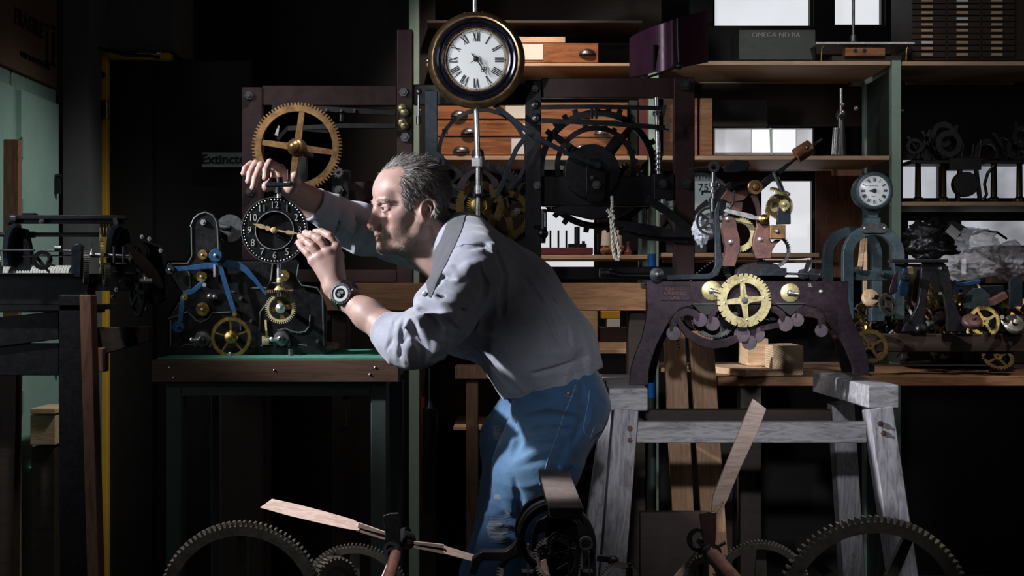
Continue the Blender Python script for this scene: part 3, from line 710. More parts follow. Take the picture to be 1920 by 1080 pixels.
def cuts(s):
    d1 = WN-EN; c1 = p3(722,617,-.284); s.plane(c1, d1, 0.002) if False else None
    # cuffs: open ends with the arm inside
    s.cap(p3(700,598,-.262), p3(730,622,-.29), 0.0385, 0.0385, k=0.003, sub=True)
    s.cap(p3(575,374,-.01), p3(602,390,.022), 0.0385, 0.0395, k=0.003, sub=True)
    s.cap(hp(-1,0,-2), p3(852,456,0), 0.058, 0.054, k=0.004, sub=True)          # neck opening
    s.cap(hp(1.5,0,-7), p3(826,498,0.0), 0.046, 0.046, k=0.006, sub=True)
    he(s, (0,0,4), (10.4,8.6,9.2), 0.3, True)
class Cut:                       # half-space limited to a sphere, so that it trims one sleeve only
    pass
def trim(s, o, n, R):
    o = A3(o); n = A3(n)/np.linalg.norm(n); c = o+n*R
    s.p.append((lambda p: np.sqrt(((p-c)**2).sum(1))-R, c, R, 0.003, True))
def finish(s):
    trim(s, p3(722,617,-.284), WN-EN, 0.10); trim(s, p3(590,385,.01), WF-EF, 0.10); cuts(s)
    s.plane(p3(1040,722,-.1), A3((0.32,0.0,-0.95)), 0.004)
    return s
sb = shirt_base(); v0, q0 = sb.mesh((-0.55,-0.45,0.85), (0.35,0.42,1.45), 0.007)
B0 = BVHTree.FromPolygons([tuple(x) for x in v0], [tuple(x) for x in q0])
def fold(s, pts, r, k, sub, depth, bvh=B0):
    """soft crease (sub) or ridge along a line, laid on the cloth"""
    pts = [(x0+(x1-x0)*i/n_, y0+(y1-y0)*i/n_) for (x0, y0), (x1, y1) in zip(pts[:-1], pts[1:]) for n_ in (max(1, int(math.hypot(x1-x0, y1-y0)/9)),) for i in range(n_)]+[pts[-1]]
    q = [proj(bvh, x, y, depth)[0] for x, y in pts]
    if any(a is None for a in q): return
    n = len(q)
    if n > 1: s.chain(q, [r*(0.25+0.75*min(1, 2.2*min(i, n-1-i)/max(1, n-1)+0.0)) for i in range(n)], k, sub=sub)
def ridge(s, pts, r=0.010, dep=-0.006, k=0.012, bvh=B0): fold(s, pts, r, k, False, dep, bvh)
def valley(s, pts, r=0.0055, dep=0.001, k=0.011, bvh=B0): fold(s, pts, r, k, True, dep, bvh)
sh = shirt_base()
for L_ in ([(752,598),(748,635),(744,668)], [(782,600),(784,640),(778,684)], [(806,590),(822,622),(815,668)], [(800,560),(838,578),(862,600)], [(824,600),(846,622),(850,645)],
           [(812,548),(850,560),(884,580)], [(826,520),(842,508),(866,515)], [(760,610),(768,650),(762,682)], [(886,470),(925,462),(945,480)], [(850,530),(880,500),(905,490)],
           [(1010,510),(1040,560),(1060,620)], [(905,650),(950,700),(985,735)],
           [(640,385),(650,410),(640,440)], [(672,395),(685,425),(672,455)], [(610,385),(622,410),(612,440)], [(700,425),(690,445),(700,462)], [(1030,660),(1060,662),(1095,650)]):
    ridge(sh, L_)
for L_ in ([(771,598),(776,620),(792,655),(794,684)], [(757,600),(758,630),(750,672)], [(787,581),(810,597),(832,632)], [(802,552),(841,563),(874,586)], [(818,540),(832,520),(852,524)],
           [(808,600),(826,640),(838,656)], [(738,606),(734,635),(726,655)], [(836,596),(856,612),(866,622)], [(900,500),(912,540),(905,580)], [(930,470),(950,520),(940,590)],
           [(985,520),(1025,580),(1045,640)], [(1035,560),(1065,620),(1070,660)],[(1000,700),(1045,690),(1100,668)],
           [(880,640),(925,690),(950,728)], [(628,388),(636,415),(626,440)], [(658,392),(668,420),(658,450)], [(690,405),(694,435),(684,460)], [(868,462),(885,463),(908,460),(920,474)]):
    valley(sh, L_)
finish(sh)
def sdisp(p):
    q = p*A3((9,9,9)); n1 = vnoise(q+vnoise(p*7)[:,None]*2.5); n2 = vnoise(p*A3((42,30,26))+7)
    arm = np.exp(-((p[:,0]-EN[0]-.04)**2+(p[:,2]-EN[2]-.03)**2)/0.12**2)*(p[:,1] < -.12)+0.8*np.exp(-((p[:,0]-EF[0]-.02)**2+(p[:,2]-EF[2])**2)/0.10**2)*(p[:,1] > -.02)
    t1 = p[:,0]*0.55-p[:,2]*0.83; t2 = p[:,0]*0.83+p[:,2]*0.55; tq = np.stack([t1*5, t2*20, p[:,1]*6], 1); w2 = np.abs(2*vnoise(tq+n1[:,None]*1.2+3)-1)
    torso = smooth(0.02, 0.10, p[:,0])*smooth(0.92, 1.0, p[:,2])
    w1 = np.abs(2*vnoise(p*A3((26,14,14))+n1[:,None]*1.5)-1)
    return -0.010*(n1-0.5)-0.003*(n2-0.5)+0.017*arm*(w1-0.45)+0.009*torso*(w2-0.45)
SV, SQ = sh.mesh((-0.60,-0.46,0.85), (0.36,0.43,1.46), 0.0026, disp=sdisp)
X = (SV[:,0])/(SV[:,1]+3.5)*F+960; Z = 540-(SV[:,2]-1.2)/(SV[:,1]+3.5)*F
def inpoly(x, y, poly):
    r = np.zeros(len(x), bool); n = len(poly)
    for i in range(n):
        (x0, y0), (x1, y1) = poly[i], poly[(i+1)%n]
        if y0 == y1: continue
        c = ((y0 > y) != (y1 > y)) & (x < (x1-x0)*(y-y0)/(y1-y0)+x0); r ^= c
    return r
# the charcoal neckband and button placket: worn panels of a darker cloth, cut from the shirt's own surface
plk = [(846,398),(858,394),(874,403),(867,430),(854,462),(837,496),(820,530),(809,562),(802,558),(799,530),(796,498),(806,484),(827,448),(840,413)]
near = SV[:,1] < 0.03
band = inpoly(X, Z, plk) & near
col = np.tile(A3((0.30,0.30,0.355)), (len(SV), 1))
fm = band[SQ].all(1)
speck('cuff_cloth', (0.22,0.22,0.26), (0.30,0.30,0.35), 0, 0.85, 60)
SHIRT = np_mesh('shirt', SV, SQ, 'shirt_cloth', PERSON, PLOC, col); SHIRT['label'] = 'pale grey long-sleeved shirt with pushed-up sleeves'
sn = np.zeros_like(SV); a, b2, c2, d2 = [SV[SQ[:,i]] for i in range(4)]; fn_ = np.cross(c2-a, d2-b2)
for i in range(4): np.add.at(sn, SQ[:,i], fn_)
sn /= np.linalg.norm(sn, axis=1)[:,None]+1e-12
us, inv = np.unique(SQ[fm], return_inverse=True)
bv = SV[us]+sn[us]*0.0016; bq = inv.reshape(-1,4)
ed = np.sort(np.concatenate([bq[:,[i,(i+1)%4]] for i in range(4)]), 1); ue, cn = np.unique(ed, axis=0, return_counts=True); be = ue[cn == 1]
for _ in range(14):
    ac = np.zeros_like(bv); ct = np.zeros(len(bv)); np.add.at(ac, be[:,0], bv[be[:,1]]); np.add.at(ac, be[:,1], bv[be[:,0]]); np.add.at(ct, be.ravel(), 1)
    m_ = ct > 0; bv[m_] = 0.5*bv[m_]+0.5*ac[m_]/ct[m_][:,None]
PB = np_mesh('neckband', bv, bq, 'shirt_cloth', SHIRT, PLOC, np.tile(A3((0.075,0.075,0.088)), (len(us),1)))
PB['label'] = 'charcoal neckband and button placket'
BS = BVHTree.FromPolygons([tuple(x) for x in SV], [tuple(x) for x in SQ])
def on(bvh, pts, lift=0.0008):
    out = []
    for (x0, y0), (x1, y1) in zip(pts[:-1], pts[1:]):
        n = max(2, int(math.hypot(x1-x0, y1-y0)/5))
        for i in range(n):
            q = proj(bvh, x0+(x1-x0)*i/n, y0+(y1-y0)*i/n, lift)[0]
            if q is not None and (not out or np.linalg.norm(q-out[-1]) < 0.04): out.append(q)
    return out
for L_ in ([(856,463),(870,458),(890,458),(906,456),(922,470),(930,490)], [(1040,708),(1070,700),(1118,682)], [(960,742),(1000,730),(1040,716)]):
    q = on(BS, L_, 0.0004)
    if len(q) > 1: st_ = MB(); st_.tube(q, 0.0007, 6); build('seam', st_, 'cuff_cloth', SHIRT, PLOC)
flat('thread', (0.20,0.20,0.23), 0, 0.8)
q, n = proj(BS, 797, 552, 0.002)
if q is not None:
    bt = MB(); bt.lathe([(0.0058,0),(0.0062,0.0018),(0.0045,0.0024),(0.0001,0.002)], q, (-0.4,-0.9,0.1), 16); build('button', bt, 'dark_steel', SHIRT, PLOC)
for c_, ax_, rr_ in ((p3(722,617,-.284), WN-EN, 0.0408), (p3(590,385,.01), WF-EF, 0.0405)):
    cb = MB(); R_ = rot_to(ax_); cb.lathe([(rr_-.0016,-.012),(rr_+.0012,-.012),(rr_+.0016,-.004),(rr_+.0018,.002),(rr_,.004),(rr_-.0022,.002),(rr_-.0016,-.012)], c_, ax_, 48)
    build('cuff', cb, 'cuff_cloth', SHIRT, PLOC)
# ---------------------------------------------------------------- jeans
def jeans_base():
    j = SDF()
    j.chain([p3(1038,705,0), p3(1048,768,0)], [0.100,0.110], k=0.03, u=(0,1,0), f=1.38)
    j.chain([p3(1046,762,-.085), p3(1003,880,-.12), p3(953,1000,-.125), KN, AN+A3((0,0,0.02))], [0.112,0.094,0.071,0.070,0.062], k=0.04)
    j.chain([p3(1030,765,.085), p3(985,825,.09), KF, AF+A3((0,0,0.02))], [0.118,0.102,0.075,0.062], k=0.04)
    j.cap(p3(1072,762,-.06), p3(1052,808,-.07), 0.077, 0.074, k=0.04)
    j.cap(p3(972,800,0.03), p3(985,790,.04), 0.045, 0.06, k=0.04)
    return j
jb = jeans_base(); v0, q0 = jb.mesh((-0.35,-0.35,0.0), (0.36,0.42,1.1), 0.008)
BJ0 = BVHTree.FromPolygons([tuple(x) for x in v0], [tuple(x) for x in q0])
jn = jeans_base()
for L_ in ([(955,782),(966,800),(975,830)], [(1000,772),(1040,768),(1080,775)], [(985,800),(1030,792),(1070,790)], [(960,870),(1000,850),(1030,845)], [(1070,830),(1060,870),(1040,900)], [(925,990),(945,985),(965,992)], [(930,1010),(950,1006),(965,1012)],
           [(945,920),(960,960),(950,985)]):
    ridge(jn, L_, 0.010, -0.006, 0.014, BJ0)
for L_ in ([(948,775),(962,800),(975,822),(962,850)], [(985,785),(1030,780),(1085,788)], [(975,845),(1005,835),(1040,832)], [(990,815),(1030,806),(1060,808)], [(1090,720),(1100,780),(1075,830)], [(920,975),(945,970),(970,980)], [(922,1000),(945,996),(968,1003)],
           [(965,900),(975,940),(968,980)]):
    valley(jn, L_, 0.006, 0.001, 0.014, BJ0)
jn.plane(p3(1035,700,0), A3((-0.32,0,0.95)), 0.004)
for a_ in (AN, AF): jn.plane(a_+A3((0,0,-0.02)), (0,0,-1), 0.002) if a_ is AN else None
def jdisp(p):
    n1 = vnoise(p*A3((10,10,12))+3); w1 = np.abs(2*vnoise(p*A3((9,9,30))+n1[:,None]*2)-1)
    return -0.010*(n1-0.5)+0.005*(w1-0.4)
JV, JQ = jn.mesh((-0.36,-0.36,0.0), (0.36,0.42,1.06), 0.0034, disp=jdisp)
JX = JV[:,0]/(JV[:,1]+3.5)*F+960; JZ = 540-(JV[:,2]-1.2)/(JV[:,1]+3.5)*F
fade = np.exp(-(((JV[:,0]-p3(985,860,-.15)[0])/0.06)**2+((JV[:,2]-p3(985,860,-.15)[2])/0.12)**2))*(JV[:,1] < -.05)
fade = np.maximum(fade, 0.8*np.exp(-(((JV[:,0]-p3(950,800,0)[0])/0.04)**2+((JV[:,2]-p3(950,800,0)[2])/0.05)**2)))
nz = vnoise(JV*30); jc = A3((0.028,0.085,0.19))*(1-fade[:,None]*(0.5+0.5*nz[:,None]))+A3((0.13,0.25,0.39))*(fade[:,None]*(0.5+0.5*nz[:,None]))
def tear(c, r):
    global jc
    d = np.sqrt(((JV[:,0]-c[0])/r[0])**2+((JV[:,2]-c[2])/r[1])**2); m = smooth(1.05,0.85,d+0.4*(vnoise(JV*A3((40,40,260)))-0.5))[:,None]*(JV[:,1] < c[1]+0.12)[:,None]
    jc = jc*(1-m)+A3((0.20,0.23,0.29))*m
tear(p3(932,988,-.15), (0.024,0.022)); tear(p3(932,812,-.02), (0.012,0.018)); tear(p3(933,928,-.15), (0.008,0.006))
JEANS = np_mesh('jeans', JV, JQ, 'denim', PERSON, PLOC, jc); JEANS['label'] = 'faded blue jeans torn at the knee'
BJ = BVHTree.FromPolygons([tuple(x) for x in JV], [tuple(x) for x in JQ])
flat('denim_thread', (0.16,0.22,0.32), 0, 0.8); flat('cotton_fray', (0.15,0.17,0.21), 0, 0.9)
sm = MB()
for L_ in ([(1079,722),(1072,745),(1058,775),(1050,800),(1038,835),(1028,860),(1022,880),(1010,915)], [(1105,732),(1103,755),(1094,800),(1096,812),(1106,822),(1116,795)], [(1058,742),(1072,744),(1078,726)], [(965,778),(970,800),(974,815)]):
    q = on(BJ, L_, 0.0006)
    if len(q) > 1: sm = MB(); sm.tube(q, 0.0012, 6); build('seam', sm, 'denim_thread', JEANS, PLOC)
fr = MB()
for i in range(26):
    y = 968+i*1.9; q = on(BJ, [(916+RNG.random()*6, y+RNG.normal(0,1.5)), (940, y+2+RNG.normal(0,1.5)), (955+RNG.random()*9, y+RNG.normal(0,2.5))], 0.0006)
    if len(q) > 1: fr.tube(q, 0.0006, 4)
for i in range(12):
    x, y = 928+RNG.random()*12, 800+RNG.random()*20; q = on(BJ, [(x, y), (x+6, y+RNG.normal(0,3)), (x+12, y+RNG.normal(0,5))], 0.001)
    if len(q) > 1: fr.tube(q, 0.0007, 4)
o = build('frayed_threads', fr, 'cotton_fray', JEANS, PLOC); o['kind'] = 'stuff'
q, n = proj(BJ, 1066, 738, 0.001)
if q is not None:
    bt = MB(); bt.lathe([(0.004,0),(0.0038,0.001),(0.0001,0.0018)], q, (0.2,-1,0.1), 12); build('rivet', bt, 'copper_weight', JEANS, PLOC)
for a_ in (AN, AF):
    s = SDF(); leg_foot(s, a_); s.cap(a_+A3((0.02,0,-0.04)), a_+A3((-0.18,-0.02,-0.075)), 0.048, 0.036, k=0.01, u=(0,1,0), f=1.12)
    s.plane((0,0,0.004), (0,0,-1)); vv, qq = s.mesh(a_-A3((0.30,0.12,0.16)), a_+A3((0.12,0.12,0.06)), 0.006); np_mesh('shoe', vv, qq, 'gloss_black', PERSON, PLOC)
# tangle of cord at the back of the belt
tg = MB()
for k in range(14):
    a0 = P(1126+RNG.random()*10, 708+RNG.random()*12, -.03+RNG.random()*.02); pts = [a0]
    for i in range(7): pts.append(pts[-1]+Vector((RNG.normal(0,0.006), RNG.normal(0,0.004), -0.010+RNG.normal(0,0.006))))
    tg.tube(pts, 0.0014, 5)
build('fringed_cord', tg, 'black_iron', PERSON, PLOC)
# ---------------------------------------------------------------- wrist watch
wc, wn = proj(BT, 640, 551, 0.0); wc = Vector(wc); wn = Vector((-0.18,-0.97,0.12)).normalized(); wc = wc+wn*0.003
WT = Thing('wristwatch', 'round steel skeleton watch on a black strap on the man\'s left wrist', 'watch', wc)
ax = Vector(WN-EN).normalized(); cen = wc-wn*0.0285
e1 = (wn-ax*wn.dot(ax)).normalized(); e2 = ax.cross(e1)
sp = MB(); sp.strip([cen+e1*0.0315*math.cos(t)+e2*0.0318*math.sin(t) for t in [2*PI*i/36 for i in range(37)]], 0.019, 0.003, up=(0,0,1)) if False else None
vs, n_ = [], 40
for i in range(n_):
    t = 2*PI*i/n_
    for r_, h_ in ((0.0300,-.010),(0.0335,-.010),(0.0335,.010),(0.0300,.010)): vs.append(cen+(e1*math.cos(t)+e2*math.sin(t)*1.06)*r_+ax*h_)
sp.add(vs, [(i*4+k, i*4+(k+1)%4, ((i+1)%n_)*4+(k+1)%4, ((i+1)%n_)*4+k) for i in range(n_) for k in range(4)])
WT.part('strap', sp, 'black_iron')
b = MB(); b.lathe([(0.021,-.004),(0.0245,-.002),(0.0245,0.005),(0.0225,0.008),(0.019,0.0085),(0.019,0.0055)], wc, wn, 40, caps=False); WT.part('case', b, 'dark_steel')
b = MB(); b.ring(wc+wn*0.0055, 0.0120, 0.0188, 0.0012, wn, 40); WT.part('chapter_ring', b, 'relief_silver')
b = MB(); b.lathe([(0.0125,0.004),(0.0124,0.0058),(0.0001,0.0058)], wc, wn, 30); WT.part('dial', b, 'gloss_black')
b = MB(); R_ = rot_to(wn)
for k in range(9):
    a_ = RNG.random()*6; rr = 0.002+0.004*RNG.random(); b.gear(wc+wn*(0.0060+k*0.0002)+R_@Vector((rr*math.cos(a_), rr*math.sin(a_), 0)), 0.0022+0.002*RNG.random(), 9, 0.0006, 0.3, 0.2, wn, a_)
WT.part('movement', b, 'steel')
b = MB()
for k in range(24): t = 2*PI*k/24; b.cyl(wc+R_@Vector((0.0236*math.cos(t), 0.0236*math.sin(t), 0.0065)), wc+R_@Vector((0.0236*math.cos(t), 0.0236*math.sin(t), 0.0082)), 0.0012, n=6)
WT.part('bezel_studs', b, 'steel')
b = MB(); cdir = R_@Vector((1,0.3,0)); b.cyl(wc+wn*0.002+cdir*0.024, wc+wn*0.002+cdir*0.029, 0.003, n=12); WT.part('crown', b, 'steel')
# ================================================================ THE ROOM
def bx(mb, x0, y0, x1, y1, Y, t):
    a, b = P(x0, y1, Y), P(x1, y0, Y); return mb.box(((a.x+b.x)/2, Y+t/2, (a.z+b.z)/2), (abs(b.x-a.x), t, abs(b.z-a.z)))
def disc(mb, x, y, Y0, Y1, r, n=24): c = P(x, y, Y0); return mb.cyl(c, (c.x, Y1, c.z), r, n=n)
def W(x, y, z): return Vector((x, y, z))
m = MB(); m.box((0,0,-0.03), (7.4,9.4,0.06)); struct('floor', m, 'floor_concrete')
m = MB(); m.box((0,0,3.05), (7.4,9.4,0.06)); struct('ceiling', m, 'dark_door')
BY = 2.45        # back wall
# back wall with real window openings
wins = [(1336,-60,1526,52), (1562,-60,1660,50), (1000,330,1120,525), (1424,333,1530,525), (1690,288,1768,376), (1772,288,1936,376), (1700,408,1770,500), (1800,408,1936,520)]
rects = []
for a, b, c, d in wins:
    p, q = P(a, d, BY), P(c, b, BY); rects.append((p.x, p.z, q.x, q.z))
xs = sorted({-3.7, 3.7, *[r[0] for r in rects], *[r[2] for r in rects]}); zs = sorted({0, 3.02, *[min(3.0,max(0,v)) for r in rects for v in (r[1], r[3])]})
m = MB()
for i in range(len(xs)-1):
    for j in range(len(zs)-1):
        cx, cz = (xs[i]+xs[i+1])/2, (zs[j]+zs[j+1])/2
        if any(r[0] < cx < r[2] and r[1] < cz < r[3] for r in rects): continue
        m.box((cx, BY+0.06, cz), (xs[i+1]-xs[i], 0.12, zs[j+1]-zs[j]))
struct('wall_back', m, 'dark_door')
for i, (x0, z0, x1, z1) in enumerate(rects):
    z1 = min(z1, 3.0); fr = MB(); t = 0.012
    for c, d in (((x0+t/2, BY+.05, (z0+z1)/2), (t,.06,z1-z0)), ((x1-t/2, BY+.05, (z0+z1)/2), (t,.06,z1-z0)), (((x0+x1)/2, BY+.05, z0+t/2), (x1-x0-2*t,.06,t)), (((x0+x1)/2, BY+.05, z1-t/2), (x1-x0-2*t,.06,t))): fr.box(c, d)
    f_ = struct('window_%d' % (i+1), fr, 'dark_wood')
    pn = MB(); pn.box(((x0+x1)/2, BY+.06, (z0+z1)/2), (x1-x0-2*t, 0.006, z1-z0-2*t)); build('pane', pn, 'window_light' if i < 4 else 'window_grey', f_)
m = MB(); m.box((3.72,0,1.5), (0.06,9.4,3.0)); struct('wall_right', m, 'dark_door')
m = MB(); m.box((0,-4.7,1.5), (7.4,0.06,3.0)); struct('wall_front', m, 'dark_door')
# left: receding wall with lockers, then the pier with the door opening
LW = P(118, 0, 1.0).x
m = MB(); m.box((-2.85,-1.6,1.5), (0.06,6.2,3.0)); struct('wall_left', m, 'grey_wall')
a, b = P(118,0,1.05), P(166,0,1.05)
m = MB(); m.box(((a.x+b.x)/2, 1.25, 1.5), (b.x-a.x, 0.4, 3.0)); struct('wall_pier', m, 'grey_wall')
a, b = P(178,0,1.2), P(318,92,1.2)
m = MB(); m.box(((a.x+b.x)/2, 1.4, (b.z+3.0)/2), (b.x-a.x, 0.3, 3.0-b.z)); struct('wall_lintel', m, 'grey_wall')
m = MB(); m.box(((b.x+P(800,0,1.2).x)/2, 1.75, 1.5), (P(800,0,1.2).x-b.x, 0.06, 3.0)); struct('wall_partition', m, 'dark_door')
m = MB(); bx(m, 180, 98, 201, 1240, 1.2, 0.05); bx(m, 201, 98, 318, 110, 1.2, 0.05); struct('trim_1', m, 'yellow_paint', 0.003)
dr = MB(); bx(dr, 203, 112, 286, 1240, 1.23, 0.04); bx(dr, 286, 112, 470, 1240, 1.25, 0.04); d_ = struct('door_1', dr, 'dark_door', 0.003)
hg = MB(); bx(hg, 196, 187, 201, 223, 1.19, 0.02); hg.cyl(P(199,187,1.18), P(199,223,1.18), 0.008); build('hinge', hg, 'dark_steel', d_)
hg = MB(); disc(hg, 190, 140, 1.19, 1.2, 0.012); build('closer_plate', hg, 'dark_steel', d_)
# cables over the door with a bright plug
m = MB(); m.tube([P(183,90,1.17), P(215,95,1.16), P(235,101,1.15), P(262,95,1.16), P(290,98,1.15), P(300,99,1.15)], 0.006, 8); m.tube([P(210,97,1.16), P(240,104,1.15), P(275,104,1.16), P(300,108,1.17)], 0.005, 8)
t = Thing('door_cable', 'black cables draped over the yellow door frame with a bright connector end', 'cable', P(240,100,1.15)); t.part('cable', m, 'gloss_black')
m = MB(); m.cyl(P(294,99,1.15), P(304,98.5,1.15), 0.007, n=12); t.part('connector', m, 'steel')
# sign
t = Thing('wall_sign', 'dim grey sign lettered Extincteur on the dark door', 'sign', P(420,299,1.2)); m = MB(); bx(m, 379, 286, 470, 313, 1.2, 0.008); t.part('board', m, 'grey_card')
t.part('lettering', text_mb('Extincteur', 0.044, 0.002, face_cam(P(430,299,1.198)), weight=0.0008), 'ink')
# lockers, seen obliquely along the left side
def lx(y0, y1, Y0, Y1, x): return x
def locker(Yf, Yb, xw, name, label):
    t = Thing(name, label, 'locker', (xw, (Yf+Yb)/2, 0)); z1 = 1.83
    m = MB(); m.box((xw-0.25, (Yf+Yb)/2, z1/2), (0.46, Yb-Yf-0.006, z1)); t.part('body', m, 'green_paint', bevel=0.004)
    n = 1; L = Yb-Yf
    for (za, zb) in ((0.10,0.66), (0.69,1.23), (1.26,1.78)):
        m = MB(); m.box((xw-0.012, (Yf+Yb)/2, (za+zb)/2), (0.022, L-0.06, zb-za)); d = t.part('door', m, 'sage_metal', bevel=0.003)
        m = MB(); m.box((xw+0.008, Yb-0.07, (za+zb)/2), (0.016, 0.016, 0.05)); m.cyl((xw,Yb-0.07,(za+zb)/2+.03), (xw+.02,Yb-0.07,(za+zb)/2+.03), 0.006); t.part('handle', m, 'black_iron', d)
        for dz in (0.09, -0.09): m = MB(); m.cyl((xw+.002, Yf+0.028, (za+zb)/2+dz-.03), (xw+.002, Yf+0.028, (za+zb)/2+dz+.03), 0.006); t.part('hinge', m, 'green_paint', d)
xw = P(117,0,1.02).x
locker(0.62, 1.02, xw, 'locker', 'far pale green steel locker beside the grey pier')
locker(0.18, 0.61, xw, 'locker', 'near pale green steel locker at the left edge of the picture')
# crate of white pipe and timber below the lockers at lower left, seen between the stand's legs
t = Thing('wooden_crate', 'small wooden crate on the floor in front of the lockers', 'crate', P(82,900,0.6))
m = MB(); bx(m, 56, 778, 104, 835, 0.55, 0.16); t.part('crate_side', m, 'pine', bevel=0.003)
m = MB(); bx(m, 56, 766, 104, 777, 0.54, 0.17); t.part('top_rail', m, 'pine', bevel=0.003)
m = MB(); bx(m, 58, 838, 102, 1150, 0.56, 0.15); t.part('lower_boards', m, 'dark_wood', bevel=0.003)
# cardboard case on the lockers
t = Thing('cardboard_case', 'tall brown case stencilled FRAGILE on top of the lockers', 'box', (xw-.25,.75,1.83))
m = MB(); m.box((xw-.16, .72, 2.22), (0.30, 0.56, 0.78)); t.part('case', m, 'brown_card', bevel=0.004)
Mx = Matrix.Translation((xw-0.0085, 0.735, 1.985)) @ Matrix.Rotation(PI/2, 4, 'Z') @ Matrix.Rotation(PI/2, 4, 'X')
Mx0 = Matrix.Translation((xw-0.0085, 0.74, 2.30)) @ Matrix.Rotation(PI/2, 4, 'Z') @ Matrix.Rotation(PI/2, 4, 'X')
t.part('stencil', text_mb('FRAGILE', 0.068, 0.003, Mx, weight=0.001), 'ink')
m = MB()
for k, (yy, zz) in enumerate(((0.895,1.965),(0.955,1.97))):
    m.box((xw-.0085, yy, zz-.02), (0.003,0.012,0.10)); m.box((xw-.0085, yy, zz+.045), (0.003,0.034,0.012)); m.box((xw-.0085, yy, zz-.07), (0.003,0.05,0.010))
t.part('arrow_marks', m, 'ink')
t.part('small_stencil', text_mb('MADE IN NETHERLANDS', 0.024, 0.003, Matrix.Translation((xw-0.0085, 0.79, 1.885)) @ Matrix.Rotation(PI/2, 4, 'Z') @ Matrix.Rotation(PI/2, 4, 'X')), 'ink')
# plank leaning at left edge
m = MB(); m.bar(P(24,262,0.42), P(22,1140,0.40), 0.042, 0.03); single('leaning_plank', m, 'red_wood', 'upright reddish plank leaning at the left edge before the lockers', 'plank', bevel=0.002)
# ---------------------------------------------------------------- shelving along the back
SY = 1.62
shelf = Thing('shelving_rack', 'tall rack of pine boards on sage green steel posts along the back', 'shelving', (0.6, SY+.2, 0))
for px in (776, 1226, 1681, 2135):
    m = MB(); a = P(px, 0, SY); wd = 0.034 if px == 1681 else 0.036
    m.box((a.x, SY+0.02, 1.5 if px == 776 else 1.01), (wd, 0.04, 3.0 if px == 776 else 2.02)); m.box((a.x, SY+0.42, 1.01), (wd, 0.04, 2.02)); p_ = shelf.part('post', m, 'sage_metal', bevel=0.002)
    for y in (207, 385):
        for dx in (-13, 13): mm = MB(); mm.cyl(P(px+dx, y, SY+.01), P(px+dx*0.6, y, SY+.01), 0.0035, n=8); shelf.part('bolt', mm, 'steel', p_)
def board(x0, x1, y, th=8, Y=None, dep=0.42, mat='shelf_pine'):
    Y = SY-0.005 if Y is None else Y
    a, b = P(x0, y, Y), P(x1, y+th, Y); m = MB(); m.box(((a.x+b.x)/2, Y+dep/2, (a.z+b.z)/2), (b.x-a.x, dep, a.z-b.z)); return shelf.part('board', m, mat, bevel=0.0015)
board(1243, 1670, 114); board(1692, 2125, 115); board(1243, 1668, 292); board(800, 1214, 292); board(1692, 2125, 378); board(1000, 1214, 478); board(1240, 1536, 474); board(800, 1214, 118, 6)
board(800, 1205, 38, 5, None, .42, 'dark_wood'); board(800, 1200, 655, 8); board(850, 1214, 800, 7); board(1240, 1670, 690, 8)
for x0, x1, y in ((1243,1590,150), (1700,1900,152), (1243,1560,314), (1243,1560,487)):       # batten at the back of each board
    m = MB(); bx(m, x0, y, x1, y+6, SY+.44, 0.02); shelf.part('batten', m, 'shelf_pine')
for px in (1226, 1681):     # cheek panels between the bays
    m = MB(); a = P(px, 0, SY); m.box((a.x-0.001, SY+0.23, 1.0), (0.012, 0.34, 1.98)); shelf.part('cheek_panel', m, 'green_steel')
# back boards closing parts of the rack
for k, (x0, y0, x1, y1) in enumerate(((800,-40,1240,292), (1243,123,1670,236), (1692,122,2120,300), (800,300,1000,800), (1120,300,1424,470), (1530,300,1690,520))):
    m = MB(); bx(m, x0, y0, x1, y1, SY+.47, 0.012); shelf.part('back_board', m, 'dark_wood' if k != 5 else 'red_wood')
# blue and mint marking pole
t = Thing('painted_pole', 'upright pole painted mint above and bright blue below, behind the big frame', 'pole', P(1223,1100,1.0))
for y0, y1, mt, nm_ in ((330,476,'mint_paint','mint_section'), (476,745,'blue_paint','blue_section'), (745,1120,'green_steel','lower_section')):  # lower section dark green, which also puts the dim light into its colour
    m = MB(); m.cyl(P(1223,y0,1.0), P(1223+0.0*(y1-y0),y1,1.0), 0.0125, n=16); t.part(nm_, m, mt)
# drawers with cup pulls
def cup(m, x, y, Y, w=0.062, h=0.023):
    c = P(x, y, Y); n = 14; vs = []; fs = []
    for i in range(n+1):
        a = PI*i/n
        for j in range(6):
            b = PI/2*j/5; vs.append((c.x+w/2*math.cos(a)*math.sin(b*0.999+0.001), c.y-0.020*math.cos(b)-0.001, c.z-h/2+h*math.sin(a)*math.sin(b)))
    for i in range(n):
        for j in range(5): fs.append((i*6+j, i*6+j+1, (i+1)*6+j+1, (i+1)*6+j))
    m.add(vs, fs); m.ring((c.x, c.y, c.z-h/2), w/2-0.001, w/2+0.004, 0.0015, n=28) if False else None; return m
cab = Thing('drawer_cabinet', 'orange wooden parts cabinet with brass cup pulls on the shelf behind the hanging clock', 'cabinet', P(1000,292,SY))
m = MB(); bx(m, 818, 192, 1178, 291, SY+.02, 0.34); cab.part('case', m, 'orange_wood', bevel=0.002)
dl = [(820,195,996,223,(861,212)), (1000,198,1176,226,(1090,215)), (820,226,996,255,(880,245)), (1000,229,1176,257,(1130,246)), (820,258,1000,290,(865,279)), (1004,260,1176,290,(1092,276))]
for x0, y0, x1, y1, (hx, hy) in dl:
    m = MB(); bx(m, x0, y0, x1, y1, SY+.005, 0.02); d = cab.part('drawer', m, 'drawer_wood', bevel=0.0015)
    m = MB(); cup(m, hx, hy, SY+.005); cab.part('cup_pull', m, 'dark_steel', d)
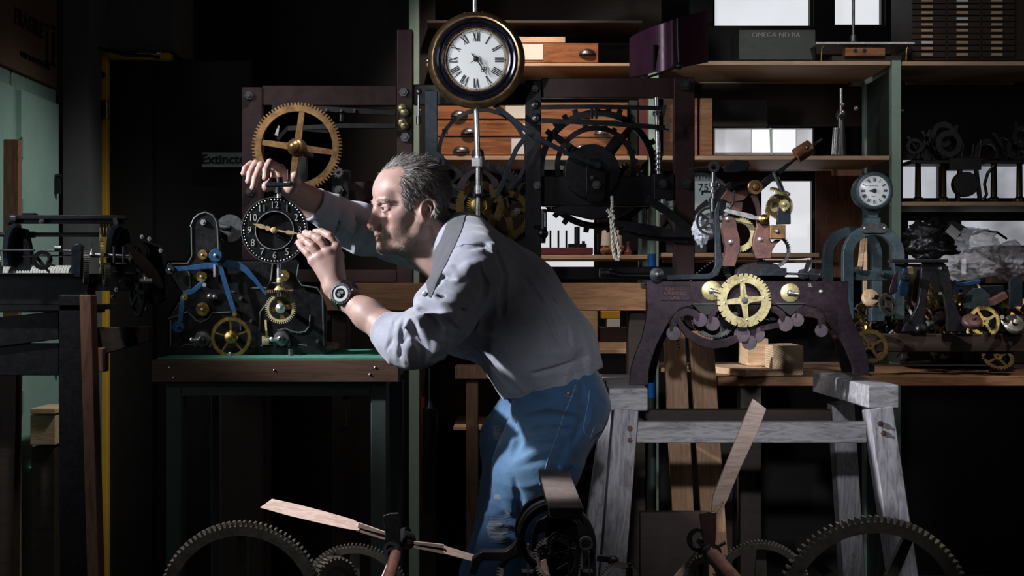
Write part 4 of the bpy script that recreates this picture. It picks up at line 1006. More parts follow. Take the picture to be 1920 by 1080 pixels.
m = MB(); bx(m, 948, 197, 992, 222, SY+.001, 0.003); bx(m, 975, 232, 994, 252, SY+.001, .003); cab.part('paper_labels', m, 'paper')
m = MB(); bx(m, 959, 260, 990, 289, SY-.002, 0.004); cab.part('white_label', m, 'white_card')
cab.part('stencil', text_mb('51', 0.028, 0.001, face_cam(P(835,247,SY+.004)), weight=0.0005), 'ink')
cab = Thing('long_drawer_box', 'wooden drawer box with paper label and cup pull on the upper shelf', 'box', P(1050,118,SY))
m = MB(); bx(m, 960, 81, 1122, 117, SY+.01, 0.30); cab.part('case', m, 'drawer_wood', bevel=0.002)
m = MB(); cup(m, 1101, 97, SY+.01); cab.part('cup_pull', m, 'dark_steel')
m = MB(); bx(m, 972, 83, 1018, 112, SY+.006, 0.003); cab.part('paper_label', m, 'paper')
m = MB(); bx(m, 960, 69, 1060, 80, SY+.03, 0.25); single('flat_board', m, 'shelf_pine', 'flat pine board lying on the drawer box on the upper shelf', 'board', bevel=0.0015)
# card index cabinet, top right
ci = Thing('index_cabinet', 'dark cabinet of small drawers with card labels on top of the rack at right', 'cabinet', P(1820,114,SY+.05))
m = MB(); bx(m, 1712, -70, 1925, 113, SY+.06, 0.30); ci.part('case', m, 'dark_wood', bevel=0.002)
for cx, w_, mt0 in ((1742,62,'orange_wood'), (1808,60,'white_card'), (1873,60,'orange_wood')):
    for k in range(10):
        y = 3+k*11.2-2
        m = MB(); bx(m, cx-w_/2, y-4.9, cx+w_/2, y+4.9, SY+.05, 0.02); d = ci.part('drawer', m, 'dark_wood', bevel=0.001)
        mt = 'shelf_pine' if mt0 == 'orange_wood' else ('white_card' if k in (0,3,4,1) else 'shelf_pine')
        if cx == 1742 and k == 7: mt = 'white_card'
        m = MB(); bx(m, cx-14, y-2.3, cx+7, y+2.3, SY+.046, 0.004); ci.part('card_label', m, mt, d)
# lamp-like plate stand on the top shelf
t = Thing('plate_stand', 'polished metal plate on brass feet with a drilled wooden block beneath, on the top shelf', 'instrument', P(1622,114,SY+.05))
m = MB(); bx(m, 1530, 78, 1716, 83, SY-.02, 0.22); t.part('plate', m, 'steel', bevel=0.002)
m = MB(); bx(m, 1585, 89, 1660, 105, SY+.0, 0.06); b_ = t.part('wood_block', m, 'drawer_wood', bevel=0.002)
m = MB(); [m.ring(P(x, 95, SY-.001), 0.0, 0.008, 0.003) if False else disc(m, x, 95, SY-.0015, SY+.01, 0.0075) for x in (1604, 1621)]; t.part('holes', m, 'ink', b_)  # black discs paint the dark inside the two drilled holes
for x in (1541, 1700):
    m = MB(); m.tube([P(x+2, 88, SY), P(x, 92, SY), P(x-1, 114, SY)], 0.003, 8); m.sphere(P(x+2,88,SY), 0.004, 8); t.part('foot', m, 'brass')
m = MB(); bx(m, 1560, 105, 1690, 113.5, SY+.02, .12); t.part('base', m, 'dark_wood')
m = MB(); m.cyl(P(1600,-60,SY+.1), P(1600,72,SY+.1), 0.006, n=12); m.cyl(P(1600,66,SY+.1), P(1600,78,SY+.1), 0.013, n=12); t.part('rod', m, 'dark_steel')
# case with faint lettering on the shelf
t = Thing('lettered_case', 'dark green case with faint lettering on the top shelf under the window', 'box', P(1460,114,SY+.1))
m = MB(); bx(m, 1385, 55, 1530, 113, SY+.08, 0.2); t.part('case', m, 'green_steel', bevel=0.004)
m = MB(); t.part('lettering', text_mb('OMEGA ND BA', 0.026, 0.001, face_cam(P(1455,66,SY+.078))), 'grey_card')
# plum sheet metal hood at the top of the big frame
hood = Thing('sheet_metal_hood', 'curved plum coloured sheet metal hood above the right of the big frame', 'hood', P(1275,115,.9))
pts = [(1180,70),(1210,58),(1245,42),(1285,26),(1320,18)]
m = MB(); vs = []; n_ = 20
for i in range(n_+1):
    t_ = i/n_; x = 1180+148*t_; yt = 72-54*t_**0.75; yb = 145-28*t_; Y = 1.02-0.17*math.sin(PI*t_)
    for yy, dY in ((yt,0),(yb,0),(yb,0.006),(yt,0.006)): vs.append(P(x, yy, Y+dY))
m.add(vs, [(i*4+k, i*4+(k+1)%4, i*4+4+(k+1)%4, i*4+4+k) for i in range(n_) for k in range(4)]+[(0,1,2,3),(4*n_+3,4*n_+2,4*n_+1,4*n_)])
hood.part('sheet', m, 'plum_sheet')
m = MB(); m.tube([P(1270,34,.84), P(1271,80,.84), P(1273,122,.84)], 0.0035, 8); m.sphere(P(1273,124,.84), 0.012, 8); m.tube([P(1273,124,.84), P(1235,138,.86), P(1200,150,.9)], 0.004, 8)
m.cyl(P(1228,84,.86), P(1228,132,.88), 0.006); hood.part('spring_rod', m, 'gloss_black')
# items on the middle shelf
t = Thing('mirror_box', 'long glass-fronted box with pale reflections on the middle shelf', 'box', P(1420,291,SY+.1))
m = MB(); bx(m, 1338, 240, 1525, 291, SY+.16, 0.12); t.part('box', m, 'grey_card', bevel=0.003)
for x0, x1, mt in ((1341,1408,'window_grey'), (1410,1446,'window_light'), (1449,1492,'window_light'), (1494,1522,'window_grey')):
    m = MB(); bx(m, x0, 243, x1, 286, SY+.155, 0.004); t.part('lit_panel', m, mt)  # emissive panels stand in for pale reflections; the box holds no lamp
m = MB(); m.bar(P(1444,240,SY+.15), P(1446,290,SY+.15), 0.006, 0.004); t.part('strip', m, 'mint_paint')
m = MB(); bx(m, 1313, 184, 1336, 291, SY+.1, 0.2); single('brown_box', m, 'orange_wood', 'brown upright box at the left end of the middle shelf', 'box', bevel=0.002)
m = MB(); bx(m, 1243, 184, 1308, 291, SY+.12, 0.16); single('amber_case', m, 'orange_wood', 'amber wooden case behind the frame post on the middle shelf', 'box', bevel=0.002)
m = MB(); bx(m, 1336, 186, 1440, 238, SY+.30, 0.1); single('dim_box', m, 'dark_door', 'dim dark box behind the glass-fronted box on the middle shelf', 'box', bevel=0.002)
m = MB(); bx(m, 1198, 186, 1217, 291, SY+.05, 0.2); single('maroon_box', m, 'maroon_box', 'narrow maroon box beside the drawer cabinet', 'box', bevel=0.002)
m = MB(); bx(m, 1180, 188, 1196, 291, SY+.06, 0.2); single('green_box', m, 'green_steel', 'narrow dark green box between drawer cabinet and maroon box', 'box', bevel=0.002)
# dark upright instrument in shadow
t = Thing('valve_stand', 'dark upright valve instrument with a thin rod in the shadow of the middle shelf', 'instrument', P(1577,291,SY+.1))
m = MB(); m.cyl(P(1577,291,SY+.1), P(1577,222,SY+.1), 0.02, 0.012); m.sphere(P(1577,216,SY+.1), 0.022); t.part('body', m, 'dark_steel')
m = MB(); m.cyl(P(1577,215,SY+.08), P(1577,165,SY+.08), 0.006); m.cyl(P(1573,290,SY+.06), P(1574,222,SY+.06), 0.0035); t.part('rod', m, 'steel')
m = MB(); m.sphere(P(1580,196,SY+.06), 0.008, 10); m.sphere(P(1580,210,SY+.06), 0.008, 10); m.sphere(P(1605,203,SY+.06), 0.009, 10); m.cyl(P(1565,290,SY+.05), P(1568,240,SY+.05), 0.012); t.part('fittings', m, 'steel')
# big white gauges (75 / 25)
def gauge(x, y, Y, r, label, num, nx, ny, loc):
    t = Thing('gauge_dial', label, 'gauge', loc); c = P(x, y, Y)
    m = MB(); m.ring(c+W(0,-.003,0), r-.010, r, 0.03, (0,1,0), 48); m.cyl(c+W(0,.011,0), c+W(0,.03,0), r-.004, n=48); t.part('case', m, 'dark_steel')
    m = MB(); m.cyl(c+W(0,.004,0), c+W(0,.01,0), r-.008, n=48); d = t.part('face', m, 'pale_blue_dial')
    m = MB()
    for k in range(60):
        a = 2*PI*k/60; L = 0.016 if k % 5 == 0 else 0.008
        m.bar(c+W(math.cos(a)*(r-.012), .0025, math.sin(a)*(r-.012)), c+W(math.cos(a)*(r-.012-L), .0025, math.sin(a)*(r-.012-L)), 0.0018, 0.001)
    m.ring(c+W(0,.0035,0), r-.0135, r-.012, 0.001, (0,-1,0), 60); t.part('scale', m, 'ink', d)
    t.part('numeral', text_mb(num, 0.04, 0.0012, face_cam(P(nx, ny, Y+.002))), 'ink', d)
    m = MB(); m.strip([c+W(0,-.002,0), c+W(-.04,-.002,-.05), c+W(-.085,-.002,-.06)], [0.014,0.008,0.003], 0.002); m.strip([c+W(.03,-.002,.02), c+W(.0,-.002,0)], [.02,.012], .002); t.part('needle', m, 'ink'); q = P(x, 474, Y); m = MB(); m.box((c.x, Y+.02, (c.z-r+q.z)/2+.004), (.05, .03, c.z-r-q.z+.004)); t.part('foot', m, 'dark_steel')
GY = 1.70
gauge(1312, 388, GY, 0.126, 'large pale round gauge dial marked 75 behind the post of the big frame', '75', 1319, 352, P(1312,450,GY))
gauge(1262, 404, GY+.05, 0.102, 'pale gauge dial marked 25 partly hidden left of the frame post', '25', 1261, 386, P(1262,460,GY+.05))
# things on the lower shelf behind the man
t = Thing('press_stand', 'dark iron tool stand with three upright pins on the lower shelf', 'tool stand', P(1040,478,SY))
m = MB(); bx(m, 1000, 464, 1112, 477.5, SY-.0, 0.16); t.part('base', m, 'maroon_box', bevel=0.003)
for x in (1032, 1047, 1062): m = MB(); m.cyl(P(x,464,SY+.03), P(x,432,SY+.03), 0.0035, n=10); t.part('pin', m, 'black_iron')
m = MB(); m.cyl(P(1082,464,SY+.05), P(1082,425,SY+.05), 0.010, n=14); bx(m, 1066, 457, 1100, 465, SY+.02, .08); m.cyl(P(1094,457,SY+.04), P(1094,452,SY+.04), 0.006); t.part('pillar', m, 'black_iron')
t = Thing('plaster_figure', 'chalky lump of paired rolls with rust coloured stuffing on the lower shelf', 'ornament', P(1147,478,SY))
for x in (1136, 1157): m = MB(); m.cyl(P(x,462,SY+.05), P(x+1,432,SY+.05), 0.019, 0.016, 14); t.part('roll', m, 'paper', bevel=0.004)
m = MB()
for k in range(16): m.sphere(P(1128+RNG.random()*38, 462+RNG.random()*13, SY+.02+RNG.random()*.08), 0.009+.006*RNG.random(), 7)
t.part('stuffing', m, 'orange_wood')
m = MB(); m.lathe([(0.014,0),(0.015,.01),(0.008,.02),(0.005,.035),(0.007,.045),(0.0001,.05)], P(1178,478,SY+.03), (0,0,1), 14); single('small_bottle', m, 'maroon_box', 'little dark red bottle beside the chalky rolls on the lower shelf', 'bottle')
m = MB(); bx(m, 1168, 380, 1172, 400, SY+.03, 0.02) if False else None
# boxes below
m = MB(); bx(m, 1128, 583, 1163, 597.5, SY+.03, .12); single('yellow_box', m, 'yellow_paint', 'flat dull yellow box under the timber beam right of the man', 'box', bevel=0.002)
m = MB(); bx(m, 1138, 597.7, 1163, 613.5, SY+.03, .12); single('white_carton', m, 'white_card', 'small white carton below the dull yellow box', 'box', bevel=0.002)
m = MB(); bx(m, 1085, 582, 1121, 654.5, SY+.02, .1); single('pine_block', m, 'pine', 'upright pine block under the timber beam behind the man', 'block', bevel=0.003)
for k, (x0,y0,x1,y1,mt,lb) in enumerate(((1125,613.8,1200,641,'dark_wood','low dark box stacked under the white carton'),(1122,641.3,1195,654.6,'shelf_pine','pine offcut lying on the board under the low dark box'))):
    m = MB(); bx(m, x0,y0,x1,y1,SY+.03,.12); single('offcut' if k else 'low_box', m, mt, lb, 'offcut' if k else 'box', bevel=0.002)
# ================================================================ BENCH AND ITS MOVEMENT
BT0, BYF = 1.037, -0.25
bench = Thing('workbench', 'green steel bench with brown wooden edge and green top under the small black-dial movement', 'workbench', (-.53, .05, 0))
xa, xb = P(285,0,BYF).x, P(748,0,BYF).x
m = MB(); a = P(285,675,BYF); b = P(748,717,BYF); m.box(((xa+xb)/2, BYF+.015, (a.z+b.z)/2), (xb-xa, .03, a.z-b.z)); e_ = bench.part('front_edge', m, 'bench_wood', bevel=0.002)
mm = MB()
for x, y in ((318,689),(326,708),(514,694),(703,689),(693,702)): mm.sphere(P(x,y,BYF), 0.0028, 8)
bench.part('screws', mm, 'steel', e_)
m = MB(); m.box(((xa+xb)/2, .06, BT0-.018), (xb-xa, .58, .034)); bench.part('top', m, 'bench_wood')
m = MB(); m.box(((xa+xb)/2, .03, BT0+.0005), (xb-xa-.01, .50, .003)); bench.part('green_mat', m, 'green_felt')
for x0, x1 in ((311,341),(695,725)):
    m = MB(); bx(m, x0, 724, x1, 1470, BYF+.02, .045); bench.part('leg', m, 'green_steel', bevel=.003)
    m = MB(); a, b = P(x0,0,BYF+.02).x, P(x1,0,BYF+.02).x; m.box(((a+b)/2, .28, .48), (b-a, .045, .95)); bench.part('leg', m, 'green_steel', bevel=.003)
m = MB(); bx(m, 341, 724, 695, 743, BYF+.02, .045); bx(m, 311, 717.5, 725, 725, BYF+.02, .5); bench.part('top_rail', m, 'green_steel', bevel=.002)
# bits under the bench
m = MB(); m.box((P(460,930,.15).x,.15,.49), (.12,.1,.98)); single('bark_post', m, 'dark_wood', 'rough dark post standing under the bench', 'post', bevel=.01)
t = Thing('hooked_tool', 'tool with a bright curved hook hanging in the dark under the bench', 'tool', P(645,760,.1)); m = MB(); m.tube([P(650,745,.1), P(652,795,.1), P(648,803,.1), P(638,809,.1), P(628,810,.1)], [.004,.004,.004,.003,.002], 8); t.part('hook', m, 'dark_steel'); m = MB(); m.cyl(P(650,722,.1), P(650,748,.1), .011, n=12); t.part('handle', m, 'dark_wood')
# ---- movement: cast iron side plate with raised piping
MV = Thing('tower_clock_movement', 'small black cast-iron clock movement with blue levers and a skeleton dial on the bench', 'clock', P(470,668,0.0))
YP = -0.05
outline = [(318,668),(318,600),(323,586),(345,552),(338,545),(312,500),(316,492),(355,492),(358,480),(362,420),(372,403),(385,396),(398,400),(407,412),(410,430),(412,490),(560,490),(556,515),(562,530),(575,548),(604,556),(612,575),(612,668)]
m = MB(); m.plate(outline, YP, 0.016); pl = MV.part('front_plate', m, 'gloss_black', bevel=.002)
m = MB(); m.plate([(x-4, y-3) for x, y in outline], YP+.24, 0.014); MV.part('rear_plate', m, 'gloss_black')
m = MB(); m.box((P(465,0,0).x, .07, BT0+.012), (.40,.26,.02)); MV.part('base_bed', m, 'gloss_black', bevel=.002)
for x, y in ((340,600),(590,600),(385,425),(470,520),(540,640)):
    m = MB(); disc(m, x, y, YP+.01, YP+.25, .008, 12); MV.part('cross_pillar', m, 'black_iron')
pipes = [[(357,425),(363,410),(372,402),(385,398),(398,403),(405,413),(408,430),(410,485)], [(322,494),(352,494),(360,480),(359,425)], [(316,598),(352,585),(360,592),(368,601),(378,604),(390,598),(398,587),(440,585),(450,592),(452,620)],
         [(340,665),(340,651),(348,646),(372,646)], [(487,665),(487,652),(494,646),(512,646)], [(560,646),(575,648),(578,665)], [(486,620),(488,585),(500,570)], [(582,590),(580,612),(572,622),(555,624)], [(520,620),(535,616),(548,622),(565,624)],
         [(512,488),(508,525),(500,540),(470,540)], [(560,495),(556,520),(566,535),(595,540),(605,555),(608,664)], [(418,500),(424,535),(432,545),(440,548)], [(320,600),(320,664)], [(345,500),(355,512),(357,540)]]
for q in pipes: m = MB(); m.tube([P(x,y,YP-.002) for x, y in q], .0022, 6); MV.part('raised_piping', m, 'green_steel', pl)
def nut(m, x, y, Y, r=.008, h=.007): m.hexnut(P(x,y,Y), r, h)
m = MB(); nut(m, 382, 417, YP); MV.part('nut', m, 'steel')
# blue levers
def lever(T, pts, w, Y, mat, name='lever', t=.006, label=None):
    m = MB(); m.strip([P(x,y,Y) for x, y in pts], [q*S(Y) for q in (w if isinstance(w, (list,tuple)) else [w]*len(pts))], t); return T.part(name, m, mat, bevel=.0008, label=label)
def bush(T, x, y, r, Y, mat, name='bush', h=.010, hub=True, hm='steel'):
    m = MB(); c = P(x,y,Y); m.lathe([(r*S(Y),0),(r*S(Y),h*.6),(r*S(Y)*.9,h),(r*S(Y)*.35,h*1.02),(r*S(Y)*.0001+1e-5,h*.96)], c, (0,-1,0), 28); p_ = T.part(name, m, mat)
    if hub: m = MB(); m.lathe([(r*S(Y)*.24,h*.9),(r*S(Y)*.24,h*1.5),(1e-5,h*1.7)], c, (0,-1,0), 14); T.part('pivot', m, hm, p_)
    return p_
YL = YP-.022
lever(MV, [(325,505),(350,503),(385,499),(410,497)], [9,9,11,12], YL, 'blue_steel', label='blue painted lever')
lever(MV, [(410,497),(428,494),(445,496),(460,505),(478,524),(500,552)], [13,14,13,12,9,5], YL, 'blue_steel', label='blue painted curved lever')
lever(MV, [(411,487),(418,515),(430,555),(441,588)], [7,9,10,8], YL-.008, 'blue_steel', label='blue painted connecting lever')
lever(MV, [(344,551),(362,546),(376,534),(383,528)], [10,10,9,6], YL, 'blue_steel', label='blue painted crank')
lever(MV, [(343,556),(340,585),(337,612)], [8,9,8], YL-.006, 'blue_steel', label='blue painted drop arm')
bush(MV, 405, 479, 13, YL-.014, 'blue_steel', 'weight_disc', .008); bush(MV, 336, 613, 11.5, YL-.012, 'blue_steel', 'weight_disc', .010, hm='black_iron')
bush(MV, 321, 506, 9, YL+.004, 'black_iron', 'pivot_boss', .012)
bush(MV, 441, 589, 5, YL-.012, 'brass', 'pivot_boss', .008); bush(MV, 348, 557, 7, YL-.010, 'brass', 'knob', .014)
for x, y, r in ((382,478,10),(379,502,6),(380,519,11),(382,580,13.5)): bush(MV, x, y, r, YP-.001, 'brass', 'brass_bush', .012)
bush(MV, 533, 517, 12, YP-.001, 'brass', 'brass_bush', .012)
m = MB(); m.bar(P(402,496,YL-.006), P(402,519,YL-.006), .005, .004); MV.part('pawl', m, 'steel')
m = MB(); disc(m, 383, 534, YL-.012, YL, .005); MV.part('stud', m, 'steel')
m = MB(); m.cyl(P(392,557,YP-.03), P(406,556,YP-.03), .005); m.sphere(P(394,556,YP-.03), .008, 10); m.sphere(P(403,557,YP-.03), .007, 10); MV.part('clamp_screws', m, 'dark_steel')
# disc at upper right
m = MB(); disc(m, 431, 428, YP+.05, YP+.056, .034, 36); m.cyl(P(412,424,YP+.05), P(432,428,YP+.048), .007); MV.part('fan_disc', m, 'dark_steel')
# winding arbors
def arbor(x, y, r, gear=True):
    c = P(x,y,YP-.002); k = S(YP)
    m = MB(); m.lathe([(r*k,0),(r*k,.008),(r*k*.86,.012),(r*k*.4,.013),(r*k*.36,.026),(r*k*.22,.028),(r*k*.2,.05),(1e-5,.052)], c, (0,-1,0), 30); p_ = MV.part('winding_arbor', m, 'dark_steel')
    m = MB(); m.cyl(c+W(-.006,-.03,0), c+W(-.020,-.034,-.001), .0055, .004); m.sphere(c+W(-.02,-.034,0), .006, 8); MV.part('click', m, 'steel', p_)
    m = MB(); m.gear(P(x,y+7,YP-.004), r*1.12*k, 36, .005, .2, .1); MV.part('ratchet_wheel', m, 'dark_steel')
arbor(381, 636, 16); arbor(529, 635, 15.5)
# brass great wheel
c = P(434,632,YP-.045); m = MB(); m.gear(c, 38*S(YP-.045), 110, .006, .15, .035); g = MV.part('great_wheel', m, 'brass')
m = MB(); m.spokes(c, .006, 33*S(YP-.045), 5, .006, .0035, .005, phase=PI/2+.05); MV.part('spokes', m, 'brass', g)
m = MB(); m.lathe([(.017,-.004),(.017,.004),(.014,.010),(.006,.013),(.005,.017),(1e-5,.018)], c, (0,-1,0), 24); MV.part('hub', m, 'brass', g)
m = MB(); m.cyl(c+W(0,.05,0), c, .005); MV.part('axle', m, 'steel', g)
m = MB(); m.lathe([(.004,0),(.004,.008),(1e-5,.009)], P(432,663,YP-.046), (0,-1,0), 10); MV.part('stud', m, 'steel')
# motion wheel and bevel under the dial
c = P(527,578,-.105); m = MB(); m.gear(c, 29*S(-.105), 44, .009, .13, .13); g = MV.part('motion_wheel', m, 'old_brass')
m = MB(); m.spokes(c, .004, 24*S(-.105), 4, .012, .011, .006, phase=1.75); MV.part('spokes', m, 'brass', g)
m = MB(); m.lathe([(.012,-.01),(.012,.010),(.008,.014),(.004,.018),(1e-5,.019)], c, (0,-1,0), 20); MV.part('hub', m, 'steel', g)
m = MB(); m.cyl(c+W(0,.06,0), c, .006); MV.part('axle', m, 'steel', g)
c = P(525,549,-.13); m = MB(); m.gear(c, .034, 40, .007, .5, .12, ax=(0,0,1)); m.cyl(c+W(0,0,.001), c+W(0,0,.006), .03, n=30); MV.part('crown_wheel', m, 'bronze')
m = MB(); m.lathe([(.015,0),(.013,.004),(.0085,.008),(.0075,.012),(.0085,.026),(.006,.03)], c+W(0,0,.006), (0,0,1), 20); MV.part('collar', m, 'old_brass')
m = MB(); m.cyl(P(523,556,-.13), P(523,494,-.13), .0052, n=16); MV.part('dial_shaft', m, 'steel')
m = MB(); m.cyl(P(523,531,-.13), P(523,529.5,-.13), .018, n=24); MV.part('flange', m, 'dark_steel')
m = MB(); m.bar(P(498,600,YP-.004), P(500,630,YP-.004), .005, .004); bx(m, 491, 630, 504, 647, YP-.008, .008); MV.part('small_bracket', m, 'old_brass')
for x, y in ((472,602),(452,560),(596,640)): m = MB(); nut(m, x, y, YP, .005, .005); MV.part('nut', m, 'dark_steel')
m = MB(); m.ring(P(520,640,YP+.1), .02, .045, .01); m.cyl(P(545,655,-.12), P(545,668,-.12), .006) ; MV.part('rear_drum', m, 'dark_steel')
# ---- the black skeleton dial
DY = -.138
c = P(515,432,DY); k = S(DY)
D = Thing('skeleton_dial', 'round black dial ring with silver arabic numerals and gold hands mounted on the movement', 'clock dial', c)
m = MB(); m.ring(c, 35*k, 62.5*k, .006, (0,1,0), 72); D.part('ring', m, 'gloss_black')
m = MB(); m.ring(c+W(0,-.0005,0), 61*k, 62.5*k, .003, (0,-1,0), 72); D.part('outer_bead', m, 'dark_steel')
m = MB(); m.ring(c+W(0,-.0005,0), 35*k, 36.4*k, .003, (0,-1,0), 72); D.part('inner_bead', m, 'steel')
m = MB(); m.ring(c+W(0,.012,0), .2*k, 35.5*k, .003, (0,1,0), 48); D.part('back_disc', m, 'gloss_black')
m = MB()
for i in range(60): a = 2*PI*i/60; m.sphere(c+W(math.cos(a)*57.8*k, -.001, math.sin(a)*57.8*k), .0016 if i % 5 else .0022, 8)
o = D.part('minute_studs', m, 'relief_silver'); o['kind'] = 'stuff'
for i in range(1, 13):
    a = PI/2-2*PI*i/12; r_ = 47*k
    D.part('numeral', text_mb(str(i), .0225, .003, face_cam(c+W(math.cos(a)*r_, -.0015, math.sin(a)*r_)) @ Matrix.Diagonal((.92,1.05,1,1)), weight=-.0003), 'relief_silver')
def hand_poly(T, c, ang, prof, Y, t, mat, name):
    d = Vector((math.cos(ang), 0, math.sin(ang))); q = Vector((-d.z, 0, d.x)); u = [c+d*x+q*w for x, w in prof]+[c+d*x-q*w for x, w in prof[::-1]]
    m = MB(); m.prism([(v.x, v.z) for v in u], Y, Y+t); return T.part(name, m, mat, bevel=.0004)
bm = 'hand_gold'
hand_poly(D, c, math.radians(163), [(0,.0022),(.010,.0028),(.013,.0055),(.019,.0052),(.0225,.0025),(.027,.0055),(.036,.0048),(.044,.0022),(.0515,.0003)], DY-.010, .0015, bm, 'hour_hand')
hand_poly(D, c, math.radians(-8), [(0,.0022),(.012,.0026),(.028,.0020),(.033,.0048),(.042,.0044),(.050,.0022),(.060,.0003)], DY-.013, .0015, bm, 'minute_hand')
m = MB(); m.lathe([(.0075,.004),(.0075,.013),(.005,.015),(.004,.018),(1e-5,.0185)], c, (0,-1,0), 20); D.part('centre_boss', m, bm)
m = MB(); m.cyl(c+W(0,.02,0), c, .005); m.bar(c+W(0,.008,.045), c+W(0,.008,.084), .008, .006); m.bar(c+W(0,.008,-.044), c+W(0,.008,-.08), .008, .006); D.part('support', m, 'black_iron')
# holder on top of the dial which the far hand grips
YG = -.145
G = Thing('dial_clamp', 'black and blue clamp with two pins held by the man above the dial', 'clamp', P(522,370,YG))
m = MB(); m.cyl(P(522.5,371,YG), P(522.5,350,YG), .0048, n=16); G.part('stem', m, 'steel')
m = MB(); m.cyl(P(522.5,362,YG), P(522.5,352,YG), .009, n=18); G.part('lower_collar', m, 'blue_black')
m = MB(); m.box(P(522.5,346.5,YG), (.057,.022,.009)); G.part('plate', m, 'blue_black', bevel=.002)
m = MB(); m.cyl(P(524,343,YG), P(524,332,YG), .009, n=18); m.cyl(P(512,341,YG-.004), P(512,334,YG-.004), .006); G.part('upper_block', m, 'black_iron')
for x, y in ((506,320),(540,320)): m = MB(); m.cyl(P(x,344,YG), P(x,y,YG), .0016, n=8); m.sphere(P(x,y,YG), .0028, 8); G.part('pin', m, 'black_iron')
# ================================================================ HANGING CLOCK
HY = .62; c = P(893,113,HY); k = S(HY)
H = Thing('hanging_clock', 'round bronze-rimmed clock with white roman dial held high on a steel rod', 'clock', c)
R0 = 91.5*k
m = MB(); m.lathe([(R0*.55,-.05),(R0*.86,-.05),(R0*.94,-.035),(R0*.985,-.010),(R0,.0),(R0*.992,.006),(R0*.97,.010),(R0*.955,.0135),(R0*.92,.021),(R0*.885,.0235),(R0*.855,.0225),(R0*.84,.018)], c, (0,-1,0), 96, caps=False); H.part('outer_rim', m, 'case_bronze' if 'case_bronze' in MATS else speck('case_bronze', (0.22,0.14,0.07), (0.50,0.33,0.17), 0.9, 0.30, 12, bs=.05))
m = MB(); m.lathe([(R0*.86,.016),(R0*.845,.023),(R0*.80,.0265),(R0*.765,.024),(R0*.745,.018),(R0*.735,.020),(R0*.70,.0225),(R0*.67,.0205),(R0*.645,.014),(R0*.64,.006)], c, (0,-1,0), 96, caps=False); H.part('inner_moulding', m, 'case_lacquer' if 'case_lacquer' in MATS else speck('case_lacquer', (0.010,0.010,0.016), (0.035,0.03,0.05), 0.6, 0.13, 12, bs=.03, rv=.05))
m = MB(); m.ring(c+W(0,-.004,0), R0*.625, R0*.645, .010, (0,-1,0), 96); H.part('bezel', m, 'bronze')
m = MB(); m.lathe([(R0*.64,.001),(R0*.5,.0035),(R0*.25,.0045),(1e-5,.005)], c, (0,-1,0), 72); f_ = H.part('dial', m, 'enamel_white')
def roman(T, par, c, r, h, lw, mat, yy, skew=1.0, sw=1.0):
    nums = ['XII','I','II','III','IIII','V','VI','VII','VIII','IX','X','XI']
    for i, s_ in enumerate(nums):
        a = PI/2-2*PI*i/12; rad = Vector((math.cos(a),0,math.sin(a))); tan = Vector((math.sin(a),0,-math.cos(a))); m = MB()
        wds = {'I':.26,'V':.62,'X':.62}; tot = sum(wds[ch] for ch in s_)*h*sw; x = -tot/2
        for ch in s_:
            wd = wds[ch]*h*sw; xc = x+wd/2; o = c+rad*r+tan*xc+Vector((0,-yy,0))
            if ch == 'I': m.bar(o-rad*h/2, o+rad*h/2, lw, .0008)
            elif ch == 'V': m.bar(o-rad*h/2, o+rad*h/2-tan*wd*.36, lw*.9, .0008); m.bar(o-rad*h/2, o+rad*h/2+tan*wd*.36, lw*.4, .0008)
            else: m.bar(o-rad*h/2+tan*wd*.36, o+rad*h/2-tan*wd*.36, lw*.9, .0008); m.bar(o-rad*h/2-tan*wd*.36, o+rad*h/2+tan*wd*.36, lw*.4, .0008)
            x += wd
        T.part('numeral', m, mat, par)
roman(H, f_, c, 43.5*k, 17*k, 2.0*k, 'ink', .0062, sw=.72)
m = MB(); m.ring(c+W(0,-.0035,0), 53.3*k, 53.8*k, .001, (0,-1,0), 96); m.ring(c+W(0,-.0032,0), 55.5*k, 56*k, .001, (0,-1,0), 96)
for i in range(60): a = 2*PI*i/60; d = W(math.cos(a),0,math.sin(a)); m.bar(c+d*53.5*k+W(0,-.004,0), c+d*(55.7 if i % 5 else 56.5)*k+W(0,-.004,0), (.4 if i % 5 else 1.8)*k, .0008)
H.part('minute_track', m, 'ink', f_)
cc = c
hand_poly(H, cc, math.radians(-52), [(-.022,.0015),(0,.0022),(.020,.0011),(.028,.0009)], HY-.022, .0012, 'ink', 'hour_hand')
m = MB(); d = W(math.cos(math.radians(-54)),0,math.sin(math.radians(-54))); q = W(-d.z,0,d.x); c1 = c+d*24.5*k+W(0,-.022,0)
for dx, dz in ((0,1),(0,-1),(1,0),(-1,0)): m.ring(c1+(d*dx+q*dz)*3.0*k, 1.9*k, 3.1*k, .0012, (0,-1,0), 16)
m.bar(c1+d*5*k, c+d*36*k+W(0,-.022,0), 1.2*k, .0012); m.bar(c+W(0,-.022,0), c1-d*5*k, 1.8*k, .0012); H.part('hour_tip', m, 'ink')
hand_poly(H, cc, math.radians(-57), [(-.014,.0012),(0,.0016),(.03,.0010),(.067,.0004)], HY-.027, .001, 'ink', 'minute_hand')
m = MB(); d = W(math.cos(math.radians(215)),0,math.sin(math.radians(215))); m.strip([c+W(0,-.024,0), c+d*8*k+W(0,-.024,0), c+d*14*k+W(0,-.024,0)], [2*k,1.6*k,.3*k], .001); H.part('hand_tail', m, 'ink')
m = MB(); m.lathe([(5*k,.018),(5*k,.027),(2*k,.030),(1e-5,.031)], c, (0,-1,0), 20); H.part('centre_boss', m, 'ink')
for x, y in ((800,113),(985,60),(905,20),(870,22),(962,46)): m = MB(); v = (P(x,y,HY)-c).normalized(); m.sphere(c+v*R0*.99+W(0,.004,0), .004, 8); H.part('catch', m, 'steel')
